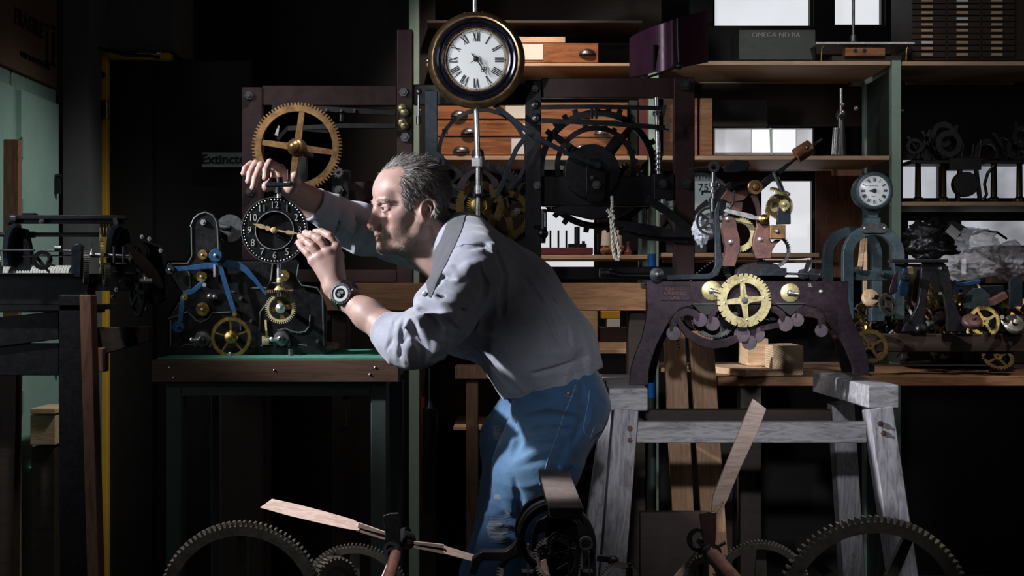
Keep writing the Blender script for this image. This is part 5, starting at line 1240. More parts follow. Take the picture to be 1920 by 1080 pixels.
m = MB(); m.cyl(P(890,-60,HY+.035), P(890,30,HY+.035), .0065, n=14); m.cyl(P(892,195,HY+.03), P(896,305,HY+.03), .0085, n=18); H.part('rod', m, 'steel')
# ================================================================ BIG OXBLOOD TOWER-CLOCK FRAME BEHIND THE MAN
FY = .80
FR = Thing('turret_clock', 'large turret clock in a dark red iron frame standing on timber behind the man', 'clock', (0.0, FY, 1.0))
def fbar(x0, y0, x1, y1, Y=FY, t=.045, mat='oxblood', name='frame_bar', T=None, bevel=.003):
    m = MB(); bx(m, x0, y0, x1, y1, Y, t); return (T or FR).part(name, m, mat, bevel=bevel)
fbar(453,163,491,533); fbar(744,55,774,533); fbar(985,150,1015,500,FY-.02,.05,'black_iron'); fbar(1264,144,1303,520,FY-.02)
fbar(491,160,744,198,FY+.01,.03,name='top_rail'); fbar(774,158,985,196,FY+.02,.03,'black_iron',name='top_rail'); fbar(1015,146,1264,183,FY,.03,name='top_rail')
fbar(1015,330,1233,386,FY+.03,.06,'black_iron',name='middle_rail'); fbar(1226,325,1264,375,FY-.025,.05,'black_iron',name='bearing_block'); fbar(655,340,744,378,FY+.03,.04,name='middle_rail'); fbar(774,338,985,372,FY+.12,.03,'black_iron',name='middle_rail')
fbar(491,505,744,530,FY+.02,.03,name='bottom_rail'); fbar(1015,500,1264,524,FY+.05,.03,'black_iron',name='bottom_rail')
for x, y, r in ((468,180,9),(757,174,9),(760,258,9.5),(1003,167,7),(1007,348,8),(1285,161,10),(1288,345,10),(1243,345,9),(470,360,9),(636,357,10),(970,396,7)):
    m = MB(); m.hexnut(P(x,y,FY-.022 if x > 900 else FY), r*S(FY), .014); FR.part('nut', m, 'dark_steel')
for x, y in ((755,204),(759,211),(755,229),(759,235),(1002,197),(1004,222)):
    m = MB(); m.lathe([(.014,0),(.014,.012),(.010,.016),(.010,.022),(.005,.024),(.004,.03),(1e-5,.031)], P(x,y,FY-.02), (0,-1,0), 18); FR.part('pulley', m, 'old_brass' if x < 900 else 'dark_steel')
# timber under the frame
bm = Thing('timber_beam', 'long orange-brown timber beam carrying the red iron clock frame', 'beam', (0.1, FY, .9))
m = MB(); bx(m, 600, 530, 1212, 583, FY-.06, .16); bm.part('beam', m, 'orange_wood', bevel=.003)
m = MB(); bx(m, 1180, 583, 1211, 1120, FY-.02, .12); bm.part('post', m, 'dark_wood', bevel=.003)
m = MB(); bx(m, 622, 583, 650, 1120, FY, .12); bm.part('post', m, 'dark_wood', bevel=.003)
# bronze gear
c = P(558,277,.60); k = S(.60); m = MB(); m.gear(c, 84*k, 80, .018, .14, .065, pointed=.2); g = FR.part('bronze_wheel', m, 'bronze', label='large bronze toothed wheel with four spokes')
m = MB(); m.spokes(c, .010, 68*k, 4, .020, .015, .012, phase=math.radians(-8), off=.003); m.add([], []); FR.part('spokes', m, 'bronze', g)
m = MB(); m.lathe([(.026,-.01),(.026,.02),(.020,.03),(.016,.032),(.016,.05),(.011,.055),(.006,.058),(1e-5,.059)], c, (-.12,-1,0), 28); FR.part('hub', m, 'bronze', g)
m = MB(); m.cyl(c, c+W(0,.25,0), .012); FR.part('axle', m, 'dark_steel', g)
fbar(621,318,655,378,.70,.03,'black_iron',name='bearing_block')
m = MB(); m.gear(P(636,325,.66), .016, 10, .02, .4, .25); m.cyl(P(636,325,.66), P(636,325,.80), .008); FR.part('pinion', m, 'dark_steel')
m = MB(); m.hexnut(P(636,357,.70), .015, .012); FR.part('nut', m, 'dark_steel')
m = MB(); m.strip([P(563,290,.78), P(560,350,.78), P(570,385,.78)], [.045,.05,.06], .02, up=(0,1,0)); FR.part('casting', m, 'black_iron', bevel=.004)
for pts, w_, Y in (([(510,201),(600,204),(742,212)],10,.74), ([(540,241),(640,236),(742,236)],9,.76), ([(520,262),(540,240),(615,246)],8,.84)): lever(FR, pts, w_, Y, 'black_iron', t=.01)
for x, y in ((612,207),(640,208),(665,207)): m = MB(); m.hexnut(P(x,y,.73), .005, .006); FR.part('bolt', m, 'dark_steel')
m = MB(); m.cyl(P(640,205,.75), P(640,228,.75), .006); FR.part('link', m, 'black_iron')
m = MB(); m.strip([P(523,236,.70), P(518,254,.70)], [.004,.010], .004); FR.part('bright_wedge', m, 'steel')
# link rod near middle post
m = MB(); m.tube([P(785,174,.74), P(785,218,.74)], .0035, 8); m.sphere(P(785,172,.74), .010, 12); m.cyl(P(785,218,.74), P(785,233,.74), .008, n=12); FR.part('link_rod', m, 'dark_steel')
# blue-black hanging bracket
m = MB(); m.plate([(797,170),(820,170),(820,282),(832,292),(836,306),(828,318),(812,316),(800,300),(797,285)], .70, .014); FR.part('bracket', m, 'blue_black', bevel=.002)
m = MB(); disc(m, 818, 300, .67, .70, .010); FR.part('pivot', m, 'gloss_black')
# iron hoop and straps
c = P(905,288,.86); m = MB(); m.ring(c, 78*S(.86), 85*S(.86), .014, (0,-1,0), 72); FR.part('hoop', m, 'black_iron')
lever(FR, [(925,195),(1000,255),(1065,288),(1125,312)], [9,10,9,8], .66, 'blue_black', 'strap')
lever(FR, [(990,250),(968,280),(955,310),(942,345),(929,372)], [8,9,9,9,6], .62, 'blue_black', 'blade')
lever(FR, [(820,292),(860,322),(880,345)], 9, .84, 'black_iron', 'strap')
# going train round the vertical rod
c = P(905,400,.90); m = MB(); m.gear(c, 98*S(.90), 84, .014, .14, .06); g = FR.part('iron_wheel', m, 'black_iron'); m = MB(); m.spokes(c, .01, 82*S(.9), 5, .02, .016, .01, phase=.4); FR.part('spokes', m, 'black_iron', g)
c = P(900,386,.80); m = MB(); m.gear(c, 47*S(.8), 60, .014, .28, .06); g = FR.part('brass_wheel', m, 'dark_brass'); m = MB(); m.spokes(c, .01, 34*S(.8), 4, .02, .018, .01, phase=.75); FR.part('spokes', m, 'dark_brass', g)
c = P(952,402,.84); m = MB(); m.gear(c, 46*S(.84), 58, .014, .24, .06); g = FR.part('brass_wheel', m, 'dark_brass'); m = MB(); m.spokes(c, .01, 36*S(.84), 4, .02, .018, .01, phase=.2); FR.part('spokes', m, 'dark_brass', g)
c = P(898,385,.72)      # bevel wheel with radiating teeth
m = MB(); n_ = 30; m.lathe([(15*S(.72),0),(15*S(.72),.012),(8*S(.72),.016),(1e-5,.017)], c, (0,-1,0), 24)
for i in range(n_):
    a = 2*PI*i/n_; d = W(math.cos(a),0,math.sin(a)); m.bar(c+d*14*S(.72)+W(0,-.013,0), c+d*22*S(.72)+W(0,-.003,0), .0028, .006)
FR.part('bevel_wheel', m, 'brass')
c = P(897,370,.665); m = MB(); m.gear(c, .034, 28, .009, .4, .14, ax=(0,0,1)); m.cyl(c, c+W(0,0,.007), .025, n=24); FR.part('bevel_wheel', m, 'black_iron')
m = MB(); m.cyl(P(896,300,.655), P(897,452,.655), .0085, n=18); FR.part('shaft', m, 'steel')
m = MB(); m.cyl(P(897,367,.655), P(897,349,.655), .0125, n=20); FR.part('collar', m, 'steel'); m = MB(); m.cyl(P(897,313,.655), P(897,294,.655), .0185, n=20); FR.part('collar', m, 'steel')
m = MB(); bx(m, 884, 296, 900, 312, .63, .02); FR.part('clamp', m, 'relief_silver', bevel=.001)
m = MB(); m.ring(P(896,290,.70), .010, .019, .008); FR.part('eye', m, 'gloss_black')
m = MB(); m.strip([P(895,318,.68), P(880,326,.68), P(868,342,.68), P(864,356,.68)], [.012,.016,.022,.026], .01); m.strip([P(899,318,.68), P(915,326,.68), P(928,340,.68), P(932,352,.68)], [.012,.016,.02,.024], .01); FR.part('fork', m, 'purple_iron', bevel=.002)
# right-hand train: count wheel, drum, wheel
c = P(1120,318,.98); k = S(.98); m = MB(); m.gear(c, 120*k, 34, .012, .10, .07, pointed=.05, skip={3,4,9,16,17,23,29}); g = FR.part('count_wheel', m, 'black_iron'); m = MB(); m.spokes(c, .02, 100*k, 4, .03, .02, .010, phase=.9); FR.part('spokes', m, 'black_iron', g)
c = P(1116,312,.86); k = S(.86); m = MB(); m.gear(c, 80*k, 26, .014, .12, .05, pointed=.05, skip=set(range(8,20))); g = FR.part('locking_wheel', m, 'black_iron'); m = MB(); m.spokes(c, .02, 68*k, 3, .022, .016, .01, phase=.95); FR.part('spokes', m, 'black_iron', g)
m = MB(); disc(m, 1110, 322, .80, .95, 52*S(.8), 48); FR.part('drum', m, 'black_iron', bevel=.003)
m = MB(); m.plate([(1099,368),(1098,318),(1102,304),(1110,297),(1124,297),(1132,304),(1136,318),(1135,368),(1128,380),(1106,380)], .74, .02); FR.part('pillow_bracket', m, 'gloss_black', bevel=.003)
for x, y, r in ((1120,311,7),(1118,347,9),(1110,333,4)): m = MB(); m.hexnut(P(x,y,.738), r*S(.74), .010); FR.part('nut', m, 'dark_steel')
m = MB(); m.gear(P(1181,330,1.05), 26*S(1.05), 18, .02, .3, .18); FR.part('pinion', m, 'dark_brass')
lever(FR, [(1015,201),(1120,200),(1247,203)], 8, .72, 'black_iron'); lever(FR, [(1015,226),(1120,230),(1255,240)], 9, .74, 'black_iron')
m = MB(); m.plate([(1242,198),(1251,196),(1246,218),(1243,213)], .715, .008); FR.part('hook', m, 'dark_steel'); m = MB(); m.plate([(1247,240),(1251,221),(1256,243)], .735, .008); FR.part('spike', m, 'steel')
for x in (1110, 1118): m = MB(); m.cyl(P(x,200,.72), P(x,222,.74), .004); FR.part('pin', m, 'dark_steel')
m = MB(); m.cyl(P(1231,183,.76), P(1235,326,.76), .0075, n=16); m.cyl(P(1243,374,.76), P(1243,402,.76), .008, n=14); FR.part('rod', m, 'steel')
m = MB()
for y in (212, 216): m.cyl(P(1232,y,.76), P(1232,y-3,.76), .013, n=14)
for y in (290,300,310,320): m.cyl(P(1234,y,.76), P(1234,y-4,.76), .012, n=14)
FR.part('collars', m, 'dark_steel')
# fly vanes and levers lower right
for pts, w_ in (([(1213,372),(1255,400),(1303,440)],16), ([(1150,418),(1210,426),(1262,436)],12), ([(1170,428),(1240,440),(1310,440)],10), ([(1160,436),(1215,446),(1290,452)],9)): lever(FR, pts, w_, .72+RNG.random()*.05, 'black_iron', 'fly_vane', t=.006)
m = MB(); m.plate([(1015,395),(1060,400),(1110,412),(1160,405),(1180,392),(1130,385),(1060,384)], .82, .03); FR.part('lower_casting', m, 'black_iron', bevel=.003)
m = MB(); m.cyl(P(1019,392,.70), P(1019,432,.70), .010, n=14); m.sphere(P(1018,438,.70), .016, 14); m.cyl(P(1018,442,.70), P(1018,456,.70), .010, .007, 12); m.cyl(P(1000,426,.71), P(1014,426,.71), .006); FR.part('ball_lever', m, 'gloss_black')
m = MB(); m.tube([P(1015,398,.69), P(1022,400,.69), P(1022,425,.69)], .0035, 8); FR.part('bright_edge', m, 'steel')
# rope
def twist(m, pts, r, n=3, turns=60, rr=None):
    pts = [Vector(p) for p in pts]; L = [0]
    for i in range(1, len(pts)): L.append(L[-1]+(pts[i]-pts[i-1]).length)
    N = max(12, int(L[-1]/(r*1.1)))
    def at(s_):
        for i in range(1, len(pts)):
            if s_ <= L[i]+1e-9: t_ = (s_-L[i-1])/max(1e-9, L[i]-L[i-1]); return pts[i-1].lerp(pts[i], t_), (pts[i]-pts[i-1]).normalized()
        return pts[-1], (pts[-1]-pts[-2]).normalized()
    for k_ in range(n):
        q = []
        for i in range(N+1):
            p, d = at(L[-1]*i/N); u = Vector((0,-1,0)) if abs(d.y) < .9 else Vector((1,0,0)); u = (u-d*u.dot(d)).normalized(); v = d.cross(u); a = 2*PI*(k_/n+i/7)
            q.append(p+(u*math.cos(a)+v*math.sin(a))*r*.55)
        m.tube(q, r*.62, 5)
RP = Thing('rope_loop', 'pale twisted rope loop knotted and hanging from the black drum', 'rope', P(1150,490,.66))
def arc(x0, y0, x1, y1, n=8, sag=0): return [(x0+(x1-x0)*i/n, y0+(y1-y0)*i/n+sag*math.sin(PI*i/n)) for i in range(n+1)]
m = MB(); twist(m, [P(x,y,.68) for x, y in ((1147,368),(1148,385),(1146,398))], .0045); twist(m, [P(x,y,.67) for x, y in ((1138,394),(1144,400),(1151,407),(1150,412))], .005); twist(m, [P(x,y,.67) for x, y in ((1150,394),(1145,402),(1142,408))], .004); RP.part('knot', m, 'rope')
m = MB(); twist(m, [P(x,y,.68) for x, y in ((1146,410),(1147,430),(1149,455),(1151,475),(1154,485),(1158,488),(1161,484),(1161,470),(1157,450),(1151,428),(1148,412))], .0052); RP.part('loop', m, 'rope')
# handle shaft crossing in front
T = Thing('pump_handle', 'black lever with a steel tube end reaching left from the brown cast frame', 'lever', P(1180,515,.30))
m = MB(); m.tube([P(1127,512,.30), P(1150,513,.30), P(1165,517,.30), P(1232,517,.30)], [.011,.010,.008,.008], 14); T.part('shaft', m, 'black_iron')
m = MB(); m.lathe([(.0105,0),(.0135,.001),(.0135,.022),(.011,.026)], P(1124,512,.30), (1,.1,0), 18); m.cyl(P(1143,506,.30), P(1147,506,.30), .004); T.part('steel_end', m, 'dark_steel')
# ================================================================ SAWHORSES
def beam_quad(T, name, c0, c1, w, h, mat, bevel=.004, label=None):
    """square timber between two end centres"""
    m = MB(); m.bar(c0, c1, h, w, up=(1,0,0) if abs((Vector(c1)-Vector(c0)).normalized().x) < .6 else (0,1,0)); return T.part(name, m, mat, bevel=bevel, label=label)
YS = -.05
k = S(YS)
SH = Thing('sawhorse', 'weathered grey wooden trestle with a square beam left end near the man\'s hip', 'trestle', P(1400,1480,.1))
zt = 1.2-(723-540)*k; zb = 1.2-(765-540)*k; hh = zt-zb; zc = (zt+zb)/2
for (cx, cy, wpx, lean, par) in ((1178, 749, 74, -1, 0), (1657, 744, 60, 1, 1)):
    x = P(cx, 0, YS).x; w_ = wpx*k; xe = x+(0.0 if par == 0 else -.0)
    m = MB(); zc_ = 1.2-(cy-540)*k; m.bar((x, YS, zc_), (x+(-.02 if par else .01), YS+.54, zc_), hh*1.05, w_, up=(1,0,0)); SH.part('beam', m, 'grey_wood', bevel=.004, label='left square timber' if par == 0 else 'right square timber')
def slat(x0, y0, x1, y1, Y0, Y1, wpx, t, name, mat='grey_wood_upright'):
    a, b = P(x0,y0,Y0), P(x1,y1,Y1); m = MB(); m.bar(a, b, wpx*S((Y0+Y1)/2), t, up=(0,1,0)); return SH.part(name, m, mat, bevel=.003)
slat(1172,768,1118,1440, YS+.03, YS-.06, 47, .075, 'leg'); slat(1645,765,1745,1440, YS+.03, YS-.06, 47, .075, 'leg')
slat(1150,765,1075,1300, YS+.50, YS+.56, 42, .06, 'leg'); slat(1576,755,1612,1300, YS+.48, YS+.56, 42, .06, 'leg')
m = MB(); bx(m, 1192, 791, 1626, 831, YS+.04, .035); SH.part('rail', m, 'grey_wood', bevel=.003)
m = MB(); bx(m, 1192, 768, 1560, 793, YS+.46, .035); SH.part('rail', m, 'dark_wood', bevel=.003)
m = MB(); bx(m, 1200, 960, 1330, 1100, YS+.55, .03); SH.part('lower_board', m, 'dark_wood', bevel=.003)
for x, y in ((1181,803),(1181,825),(1650,794),(1656,812)): m = MB(); nut(m, x, y, YS-.012, .007, .006); SH.part('bolt', m, 'rust_iron')
# ================================================================ BROWN CAST FRAME WITH COUNT WHEEL
GYF = .04
GM = Thing('cast_turret_movement', 'brown cast-iron turret movement with brass count wheel standing on the grey trestle', 'clock', P(1400,720,.2))
def arcp(cx, cy, r, a0, a1, n=10): return [(cx+r*math.cos(math.radians(a0+(a1-a0)*i/n)), cy-r*math.sin(math.radians(a0+(a1-a0)*i/n))) for i in range(n+1)]
top = [(1214,527),(1590,527)]
right_leg = [(1590,560),(1594,585),(1604,610),(1618,640),(1628,672),(1631,703)]
rin = [(1601,703),(1598,682),(1586,655),(1572,632),(1560,612)]
scr = [(1552,600),(1545,586),(1532,577),(1510,572),(1300,572),(1276,578),(1262,592),(1250,612),(1240,630)]
lin = [(1232,645),(1224,668),(1217,692),(1216,722)]
left_leg = [(1180,722),(1183,690),(1192,662),(1203,635),(1210,605),(1214,575)]
m = MB(); m.plate(top+right_leg+rin+scr+lin+left_leg, GYF, .016); fp = GM.part('front_plate', m, 'purple_iron', bevel=.0015)
m = MB(); m.plate([(1232,527),(1570,527),(1578,585),(1600,640),(1606,698),(1580,698),(1566,640),(1545,600),(1500,592),(1300,592),(1262,610),(1240,650),(1226,718),(1196,718),(1205,650),(1224,600)], GYF+.42, .016); GM.part('rear_plate', m, 'oxblood', bevel=.0015)
# sweep and trefoil under the wheel
m = MB(); ar = arcp(1338,566,84,-135,-62,14)
m.strip([P(x,y,GYF) for x, y in [(1272,600)]+[(1278,612),(1292,628),(1312,640),(1335,646),(1360,643),(1382,634)]], [.012,.016,.020,.022,.022,.022,.018], .016); GM.part('scrolled_brace', m, 'purple_iron', bevel=.001)
def lobes(name, discs, strips, w_, Y=GYF-.001, th=.017):
    m = MB()
    for x, y, r in discs: m.cyl(P(x,y,Y+th), P(x,y,Y), r*S(Y), n=28)
    for i, q in enumerate(strips): m.strip([P(x,y,Y+th/2+.0004*(i+1)) for x, y in q], w_*S(Y), th)
    return GM.part(name, m, 'purple_iron', bevel=.001)
lobes('trefoil', [(1391.5,627,15.5),(1419,627,15.5),(1405,642,14)], [[(1405,606),(1405,645)], [(1392,624),(1419,624)]], 26)
lobes('scroll', [(1313,600,13.5),(1263,625,14)], [[(1262,622),(1263,604),(1272,590),(1288,584),(1303,588),(1312,600)]], 14)
lobes('scroll', [(1336,607,14)], [[(1336,606),(1333,594),(1338,582),(1350,573)]], 13)
lobes('scroll', [(1472.5,607,15)], [[(1436,578),(1452,580),(1464,588),(1471,602)]], 13)
lobes('scroll', [(1495,600,13),(1540,620,12.5)], [[(1494,598),(1499,586),(1514,580),(1530,584),(1540,596),(1541,616)]], 14)
m = MB(); m.strip([P(1425,616,GYF), P(1460,609,GYF)], .013, .014); GM.part('scrolled_brace', m, 'purple_iron')
m = MB(); bx(m, 1300, 569, 1342, 571, GYF-.004, .02); bx(m, 1456, 568, 1508, 570, GYF-.004, .02); GM.part('ledge', m, 'dark_steel')
# openings filled with flat black plates, their shade put into the colour
for q in ([(1300,572),(1342,572),(1328,590),(1318,590)], [(1457,572),(1507,572),(1490,585),(1482,592)]): m = MB(); m.plate(q, GYF-.001, .004); GM.part('recess', m, 'ink')
# cast maker's plate
m = MB(); bx(m, 1238, 536, 1294, 563, GYF-.004, .005); np_ = GM.part('name_plate', m, 'purple_iron', bevel=.001)
for txt, y in (('GERARD', 541.5), ('A FERRIERES', 550), ('OISE', 558.5)): GM.part('raised_lettering', text_mb(txt, .0125 if len(txt) < 8 else .0105, .003, face_cam(P(1266,y,GYF-.0045)), weight=.0002), 'rust_iron', np_)
GM.part('stamped_mark', text_mb('SL', .012, .001, face_cam(P(1519,535,GYF-.0005)), weight=.0003), 'grey_card', fp)
# count wheel: irregular slots, four spokes
def slotted(c, r, r0, slots, dep, wid, t):
    out = []; n = 360; inner = []
    for i in range(n):
        a = 360*i/n; rr = r
        for s_ in slots:
            if abs((a-s_+180) % 360-180) < wid: rr = r*(1-dep)
        out.append((rr, math.radians(a))); inner.append((r0, math.radians(a)))
    vs = []; fs = []
    for z in (0, t):
        for L_ in (out, inner):
            for rr, a in L_: vs.append(c+W(rr*math.cos(a), -z, rr*math.sin(a)))
    for i in range(n):
        j = (i+1) % n; fs += [(i, j, n+j, n+i), (2*n+i, 3*n+i, 3*n+j, 2*n+j), (i, 2*n+i, 2*n+j, j), (n+i, n+j, 3*n+j, 3*n+i)]
    return vs, fs
c = P(1395,563,GYF-.045); k = S(GYF-.045); slots = [104,92,80,70,60,51,42,33,26,19,12,6,0,135,150,165,180,192,207,222,238,254,278,305]
vs, fs = slotted(c, 50.5*k, 33*k, slots, .10, 1.05, .005); m = MB(); m.add(vs, fs); cw = GM.part('count_wheel', m, 'old_brass', label='brass count wheel with slotted edge')
m = MB(); m.spokes(c, .008, 34*k, 4, .016, .011, .004, phase=math.radians(6)); m.ring(c, .004, 11*k, .006, (0,-1,0), 24); GM.part('spokes', m, 'old_brass', cw)
m = MB(); m.cyl(c+W(0,.08,0), c+W(0,-.012,0), .008, n=16); m.cyl(c+W(0,-.01,0), c+W(0,-.018,0), .005, n=12); GM.part('axle', m, 'dark_steel', cw)
for a in (8, 98, 188, 278): m = MB(); m.lathe([(.003,.004),(.003,.006),(1e-5,.007)], c+W(math.cos(math.radians(a))*37*k, 0, math.sin(math.radians(a))*37*k), (0,-1,0), 10); GM.part('rivet', m, 'steel', cw)
m = MB(); m.strip([c+W(0,-.006,.002), c+W(-.003,-.006,.036)], [.004,.001], .002); GM.part('pointer', m, 'brass', cw)
for x, y, r in ((1334,545,19),(1481,549,18)):
    m = MB(); m.lathe([(r*k,0),(r*k,.004),(r*k*.8,.006),(1e-5,.006)], P(x,y,GYF-.002), (0,-1,0), 32); p_ = GM.part('brass_cap', m, 'old_brass')
    m = MB(); m.lathe([(.007,.004),(.007,.014),(.004,.018),(1e-5,.019)], P(x-2,y,GYF-.002), (0,-1,0), 14); m.cyl(P(x,y,GYF-.02), P(x+16,y+2,GYF-.024), .004, .003); GM.part('stud', m, 'steel', p_)
m = MB(); m.gear(P(1344,547,GYF-.01), .012, 12, .008, .4, .2); GM.part('pinion', m, 'old_brass')
for x, y in ((1539,547),): m = MB(); m.lathe([(.005,0),(.005,.004),(1e-5,.006)], P(x,y,GYF), (0,-1,0), 12); GM.part('rivet', m, 'steel')
# wheel behind the plate
c = P(1338,590,GYF+.06); m = MB(); m.gear(c, 45*S(GYF+.06), 54, .012, .14, .06, phase=.1); g = GM.part('steel_wheel', m, 'dark_steel')
m = MB(); m.spokes(c, .006, 36*S(.1), 5, .014, .010, .01); GM.part('spokes', m, 'dark_steel', g)
m = MB(); disc(m, 1340, 590, GYF+.1, GYF+.36, .05, 30); GM.part('barrel', m, 'black_iron')
m = MB(); disc(m, 1450, 575, GYF+.06, GYF+.4, .035, 30); GM.part('barrel', m, 'black_iron')
for x in (1235, 1400, 1570): m = MB(); disc(m, x, 535, GYF+.01, GYF+.42, .009, 12); GM.part('cross_pillar', m, 'black_iron')
m = MB(); m.box((P(1400,0,.2).x, .26, P(0,712,.26).z+.012), (.02,.02,.02)) if False else None
# upper rails
m = MB(); m.strip([P(1250,520,GYF-.01), P(1330,518,GYF-.01), P(1341,512,GYF-.01), P(1347,498,GYF-.01), P(1345,440,GYF-.01), P(1344,395,GYF-.01), P(1349,378,GYF-.01)], [.013,.014,.018,.018,.014,.011,.009], .012); GM.part('cranked_arm', m, 'blue_black', bevel=.0015)
m = MB(); m.lathe([(.017,0),(.017,.012),(.011,.014),(.011,.020),(.006,.022),(.005,.028),(1e-5,.029)], P(1231,515,GYF-.02), (0,-1,0), 22); GM.part('roller', m, 'dark_steel')
m = MB(); bx(m, 1425, 502, 1475, 517, GYF-.03, .05); GM.part('slide_bar', m, 'blue_black', bevel=.001)
m = MB(); m.tube([P(1475,513,GYF), P(1537,515,GYF)], .003, 8); m.sphere(P(1537,515,GYF), .004, 8); GM.part('pin_rod', m, 'dark_steel')
m = MB(); m.plate([(1380,527),(1384,505),(1400,495),(1430,488),(1455,495),(1470,507),(1474,527)], GYF+.04, .05); GM.part('upper_bed', m, 'black_iron', bevel=.002)
m = MB(); m.gear(P(1395,500,GYF+.1), .055, 50, .01, .2, .07); GM.part('upper_wheel', m, 'black_iron')
# wing nut shape at right
m = MB(); m.plate([(1508,505),(1515,486),(1522,488),(1516,508)], GYF+.05, .008); m.lathe([(.013,0),(.013,.012),(1e-5,.013)], P(1505,514,GYF+.05), (0,-1,0), 16); m.lathe([(.015,0),(.015,.008),(1e-5,.009)], P(1525,515,GYF+.06), (0,-1,0), 16); GM.part('wing_nut', m, 'blue_black')
# red-brown standards
st1 = [(1357,408),(1366,402),(1376,404),(1381,415),(1383,430),(1388,448),(1388,468),(1383,485),(1378,500),(1352,500),(1358,480),(1360,465),(1356,448),(1353,430)]
m = MB(); m.plate(st1, GYF+.0, .02); s1 = GM.part('left_standard', m, 'rust_iron', bevel=.002)
st2 = [(1420,412),(1443,412),(1444,448),(1447,455),(1456,449),(1466,449),(1455,458),(1448,470),(1446,485),(1418,485),(1413,470),(1412,450),(1415,438),(1419,425)]
m = MB(); m.plate(st2, GYF+.0, .02); s2 = GM.part('right_standard', m, 'rust_iron', bevel=.002)
for x, y in ((1364,411),(1370,454),(1425,449)): m = MB(); m.lathe([(.006,0),(.006,.006),(1e-5,.008)], P(x,y,GYF), (0,-1,0), 14); GM.part('rivet', m, 'steel', s1 if x < 1400 else s2)
m = MB(); m.plate([(1366,402),(1372,380),(1394,378),(1392,395),(1386,404)], GYF+.03, .02); m.plate([(1352,372),(1372,345),(1410,342),(1415,352),(1395,376),(1368,380)], GYF+.06, .03); GM.part('upper_casting', m, 'rust_iron', bevel=.002)
m = MB(); m.plate([(1358,350),(1368,341),(1411,338),(1412,344),(1385,347),(1370,356)], GYF+.02, .05); GM.part('top_bar', m, 'black_iron', bevel=.001)
m = MB(); m.ring(P(1415,352,GYF+.0), .010, .017, .02); m.lathe([(.018,0),(.018,.006),(.012,.010),(.008,.02),(1e-5,.021)], P(1415,351,GYF), (0,-1,0), 22); GM.part('knuckle', m, 'bronze')
m = MB(); m.strip([P(1413,365,GYF+.01), P(1420,385,GYF+.01), P(1424,405,GYF+.01)], [.014,.011,.010], .012); GM.part('arm', m, 'oxblood')
m = MB(); m.strip([P(1357,395,GYF-.02), P(1362,395,GYF-.02), P(1408,406,GYF-.02), P(1414,408,GYF-.02), P(1430,409,GYF-.02)], [.004,.010,.013,.010,.010], .005); GM.part('steel_pawl', m, 'steel', bevel=.0006)
m = MB(); m.lathe([(.012,0),(.012,.008),(.008,.012),(.004,.013),(.0035,.018),(1e-5,.019)], P(1432,411,GYF-.02), (0,-1,0), 22); GM.part('brass_knob', m, 'brass')
# counterweight arm
m = MB(); m.strip([P(1418,358,GYF+.0), P(1440,338,GYF+.0), P(1462,322,GYF+.0), P(1478,308,GYF+.0)], [.016,.018,.013,.008], .010); m.tube([P(1478,309,GYF), P(1497,293,GYF)], .0038, 10); GM.part('weight_arm', m, 'black_iron', bevel=.001)
a_, b_ = P(1492,293,GYF), P(1530,269,GYF); m = MB(); d_ = (b_-a_).normalized(); m.lathe([(.012,0),(.0185,.001),(.019,.004),(.019,.043),(.0175,.046),(1e-5,.046)], a_, d_, 32); w_ = GM.part('counterweight', m, 'copper_weight')
m = MB(); m.cyl(b_-d_*.004, b_+d_*.018, .004); m.sphere((a_+b_)/2+W(0,-.02,.004), .005, 10); GM.part('screw', m, 'dark_steel', w_)
# vertical spindle with bevel + brass discs at right
m = MB(); m.cyl(P(1450,322,GYF-.005), P(1466,361,GYF-.005), .0042, n=12); m.cyl(P(1454,320,GYF), P(1470,360,GYF), .0035, n=12); GM.part('twin_rods', m, 'dark_steel')
c = P(1462,361,GYF-.01); m = MB(); m.gear(c, .026, 34, .005, .5, .12, ax=(.28,-.30,1)); GM.part('crown_wheel', m, 'old_brass')
c = P(1462,387,GYF+.01); m = MB(); m.gear(c, 25*S(GYF), 48, .006, .3, .06); m.cyl(c+W(0,.004,0), c+W(0,-.001,0), 18*S(GYF), n=30); GM.part('brass_wheel', m, 'old_brass')
m = MB(); m.gear(P(1452,388,GYF-.02), 17*S(GYF), 30, .006, .35, .12); GM.part('pinion', m, 'dark_brass')
m = MB(); m.plate([(1441,378),(1450,368),(1452,372),(1444,384),(1443,410),(1440,412),(1435,395)], GYF-.025, .006); GM.part('brass_edge', m, 'brass')
m = MB(); m.plate([(1461,383),(1464,374),(1472,373),(1482,376),(1483,420),(1457,421),(1458,400)], GYF-.03, .012); GM.part('fork_plate', m, 'blue_black', bevel=.001)
m = MB(); m.plate(arcp(1471,384,10,0,360,20)[:-1], GYF-.034, .005); m.lathe([(.005,0),(.005,.006),(1e-5,.007)], P(1470,383,GYF-.035), (0,-1,0), 12); m.lathe([(.004,0),(.004,.006),(1e-5,.007)], P(1470,394,GYF-.032), (0,-1,0), 12); GM.part('brass_cap', m, 'old_brass')
m = MB(); bx(m, 1444, 422, 1473, 448, GYF-.03, .03); b_ = GM.part('bearing_block', m, 'bronze', bevel=.0015)
m = MB(); m.lathe([(.006,0),(.006,.004),(.002,.006),(1e-5,.006)], P(1458,434,GYF-.03), (0,-1,0), 14); GM.part('screw', m, 'dark_steel', b_)
c = P(1448,470,GYF+.05); m = MB(); m.gear(c, 34*S(GYF+.05), 44, .008, .14, .07); GM.part('escape_wheel', m, 'dark_steel')
m = MB(); m.gear(P(1385,440,GYF+.06), 33*S(.1), 40, .006, .3, .05); GM.part('escape_wheel', m, 'old_brass')
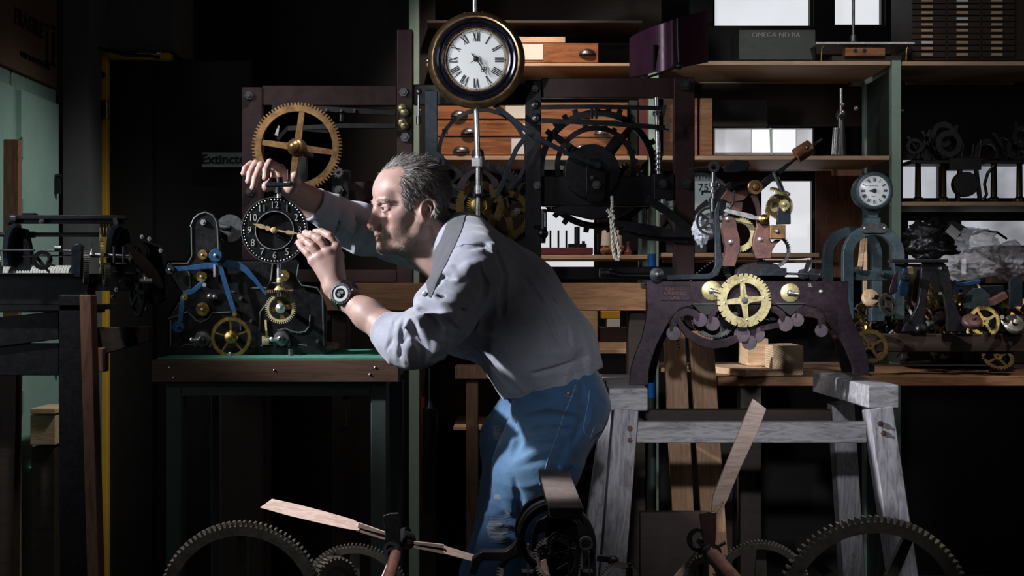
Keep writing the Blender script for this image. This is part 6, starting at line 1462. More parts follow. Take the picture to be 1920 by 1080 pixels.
# dark wheel on the left with spindle above
c = P(1332,415,GYF+.05); m = MB(); m.ring(c, 23*S(.09), 27*S(.09), .01, (0,-1,0), 40); m.spokes(c, .004, 24*S(.09), 5, .008, .006, .008); GM.part('hand_wheel', m, 'black_iron')
m = MB(); m.gear(c+W(0,.03,0), 17*S(.1), 24, .01, .3, .1); m.cyl(c+W(0,.1,0), c+W(0,-.01,0), .006); GM.part('small_wheel', m, 'dark_steel')
m = MB(); m.cyl(P(1338,318,GYF), P(1338,372,GYF), .0052, n=14); m.cyl(P(1336,372,GYF), P(1336,396,GYF), .004); GM.part('spindle', m, 'dark_steel')
for q_ in range(3):
    m = MB(); [lambda: m.ring(P(1338,313,GYF), .007, .014, .008), lambda: m.cyl(P(1338,350,GYF), P(1338,343,GYF), .011, n=14), lambda: m.cyl(P(1338,361,GYF), P(1338,356,GYF), .009, n=14)][q_](); GM.part('collar', m, 'dark_steel')
m = MB(); bx(m, 1316, 358, 1335, 361, GYF-.004, .008); bx(m, 1316, 357, 1319, 366, GYF-.004, .008); GM.part('catch', m, 'black_iron')
m = MB(); m.tube([P(1292,319,GYF), P(1310,315,GYF), P(1332,315,GYF), P(1356,318,GYF)], [.003,.004,.005,.005], 10); GM.part('cross_arm', m, 'black_iron')
m = MB(); m.plate([(1354,314),(1378,299),(1402,302),(1407,308),(1400,320),(1380,324),(1360,322)], GYF-.01, .012); GM.part('fly_paddle', m, 'black_iron', bevel=.003)
m = MB(); m.plate([(1333,372),(1350,345),(1364,350),(1360,400),(1338,410)], GYF+.08, .05); GM.part('rear_casting', m, 'black_iron', bevel=.003)
m = MB(); m.tube([P(1377,357,GYF+.02), P(1374,380,GYF+.02), P(1366,394,GYF+.02)], .0025, 8); GM.part('spring', m, 'dark_steel')
m = MB()
for i in range(34): a = math.radians(200-i*2.6); m.sphere(P(1405,610,GYF+.13)+W(math.cos(a)*.19,0,math.sin(a)*.19), .0028, 6)
o = GM.part('chain', m, 'dark_steel'); o['kind'] = 'stuff'
# ================================================================ TIMBER AND PARTS TABLE AT RIGHT
TY0, TY1 = .64, 1.3; tz = P(0,706,TY0).z
TB = Thing('plank_table', 'long table of rough boards under the heap of clock parts at right', 'table', (1.1,.9,0))
xs_ = P(1636,0,TY0).x
for i, (ya, yb) in enumerate(((TY0,.86),(.865,1.08),(1.085,1.3))):
    x0 = .60+.02*i; m = MB(); m.box(((x0+2.1)/2, (ya+yb)/2, tz-.014), (2.1-x0, yb-ya-.004, .028)); TB.part('plank', m, 'orange_wood', bevel=.002)
for x in (.70, 1.9):
    for y in (.70, 1.24): m = MB(); m.box((x, y, (tz-.03)/2), (.06,.06,tz-.03)); TB.part('leg', m, 'dark_wood')
m = MB(); m.box((P(1392,0,.66).x, .80, tz+.011), (.13,.36,.02), Matrix.Rotation(.35,3,'Z')); single('short_board', m, 'pine', 'short pine board sticking out under the wooden blocks', 'board', bevel=.002)
m = MB(); m.box((P(1419,0,.80).x, .86, tz+.064), (.066,.16,.082)); single('wooden_block', m, 'pine', 'pine block behind the end-grain block on the table', 'block', bevel=.003)
# end-grain block
mt, nt, b = nodemat('end_grain'); tc = nt.nodes.new('ShaderNodeTexCoord'); wv = nt.nodes.new('ShaderNodeTexWave'); wv.wave_type = 'RINGS'; wv.rings_direction = 'Y'; mp = nt.nodes.new('ShaderNodeMapping'); mp.inputs['Location'].default_value = (.10,0,.08)
nt.links.new(tc.outputs['Object'], mp.inputs[0]); nt.links.new(mp.outputs[0], wv.inputs['Vector']); wv.inputs['Scale'].default_value = 48; wv.inputs['Distortion'].default_value = 2.5; wv.inputs['Detail'].default_value = 3; wv.inputs['Detail Scale'].default_value = .6
nt.links.new(ramp(nt, wv.outputs['Fac'], [(.2,(.42,.26,.15)),(.8,(.66,.48,.32))]), b.inputs['Base Color']); b.inputs['Roughness'].default_value = .7
m = MB(); a = P(1452,0,.66); b_ = P(1508,0,.66); m.box(((a.x+b_.x)/2-.004, .66+.09, tz+.0455), (b_.x-a.x+.004, .18, .088)); single('wooden_block', m, 'end_grain', 'pine block with ringed end grain facing forward, beside the trestle', 'block', bevel=.003)
m = MB(); bx(m, 1388, 650, 1440, 705, .68, .08) if False else None
# leaning boards under the brown frame
for k_, (x0, x1, xb, lb) in enumerate(((1243,1284,1292,'left of two orange boards leaning upright behind the brown cast frame'), (1290,1336,1352,'right of two orange boards leaning upright behind the brown cast frame'))):
    m = MB(); a = P((x0+x1)/2, 620, .58); b_ = P(xb, 1200, .60); m.bar(a, b_, (x1-x0)*S(.58), .022, up=(0,1,0)); single('leaning_board', m, 'upright_wood', lb, 'board', bevel=.002)
T = Thing('timber_trestle', 'narrow pine T-shaped stand behind the man at thigh height', 'stand', P(885,1200,.9))
m = MB(); bx(m, 853, 686, 960, 711, .88, .10); T.part('cap', m, 'upright_wood', bevel=.003)
m = MB(); bx(m, 874, 711, 897, 1120, .90, .05); T.part('post', m, 'upright_wood', bevel=.003)
m = MB(); m.cyl(P(805,690,.85), P(805,755,.85), .003, n=8); single('hanging_wire', m, 'dark_steel', 'thin wire hanging beside the bench end', 'wire')
T = Thing('weight_can', 'dark cylinder standing beyond the bench end below the thin wire', 'cylinder', P(806,960,.85)); m = MB(); m.cyl(P(806,960,.85), P(806,765,.85), .022, n=20); T.part('body', m, 'black_iron', bevel=.003); m = MB(); m.cyl(P(806,765,.85), P(806,752,.85), .010, .006, 14); T.part('neck', m, 'dark_steel')
m = MB(); bx(m, 789, 745, 796, 960, .86, .02); T.part('red_strip', m, 'red_paint', label='bright red strip')
# ================================================================ ARCHED CLOCK
AC = Thing('arched_clock', 'verdigris double-arch movement carrying a small round white dial on the parts table', 'clock', P(1638,620,.7))
def arch(x0, x1, ytop, yleg, w, Y, t, mat, name):
    cx = (x0+x1)/2; R_ = (x1-x0)/2; ell = 1.0
    out = [(x0, yleg)]+[(cx-R_*math.cos(PI*i/18), ytop+R_*ell-R_*ell*math.sin(PI*i/18)) for i in range(19)]+[(x1, yleg)]
    r2 = R_-w; inn = [(cx+r2, yleg)]+[(cx+r2*math.cos(PI*i/18), ytop+R_*ell-(R_*ell-w)*math.sin(PI*i/18)) for i in range(19)]+[(cx-r2, yleg)]
    m = MB(); m.plate(out+inn, Y, t); return AC.part(name, m, mat, bevel=.002)
arch(1544,1655,424,600,19,.98,.03,'verdigris','rear_arch'); arch(1581,1697,421,600,20,.72,.03,'verdigris','front_arch')
m = MB(); bx(m, 1600, 507, 1680, 526, .725, .02); AC.part('cross_bar', m, 'verdigris', bevel=.002)
m = MB(); m.lathe([(.008,0),(.008,.01),(1e-5,.011)], P(1651,514,.72), (0,-1,0), 14); AC.part('boss', m, 'dark_steel'); m = MB(); m.lathe([(.011,0),(.011,.008),(.006,.009)], P(1608,506,.72), (0,-1,0), 16); AC.part('boss', m, 'dark_steel')
m = MB(); m.plate([(1616,423),(1620,419),(1658,419),(1663,423),(1661,428),(1663,433),(1657,437),(1621,437),(1616,433),(1618,428)], .712, .008); pl_ = AC.part('maker_plate', m, 'dark_steel', bevel=.0008)
for x in (1621, 1658): m = MB(); m.lathe([(.0035,0),(.003,.003),(1e-5,.004)], P(x,428,.711), (0,-1,0), 10); AC.part('rivet', m, 'steel', pl_)
m = MB(); m.plate([(1625,408),(1652,408),(1652,421),(1625,421)], .72, .04); m.plate([(1616,387),(1660,387),(1648,402),(1646,410),(1630,410),(1628,402)], .73, .03); AC.part('neck', m, 'verdigris', bevel=.002)
c = P(1637,358,.70); k = S(.70)
m = MB(); m.lathe([(33*k,-.06),(35.5*k,-.02),(36*k,.012),(34*k,.018),(30*k,.020),(28.3*k,.012)], c, (0,-1,0), 60, caps=False); cs = AC.part('clock_case', m, 'verdigris')
m = MB(); m.lathe([(28.6*k,.010),(27*k,.0115),(1e-5,.013)], c, (0,-1,0), 48); f_ = AC.part('dial', m, 'enamel_white')
roman(AC, f_, c, 21*k, 7*k, .9*k, 'ink', .0145, sw=.72)
for txt, y in (('HORLOGERIE', 348), ('PARIS', 368)): AC.part('lettering', text_mb(txt, .0052, .0006, face_cam(P(1637,y,.6862))), 'grey_card', f_)
m = MB(); m.lathe([(4*k,.012),(4*k,.018),(1e-5,.019)], c, (0,-1,0), 16); m.strip([c+W(0,-.017,0), c+W(-.012,-.017,-.0005), c+W(-.016,-.017,-.001)], [.003,.005,.001], .001); AC.part('hands', m, 'ink')
m = MB(); m.strip([P(1622,447,.85), P(1622,570,.85)], .011, .008); m.strip([P(1612,500,.85), P(1618,445,.85)], .012, .01); AC.part('pale_strut', m, 'pine')
# ---- heap of clock parts on the table
heap_top = tz
def loose_gear(x, y, r, Y, teeth, mat, label, tilt=0.0, rim=.2, sp=4, yaw=0.0):
    c = P(x,y,Y); ax = (math.sin(yaw), -math.cos(yaw), math.sin(tilt)); T = Thing('loose_gear', label, 'gear', c, None)
    m = MB(); m.gear(c, r*S(Y), teeth, .006, rim, .07, ax=ax); T.part('toothed_rim', m, mat)
    m = MB(); m.spokes(c, .003, r*S(Y)*(1-rim), sp, .010, .007, .005, ax=ax, phase=.5); m.ring(c, .003, .012, .008, ax, 16); T.part('spokes', m, mat); return T
loose_gear(1845,603,30,.72,58,'brass','bright brass toothed wheel lying tilted at the right of the parts heap', .22)
loose_gear(1631,650,34,.66,60,'dark_brass','dull brass wheel standing low below the arched clock', .35)
loose_gear(1596,612,30,.80,50,'brass','brass wheel half hidden at the foot of the arched clock\'s left leg', .6)
loose_gear(1800,572,22,.78,40,'dark_brass','dull brass ring wheel beside the black A-shaped stand', .1, .2, 4, .9)
loose_gear(1700,545,20,.80,34,'brass','small brass wheel hanging left of the black A-shaped stand', .0, .25, 4, .6)
loose_gear(1663,572,22,.66,38,'gear_steel','dark steel wheel leaning on the arched clock\'s right leg', .3, .25, 4, .5)
loose_gear(1870,672,30,.70,30,'dark_brass','toothed brass wheel lying flat at the front edge of the table', 1.2)
AF_ = Thing('a_frame_stand', 'black iron A-shaped stand in front of the parts heap', 'stand', P(1748,700,.68))
m = MB(); m.plate([(1735,488),(1765,488),(1778,500),(1784,530),(1788,560),(1800,590),(1815,612),(1812,622),(1775,622),(1776,590),(1770,550),(1760,510),(1752,506),(1745,520),(1738,560),(1733,600),(1730,622),(1692,622),(1694,612),(1708,598),(1722,570),(1727,530),(1728,500)], .68, .02); AF_.part('frame', m, 'black_iron', bevel=.002)
m = MB(); bx(m, 1672, 486, 1778, 492, .66, .05); AF_.part('top_bar', m, 'black_iron', bevel=.001)
m = MB(); disc(m, 1764, 503, .67, .68, .004); AF_.part('rivet', m, 'steel')
m = MB(); bx(m, 1590, 626, 1925, 660, .70, .05); T = Thing('brass_beam', 'long dull brass-coloured base beam with bolts under the parts heap', 'beam', P(1760,680,.6)); b_ = T.part('beam', m, 'dark_wood', bevel=.003)
for x in (1641, 1892): m = MB(); m.hexnut(P(x,644,.70), .008, .008); T.part('bolt', m, 'dark_steel', b_)
m = MB(); bx(m, 1600, 660, 1640, 698, .71, .03); bx(m, 1860, 660, 1900, 698, .71, .03); T.part('foot', m, 'black_iron')
def plate_thing(name, poly, Y, t, mat, label, cat, bev=.002): m = MB(); m.plate(poly, Y, t); return single(name, m, mat, label, cat, bevel=bev)
plate_thing('rounded_plate', [(1893,575),(1893,528),(1897,520),(1906,516),(1914,520),(1918,528),(1918,575)], .66, .012, 'blue_black', 'upright blue-black plate with rounded top and rivets at the right edge of the heap', 'plate')
plate_thing('fan_plate', [(1806,578),(1812,552),(1826,540),(1842,540),(1856,552),(1860,574),(1840,582)], .74, .008, 'verdigris', 'blue-green fan-shaped plate behind the bright brass wheel', 'plate')
plate_thing('flat_plate', [(1838,536),(1882,534),(1884,560),(1862,562),(1850,548)], .80, .008, 'blue_black', 'flat blue-black plate behind the fan-shaped plate', 'plate')
plate_thing('curved_plate', [(1684,540),(1692,510),(1698,495),(1703,505),(1704,540),(1700,556),(1688,556)], .70, .006, 'blue_steel', 'curved blue plate under the black top bar', 'plate')
plate_thing('gold_plate', [(1700,500),(1712,500),(1715,525),(1708,565),(1701,568),(1698,545)], .74, .006, 'old_brass', 'upright gold-coloured plate next to the curved blue plate', 'plate')
plate_thing('pink_plate', [(1722,560),(1730,535),(1728,508),(1720,505),(1714,530),(1710,568),(1716,578)], .72, .006, 'rust_iron', 'pinkish brown plate left of the black A-shaped stand', 'plate')
plate_thing('plum_plate', [(1668,540),(1676,516),(1684,505),(1682,545),(1676,552),(1668,550)], .68, .006, 'purple_iron', 'dark plum plate by the arched clock\'s right leg', 'plate')
plate_thing('blue_bar', [(1790,524),(1800,530),(1840,524),(1838,532),(1800,538),(1790,534)], .70, .010, 'blue_steel', 'blue steel bar lying across the heap behind the black stand', 'bar')
for x, y, r, Y, mt_, lb, tl in ((1632,560,17,.84,'pine','pale rounded wooden disc inside the arch foot',.4), (1822,606,19,.66,'rust_iron','pinkish disc lying below the bright brass wheel',.9), (1890,570,11,.7,'old_brass','small tan disc near the rounded plate',.6), (1645,590,15,.7,'blue_black','blue-black lump under the pale disc',.3), (1726,618,12,.66,'black_iron','dark round boss in front of the black stand foot',.2), (1900,610,20,.7,'gear_steel','dim grey disc at the far right of the heap',.5), (1697,520,9,.66,'black_iron','small black knob beneath the top bar',.0)):
    c = P(x,y,Y); m = MB(); m.lathe([(r*S(Y),0),(r*S(Y),.01),(r*S(Y)*.85,.015),(.01,.018),(.008,.026),(1e-5,.027)], c, (0,-math.cos(tl),math.sin(tl)), 24); single('loose_disc', m, mt_, lb, 'disc')
m = MB(); bx(m, 1634, 577, 1660, 603, .66, .04); single('steel_block', m, 'verdigris', 'small blue-grey block under the pale wooden disc', 'block', bevel=.003)
m = MB(); m.box(P(1872,560,.68), (.05,.03,.022), Matrix.Rotation(-.5,3,'Y')); single('steel_block', m, 'rust_iron', 'small pinkish block tilted beside the small tan disc', 'block', bevel=.003)
PL_ = [('brass','brass spindle'),('dark_steel','grey steel spindle'),('black_iron','black iron spindle'),('gear_steel','dim steel collar')]
WH_ = ['under the arched clock','below the plum plate','under the black top bar','at the black stand foot','below the blue bar','beneath the fan-shaped plate','by the brightest brass wheel','near the rounded plate']
for i in range(8):      # small odds and ends between the bigger parts
    x = 1612+i*38+RNG.random()*20; y = 598+RNG.random()*38; Y = .66+RNG.random()*.2; m = MB(); q = RNG.normal(0,1,3); q /= np.linalg.norm(q)
    p0 = P(x,y,Y); m.cyl(p0, p0+Vector(q)*(.02+.04*RNG.random()), .003+.005*RNG.random(), n=8)
    if i % 2: m.lathe([(.012,0),(.012,.005),(.004,.006),(.004,.012),(1e-5,.012)], p0, q, 12)
    o = single('loose_spindle', m, PL_[i % 4][0], 'small '+PL_[i % 4][1]+' lying in the parts heap '+WH_[i], 'spindle', group='spindles jumbled in the heap of parts')
rg = np.random.default_rng(2); m = MB(); mids = []; SM = ['black_iron','brass','blue_black','rust_iron','gear_steel','dark_brass']
for i in range(150):
    nf = len(m.f)
    x = 1600+rg.random()*318; Y = .80+rg.random()*.17; y = 640-rg.random()**1.4*(95 if x > 1690 else 60); c = P(x,y,Y); ax = rg.normal(0,1,3)*A3((1,.6,1))+A3((0,-.9,.3)); ax /= np.linalg.norm(ax); k_ = i % 5
    if k_ == 0: m.gear(c, .018+.03*rg.random(), 26, .006, .22, .08, ax=ax)
    elif k_ == 1: m.lathe([(.02*rg.random()+.008,0),(.016,.006),(.005,.008),(.004,.02),(1e-5,.02)], c, ax, 14)
    elif k_ == 2: q = Vector(ax).orthogonal()*(.03+.05*rg.random()); m.bar(c-q, c+q, .008+.016*rg.random(), .005, up=ax)
    elif k_ == 3: q = Vector(ax)*(.03+.04*rg.random()); m.cyl(c-q, c+q, .003+.003*rg.random(), n=8)
    else: m.ring(c, .012, .018+.01*rg.random(), .008, ax, 20)
    mids += [[0,0,0,1,2,3,4,5][rg.integers(8)]]*(len(m.f)-nf)
o = single('scrap_parts', m, 'black_iron', 'jumble of small iron, brass and blue-grey clock scrap heaped on the table', 'parts', kind='stuff')
for n_ in SM[1:]: o.data.materials.append(MATS[n_])
o.data.polygons.foreach_set('material_index', mids)
# plastic bag, boxes
def crumple(name, x, y, rx, ry, Y, mat, label, cat, seed):
    rg = np.random.default_rng(seed); bmh = bmesh.new(); bmesh.ops.create_icosphere(bmh, subdivisions=5, radius=1.0)
    c = P(x,y,Y); k_ = S(Y)
    for v in bmh.verts:
        p = A3(v.co)[None]; n1 = vnoise(p*1.6+seed)[0]; n2 = abs(2*vnoise(p*3.3+seed)[0]-1); n3 = abs(2*vnoise(p*7+seed)[0]-1); n4 = abs(2*vnoise(p*15+seed)[0]-1); s_ = .60+.45*n1+.34*n2+.20*n3+.06*n4
        v.co = Vector((v.co.x*rx*k_*s_, v.co.y*.06*s_, v.co.z*ry*k_*s_))
    me = bpy.data.meshes.new(name); bmh.to_mesh(me); bmh.free(); me.materials.append(MATS[mat]); me.shade_smooth()
    o = link(name, me, None, c); o['label'] = label; o['category'] = cat; return o
mt, nt, b = nodemat('clear_plastic'); b.inputs['Base Color'].default_value = (.75,.76,.85,1); b.inputs['Roughness'].default_value = .12; b.inputs['Alpha'].default_value = .42; b.inputs['IOR'].default_value = 1.6
mt, nt, b = nodemat('black_film'); b.inputs['Base Color'].default_value = (.012,.012,.014,1); b.inputs['Roughness'].default_value = .3
crumple('plastic_bag', 1832, 458, 34, 28, 1.0, 'clear_plastic', 'crumpled clear plastic bag on top of the boxes behind the heap', 'bag', 3)
crumple('plastic_bag', 1810, 502, 50, 22, .95, 'clear_plastic', 'bluish clear plastic bag lying behind the blue steel bar', 'bag', 5)
crumple('plastic_bag', 1316, 430, 16, 26, .25, 'clear_plastic', 'small crumpled plastic bag caught behind the hand wheel', 'bag', 8)
crumple('black_sack', 1757, 455, 60, 42, 1.15, 'black_film', 'bulging black sack behind the parts heap beside the green post', 'bag', 12)
T = Thing('wrapped_carton', 'brown carton wrapped in glossy clear film at the right edge', 'box', P(1890,530,1.0)); m = MB(); bx(m, 1858, 460, 1940, 532, 1.0, .25); T.part('carton', m, 'brown_card', bevel=.004)
crumple('film', 1895, 492, 38, 34, .99, 'clear_plastic', '', 'x', 21)
o = [q for q in bpy.data.objects if q.name.startswith('film')][-1]; del o['label']; del o['category']; o.parent = T.o; o.location = o.location-T.loc
T = Thing('open_carton', 'small dark open carton with white sticker tipped on the sack', 'box', P(1800,455,1.05)); m = MB(); m.box(P(1795,437,1.05), (.07,.06,.05), Matrix.Rotation(.5,3,'Y')); T.part('carton', m, 'black_iron', bevel=.002); m = MB(); m.box(P(1787,435,1.01), (.04,.002,.03), Matrix.Rotation(.7,3,'Y')); T.part('sticker', m, 'grey_card')
m = MB(); m.tube([P(1822,440,1.1), P(1845,432,1.1), P(1870,436,1.1), P(1888,448,1.1)], .004, 8); single('black_cable', m, 'gloss_black', 'black cable arching above the wrapped carton', 'cable')
m = MB(); bx(m, 1803, 534, 1925, 682, 1.0, .24); single('dark_chest', m, 'dark_door', 'dark wooden chest behind the parts heap at right', 'chest', bevel=.004)
m = MB(); bx(m, 1690, 500, 1800, 682, 1.0, .24); single('dark_chest', m, 'dark_door', 'dark wooden chest behind the black stand beside the green post', 'chest', bevel=.004)
# ---- movements silhouetted on the right upper shelf
def shelf_movement(x0, x1, ytop, name_label, seed, Y=SY+.12):
    rg = np.random.default_rng(seed); T = Thing('shelf_movement', name_label, 'clock movement', P((x0+x1)/2, 378, Y)); m = MB(); bx(m, x0, 300, x1, 307, Y, .12); T.part('upper_plate', m, 'black_iron', bevel=.002)
    for fx in (.18, .82):
        x = x0+(x1-x0)*fx; m = MB(); m.lathe([(.022,0),(.022,.01),(.012,.018),(.0105,.14),(.016,.15),(.02,.158)], P(x,378,Y+.03), (0,0,1), 18); T.part('column', m, 'dark_brass')
    for i in range(5):
        x = x0+(x1-x0)*rg.random(); y = ytop+15+rg.random()*(300-ytop-20); r = (.02+.03*rg.random()); m = MB()
        if i % 2: m.gear(P(x,y,Y+.02*i), r, 24, .008, .3, .1)
        else: m.ring(P(x,y,Y+.02*i), r*.6, r, .012, (0,-1,0), 24)
        T.part('wheel', m, 'black_iron')
    for i in range(5):
        x = x0+(x1-x0)*rg.random(); a = P(x, 300, Y+.04); b_ = P(x+rg.normal(0,18), ytop+rg.random()*30, Y+.04); m = MB(); m.bar(a, b_, .008+.012*rg.random(), .01); T.part('lever', m, 'black_iron')
    return T
shelf_movement(1708,1782,228,'left of the dark brass-columned movements on the right upper shelf', 4)
shelf_movement(1850,1925,225,'right dark brass-columned movement on the right upper shelf, at the picture edge', 9)
T = Thing('iron_wheel_stand', 'black round-wheeled iron piece between the two columned movements on the shelf', 'machine part', P(1810,378,SY+.1)); m = MB(); disc(m, 1812, 345, SY+.1, SY+.14, .046, 32); T.part('wheel', m, 'black_iron', bevel=.003)
m = MB(); bx(m, 1780, 296, 1840, 318, SY+.12, .06); m.bar(P(1800,318,SY+.12), P(1795,378,SY+.12), .014, .02); m.bar(P(1830,318,SY+.12), P(1838,378,SY+.12), .012, .02); m.tube([P(1864,310,SY+.1), P(1852,325,SY+.1), P(1846,345,SY+.1), P(1850,365,SY+.1), P(1842,376,SY+.1)], .006, 8); T.part('frame', m, 'black_iron')
for x in (1790, 1803, 1822, 1836): m = MB(); m.cyl(P(x,296,SY+.12), P(x+4,262+RNG.random()*14,SY+.12), .006); T.part('pin', m, 'black_iron')
# ================================================================ LEFT ROPE-DRUM MACHINE AND ITS STAND
LY = .05
LM = Thing('rope_drum_movement', 'dark iron movement with a grey rope drum on a wooden stand at the left edge', 'clock movement', P(130,560,.1))
def lb(x0,y0,x1,y1,Y,t,mat,name,bev=.002,label=None): m = MB(); bx(m,x0,y0,x1,y1,Y,t); return LM.part(name,m,mat,bevel=bev,label=label)
lb(20,403,236,411,LY,.03,'black_iron','top_bar'); lb(20,411,232,419,LY+.01,.03,'black_iron','top_bar'); lb(40,399,64,404,LY,.03,'black_iron','cap')
m = MB(); m.cyl(P(14,411,LY-.01), P(24,412,LY+.0), .014, n=18); m.tube([P(22,420,LY), P(22,430,LY)], .003, 6); LM.part('end_roller', m, 'dark_steel')
m = MB(); m.hexnut(P(79,415,LY), .007, .008); LM.part('nut', m, 'dark_steel')
m = MB(); m.cyl(P(-10,440,LY+.05), P(196,440,LY+.05), .0055, n=12); m.cyl(P(54,440,LY+.05), P(66,440,LY+.05), .008); LM.part('arbor_rod', m, 'black_iron')
m = MB(); m.cyl(P(188,432,LY+.03), P(190,446,LY+.03), .004); [m.cyl(P(x,432,LY+.04), P(x+2.5,432,LY+.04), .017, n=20) for x in (190,196,202)]; LM.part('brass_pulley', m, 'old_brass')
for x in (14, 207):
    m = MB(); m.strip([P(x+(2),500,LY), P(x,470,LY), P(x+3,445,LY), P(x+10,428,LY), P(x+20,422,LY)], [.012,.014,.015,.014,.010], .04); LM.part('arched_bracket', m, 'blue_black', bevel=.002)
    m = MB(); m.plate([(x+8,515),(x+8,440),(x+20,426),(x+34,430),(x+42,470),(x+44,515)], LY+.03, .03); LM.part('bracket_web', m, 'black_iron', bevel=.002)
m = MB(); m.bar(P(217,409,LY), P(220,426,LY), .010, .02); LM.part('hanger', m, 'dark_steel')
# rope drum: rings of rope side by side
m = MB(); m.cyl(P(-40,528,LY+.06), P(138,528,LY+.06), .034, n=28); LM.part('drum', m, 'black_iron')
m = MB(); x = -38
while x < 134:
    c = P(x,528,LY+.06); m.tube([c+W(.0012*math.sin(5*t_), .038*math.cos(t_), .038*math.sin(t_)) for t_ in [2*PI*i/24 for i in range(24)]], .0036, 6, closed=True); x += 5.2
o = LM.part('rope_coils', m, 'grey_rope'); o['kind'] = 'stuff'
lb(-20,467,64,471,LY-.03,.012,'dark_steel','guide_bar'); lb(78,468,134,472,LY-.03,.012,'dark_steel','guide_bar'); lb(40,478,135,481,LY-.02,.012,'dark_steel','guide_bar')
m = MB(); m.cyl(P(104,466,LY-.04), P(116,466,LY-.04), .008); LM.part('sleeve', m, 'dark_steel')
m = MB(); m.ring(P(79,488,LY-.05), .014, .024, .008, (0.5,-1,.1), 24); m.strip([P(66,478,LY-.05), P(80,496,LY-.05), P(93,511,LY-.05)], [.006,.008,.004], .006); m.strip([P(95,478,LY-.05), P(88,495,LY-.05), P(102,498,LY-.05)], [.004,.007,.004], .006); LM.part('ratchet', m, 'black_iron')
m = MB(); m.plate([(132,520),(134,468),(138,459),(145,457),(152,461),(153,475),(150,520)], LY-.04, .03); LM.part('bearing_post', m, 'blue_black', bevel=.002)
lb(-30,513,165,572,LY-.02,.03,'black_iron','side_beam'); lb(-30,512,135,515,LY-.05,.05,'dark_steel','flange'); lb(155,513,245,545,LY+.0,.03,'black_iron','side_beam')
lb(-30,513,165,572,LY+.20,.03,'black_iron','side_beam')
def edge_gear(x, y, r, yaw, mat, teeth, Y=LY, name='wheel', face=.008, rim=.12, sp=5):
    c = P(x,y,Y); ax = (-math.sin(yaw), -math.cos(yaw), 0); m = MB(); m.gear(c, r*S(Y), teeth, face, rim, .07, ax=ax); g = LM.part(name, m, mat); m = MB(); m.spokes(c, .004, r*S(Y)*.85, sp, .012, .008, face*.7, ax=ax); LM.part('spokes', m, mat, g)
edge_gear(193,479,34,1.25,'old_brass',60,LY-.03,'brass_wheel'); edge_gear(165,500,36,1.2,'gear_steel',60,LY,'great_wheel',.014); edge_gear(205,515,22,1.15,'gear_steel',40,LY-.05,'pinion_wheel',.014,.3); edge_gear(2,500,30,1.25,'gear_steel',50,LY+.04,'great_wheel')
edge_gear(178,560,42,1.25,'gear_steel',56,LY+.1,'lower_wheel',.01); edge_gear(262,548,46,1.0,'black_iron',60,LY+.08,'lower_wheel',.008,.08)
m = MB()
for x in (214, 232): m.cyl(P(x,462,LY-.05), P(x,492,LY-.05), .0035, n=8)
LM.part('pins', m, 'dark_steel')
m = MB(); m.cyl(P(172,478,LY-.02), P(260,482,LY-.02), .006); [m.cyl(P(x,y,LY-.04), P(x+5,y,LY-.04), .012, n=14) for x, y in ((244,476),(246,482),(243,488))]; LM.part('lantern_pinion', m, 'dark_steel')
lb(215,492,238,496,LY-.05,.03,'dark_steel','bracket'); lb(190,508,215,511,LY-.05,.03,'dark_steel','bracket'); lb(234,511,252,514,LY-.05,.02,'dark_steel','bracket')
m = MB(); m.strip([P(238,458,LY-.08), P(262,485,LY-.06), P(285,512,LY-.04), P(304,540,LY-.02)], [.008,.034,.036,.014], .004, up=(.5,1,.3)); LM.part('fly_vane', m, 'dark_wood')
m = MB(); m.ring(P(262,474,LY+.02), .014, .026, .04, (0,-1,0), 24); LM.part('roller', m, 'black_iron')
m = MB(); m.cyl(P(263,526,LY-.08), P(285,526,LY-.08), .0055, n=12); m.cyl(P(273,526,LY-.08), P(273,519,LY-.08), .005); LM.part('crank_handle', m, 'steel')
for x, y in ((268,444),(282,448),(303,470),(284,500),(226,529),(220,543),(213,556)): m = MB(); m.hexnut(P(x,y,LY-.03), .006, .006, (-.3,-1,0)); LM.part('nut', m, 'dark_steel')
m = MB(); m.plate([(240,515),(250,475),(268,450),(300,462),(312,510),(310,560),(290,575),(255,560)], LY+.1, .03); LM.part('rear_casting', m, 'black_iron', bevel=.003)
m = MB(); m.cyl(P(172,455,LY-.03), P(172,478,LY-.03), .0012); m.cyl(P(172,466,LY-.03), P(172,478,LY-.03), .001, .01, 12); LM.part('plumb', m, 'dark_steel')
ST = Thing('wooden_stand', 'rough timber stand with a reddish front leg under the rope-drum movement', 'stand', P(110,1200,.1))
m = MB(); m.bar(P(165,553,LY-.08), P(190,1420,LY-.10), .029, .05); ST.part('leg', m, 'red_wood', bevel=.003, label='reddish front leg')
m = MB(); m.plate([(110,552),(153,552),(156,620),(164,760),(172,1400),(112,1400),(110,760)], LY-.04, .05); ST.part('post', m, 'black_iron', bevel=.003)
m = MB(); m.plate([(-30,598),(110,583),(110,636),(-30,654)], LY-.02, .04); ST.part('rail', m, 'black_iron', bevel=.002)
m = MB(); m.plate([(-30,644),(110,644),(110,704),(-30,704)], LY-.01, .04); ST.part('rail', m, 'black_iron', bevel=.002)
m = MB(); m.plate([(178,614),(280,612),(280,640),(180,668)], LY+.02, .04); ST.part('rail', m, 'dark_wood', bevel=.002)
m = MB(); bx(m, 176, 652, 194, 698, LY+.0, .05); ST.part('tenon', m, 'red_wood', bevel=.003)
m = MB(); m.box((P(60,0,.3).x, .30, P(0,572,.25).z-.01), (.38,.04,.02)); m.plate([(-30,572),(165,572),(165,582),(-30,582)], LY-.04, .30); ST.part('top_board', m, 'black_iron')
m = MB(); m.bar(P(20,600,.32), P(10,1300,.32), .05, .05); ST.part('leg', m, 'dark_wood')
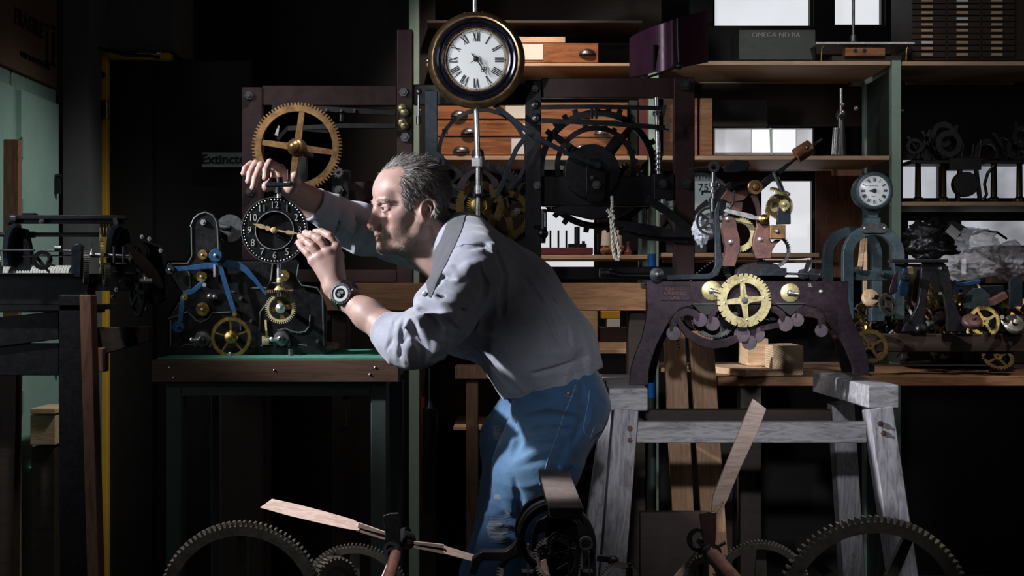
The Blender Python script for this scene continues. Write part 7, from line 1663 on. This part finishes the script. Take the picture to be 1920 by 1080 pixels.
# ================================================================ FOREGROUND MACHINES (standing on a low table below the frame)
LT = Thing('low_table', 'low dark table carrying the foreground gears and flys', 'table', (.1,-1.0,0)); zt_ = .50
m = MB(); m.box((.08,-1.02,zt_-.02), (1.75,.62,.04)); LT.part('top', m, 'dark_wood')
for x in (-.72,.88):
    for y in (-1.28,-.76): m = MB(); m.box((x,y,(zt_-.04)/2), (.06,.06,zt_-.04)); LT.part('leg', m, 'dark_wood')
def fg_gear(T, x, y, r, Y, teeth, face, mat, name, sp=5, rim=.11, yaw=0.0, phase=.3, dep=.055):
    c = P(x,y,Y); ax = (-math.sin(yaw), -math.cos(yaw), 0); k_ = S(Y); m = MB(); m.gear(c, r*k_, teeth, face, rim, dep, ax=ax, pointed=.7); g = T.part(name, m, mat, bevel=0)
    m = MB(); m.spokes(c, .01, r*k_*(1-rim-dep)+.004, sp, .022, .016, face*.7, ax=ax, phase=phase); T.part('spokes', m, mat, g)
    m = MB(); m.lathe([(.020,-.01),(.020,face+.01),(.012,face+.014),(1e-5,face+.014)], c, ax, 20); T.part('hub', m, mat, g); return c
F1 = Thing('left_fly_train', 'big toothed wheels with a wooden two-bladed fly in the left foreground', 'clock movement', P(560,1200,-1.05))
c1 = fg_gear(F1, 455, 1130, 155, -1.10, 96, .022, 'gear_steel', 'great_wheel')
c2 = fg_gear(F1, 665, 1122, 104, -.95, 88, .014, 'gear_steel', 'second_wheel')
m = MB(); m.plate([(590,1070),(625,1040),(660,1060),(610,1200),(560,1200)], -1.0, .02); F1.part('bracket', m, 'black_iron')
m = MB(); m.gear(P(622,1085,-1.04), .040, 30, .02, .3, .1, ax=(.7,-1,0)); F1.part('small_wheel', m, 'gear_steel')
for xx in (c1, c2): m = MB(); m.cyl(xx+W(0,.02,0), xx+W(0,-.06,0), .009); m.bar((xx.x,-1.03,xx.z), (xx.x,-1.03,zt_), .03, .05, up=(0,1,0)); F1.part('pedestal', m, 'black_iron')
def vane(T, pts_t, pts_b, Y0, Y1, t, name):
    """wooden blade between a top edge and a bottom edge given along its length"""
    n = len(pts_t); vs = []
    for i in range(n):
        Y = Y0+(Y1-Y0)*i/(n-1)
        for (x, y), dY in ((pts_t[i],.010),(pts_b[i],-.010),(pts_b[i],-.010+t),(pts_t[i],.010+t)): vs.append(P(x,y,Y+dY))
    m = MB(); m.add(vs, [(i*4+k, i*4+4+k, i*4+4+(k+1)%4, i*4+(k+1)%4) for i in range(n-1) for k in range(4)]+[(0,1,2,3),(4*n-1,4*n-2,4*n-3,4*n-4)]); return T.part(name, m, 'vane_wood', bevel=.0008)
b1 = vane(F1, [(510,935),(560,946),(610,959),(662,974),(680,984)], [(487,952),(545,968),(600,981),(645,991),(672,995)], -1.0, -1.0, .007, 'fly_blade')
m = MB(); m.strip([P(672,984,-1.0), P(727,1001,-1.0)], [.008,.004], .007); m.strip([P(668,993,-1.0), P(722,1010,-1.0)], [.004,.003], .007); F1.part('fork', m, 'vane_wood', b1)
b2 = vane(F1, [(828,1021),(850,1028),(896,1042)], [(833,1038),(850,1043),(888,1053)], -1.0, -.98, .007, 'fly_blade')
m = MB(); m.strip([P(776,1017,-1.0), P(832,1024,-1.0)], [.004,.006], .007); m.strip([P(776,1025,-1.0), P(834,1036,-1.0)], [.003,.005], .007); F1.part('fork', m, 'vane_wood', b2)
m = MB(); m.plate([(717,968),(730,963),(747,962),(750,1000),(752,1042),(728,1046),(724,1010)], -1.02, .01); F1.part('iron_paddle', m, 'black_iron', bevel=.001)
m = MB(); m.ring(P(738,1032,-1.05), .008, .013, .02, (-.2,-1,.3), 20); m.ring(P(737,1040,-1.07), .006, .011, .012, (-.2,-1,.3), 20); F1.part('hub', m, 'black_iron'); m = MB(); m.cyl(P(750,1010,-1.0), P(766,1014,-.98), .016, n=20); m.ring(P(757,1008,-.98), .012, .018, .008, (.9,-.4,.1), 20); F1.part('hub', m, 'black_iron')
m = MB(); m.cyl(P(742,1040,-1.08), P(724,1105,-1.20), .0095, .0105, 20); F1.part('shaft', m, 'rust_iron'); m = MB(); m.tube([P(726,1058,-1.1), P(716,1082,-1.12)], .0015, 6); m.tube([P(730,1064,-1.1), P(718,1086,-1.12)], .0012, 6); m.bar(P(735,1100,-1.15), (P(735,0,-1.15).x,-1.15,zt_), .02, .02); F1.part('wires', m, 'steel')
F2 = Thing('right_fly_train', 'big toothed wheels with one raised wooden fly blade in the right foreground', 'clock movement', P(1480,1200,-1.05))
c1 = fg_gear(F2, 1635, 1151, 186, -1.10, 92, .022, 'gear_steel', 'great_wheel', phase=1.15); c2 = fg_gear(F2, 1425, 1106, 94, -.95, 84, .014, 'gear_steel', 'second_wheel')
for xx in (c1, c2): m = MB(); m.cyl(xx+W(0,.02,0), xx+W(0,-.06,0), .009); m.bar((xx.x,-1.03,xx.z), (xx.x,-1.03,zt_), .03, .05, up=(0,1,0)); F2.part('pedestal', m, 'black_iron')
m = MB(); m.gear(P(1328,1075,-1.02), .034, 30, .014, .3, .1, ax=(-.6,-1,0)); F2.part('small_wheel', m, 'gear_steel')
m = MB(); m.plate([(1412,748),(1437,767),(1420,812),(1390,875),(1372,918),(1364,938),(1343,975),(1343,966),(1357,942),(1353,941),(1347,950),(1334,960),(1337,930),(1355,885),(1378,828),(1400,774)], -1.0, .007); F2.part('fly_blade', m, 'vane_wood', bevel=.0008)
m = MB(); m.plate([(1312,963),(1328,959),(1343,961),(1343,1000),(1341,1024),(1320,1024),(1316,1000)], -1.02, .01); F2.part('iron_paddle', m, 'oxblood', bevel=.001)
m = MB(); m.ring(P(1312,1012,-.98), .014, .021, .01, (-.5,-1,.1), 24); m.cyl(P(1312,1014,-.99), P(1322,1026,-1.02), .006); m.ring(P(1330,1036,-1.05), .010, .014, .02, (.3,-1,.2), 24); m.ring(P(1336,1042,-1.07), .008, .012, .012, (.3,-1,.2), 24); F2.part('hub', m, 'black_iron'); m = MB(); m.cyl(P(1342,1028,-1.0), P(1360,1017,-1.0), .0028); F2.part('cross_pin', m, 'black_iron')
m = MB(); m.cyl(P(1337,1042,-1.08), P(1395,1110,-1.22), .013, .014, 20); F2.part('shaft', m, 'rust_iron')
m = MB(); m.strip([P(1304,1035,-1.0), P(1285,1062,-1.0), P(1262,1095,-1.0)], [.003,.008,.014], .006); m.strip([P(1308,1042,-1.0), P(1298,1070,-1.0), P(1285,1100,-1.0)], [.003,.006,.008], .006); F2.part('fly_blade', m, 'vane_wood')
m = MB(); m.bar(P(1385,1100,-1.18), (P(1385,0,-1.18).x,-1.18,zt_), .02, .02); m.bar(P(1318,1030,-.99), (P(1318,0,-.99).x,-.99,zt_), .016, .016); F2.part('pedestal', m, 'black_iron')
F3 = Thing('cast_hammer_movement', 'cast iron movement with a long flat steel hammer block on top in the centre foreground', 'clock movement', P(1045,1200,-1.1))
z_ = P(0,947,-1.3).z; ya, yb = -1.3, -.86
m = MB(); xL0, xR0 = P(1028,0,ya).x, P(1095,0,ya).x; xL1, xR1 = P(1009,0,yb).x, P(1066,0,yb).x; th = .020
vs = [(xL0,ya,z_-.004),(xR0,ya,z_-.004),(xR1,yb,z_),(xL1,yb,z_),(xL0+.002,ya+.002,z_-th),(xR0-.004,ya+.002,z_-th-.004),(xR1-.002,yb,z_-th),(xL1+.002,yb,z_-th)]
speck('worn_steel', (0.16,0.13,0.125), (0.33,0.285,0.275), 0.55, 0.42, 14, bs=.35)
m.add(vs, [(0,1,2,3),(7,6,5,4),(4,5,1,0),(5,6,2,1),(6,7,3,2),(7,4,0,3)]); F3.part('hammer_block', m, 'worn_steel', bevel=.002)
for Y in (-1.24, -1.12, -.95):
    m = MB(); dx = (Y+1.24)*-25; R_ = 62
    pts = [P(1040+dx+R_*math.cos(math.radians(a)), 1010-(Y+1.24)*60+R_*math.sin(-math.radians(a)), Y) for a in range(100, 236, 9)]; m.strip(pts, .010, .02); F3.part('curved_rib', m, 'black_iron', bevel=.0015)
m = MB(); pts = [P(1048+62*math.cos(math.radians(a)), 1020-70*math.sin(math.radians(a)), -1.0) for a in range(62, -42, -8)]; m.strip(pts, .014, .03); m.strip([P(1085,965,-1.0), P(1092,1000,-1.0), P(1104,1040,-1.0), P(1106,1100,-1.0)], [.014,.018,.022,.022], .03); F3.part('right_frame', m, 'black_iron', bevel=.002)
m = MB(); m.plate([(1028,965),(1075,975),(1085,985),(1060,996),(1010,1000),(1004,1030),(996,1032),(996,1000),(1006,978)], -1.22, .012); F3.part('front_casting', m, 'black_iron', bevel=.002)
m = MB(); m.ring(P(1098,1018,-1.05), .008, .012, .01); F3.part('ring', m, 'dark_steel')
m = MB(); m.strip([P(885,1075,-1.1), P(893,1050,-1.1), P(905,1040,-1.1), P(948,1040,-1.1), P(965,1030,-1.1), P(980,1005,-1.1)], [.012,.016,.016,.016,.016,.012], .03); F3.part('side_arm', m, 'black_iron', bevel=.002)
for x, y, r, Y, n_, mt_ in ((1043,1050,46,-1.14,50,'gear_steel'), (975,1080,46,-1.10,44,'gear_steel'), (1050,1025,22,-1.18,24,'dark_steel'), (1020,1035,14,-1.2,14,'dark_steel'), (1160,1095,40,-1.05,48,'gear_steel')):
    m = MB(); m.gear(P(x,y,Y), r*S(Y), n_, .012, .14, .12, pointed=.6, ax=(.15,-1,.25)); F3.part('wheel', m, mt_)
for x0, y0, x1, y1 in ((1022,1015,1042,998),(1035,1040,1068,1032),(1045,1068,1064,1056),(990,1020,990,1085),(1105,1035,1106,1090),(1068,1028,1080,1030),(1070,1032,1066,1085)): m = MB(); m.bar(P(x0,y0,-1.2), P(x1,y1,-1.2), .003, .006); F3.part('rod', m, 'steel')
m = MB(); m.strip([P(1018,1050,-1.15), P(1024,1075,-1.15), P(1030,1100,-1.15)], [.010,.011,.012], .004); F3.part('wooden_tongue', m, 'vane_wood')
for x, y in ((1019,1028),(1025,1040),(1014,1040)): m = MB(); m.sphere(P(x,y,-1.21), .006, 10); F3.part('knob', m, 'dark_steel')
m = MB(); m.cyl(P(1180,1100,-1.1), P(1180,1063,-1.1), .006, n=14); m.cyl(P(1180,1063,-1.1), P(1180,1056,-1.1), .003); F3.part('oil_cup', m, 'dark_brass'); m = MB(); m.sphere(P(1150,1052,-1.0), .010, 12); m.bar(P(1120,1046,-1.0), P(1150,1050,-1.0), .010, .01); F3.part('ball_arm', m, 'black_iron')
m = MB(); m.box((P(1040,0,-1.1).x, -1.08, zt_+.012), (.26,.36,.024)); [m.bar(P(x,1070,-1.14), (P(x,0,-1.14).x,-1.14,zt_), .02, .03) for x in (990,1100)]; F3.part('bed', m, 'black_iron')
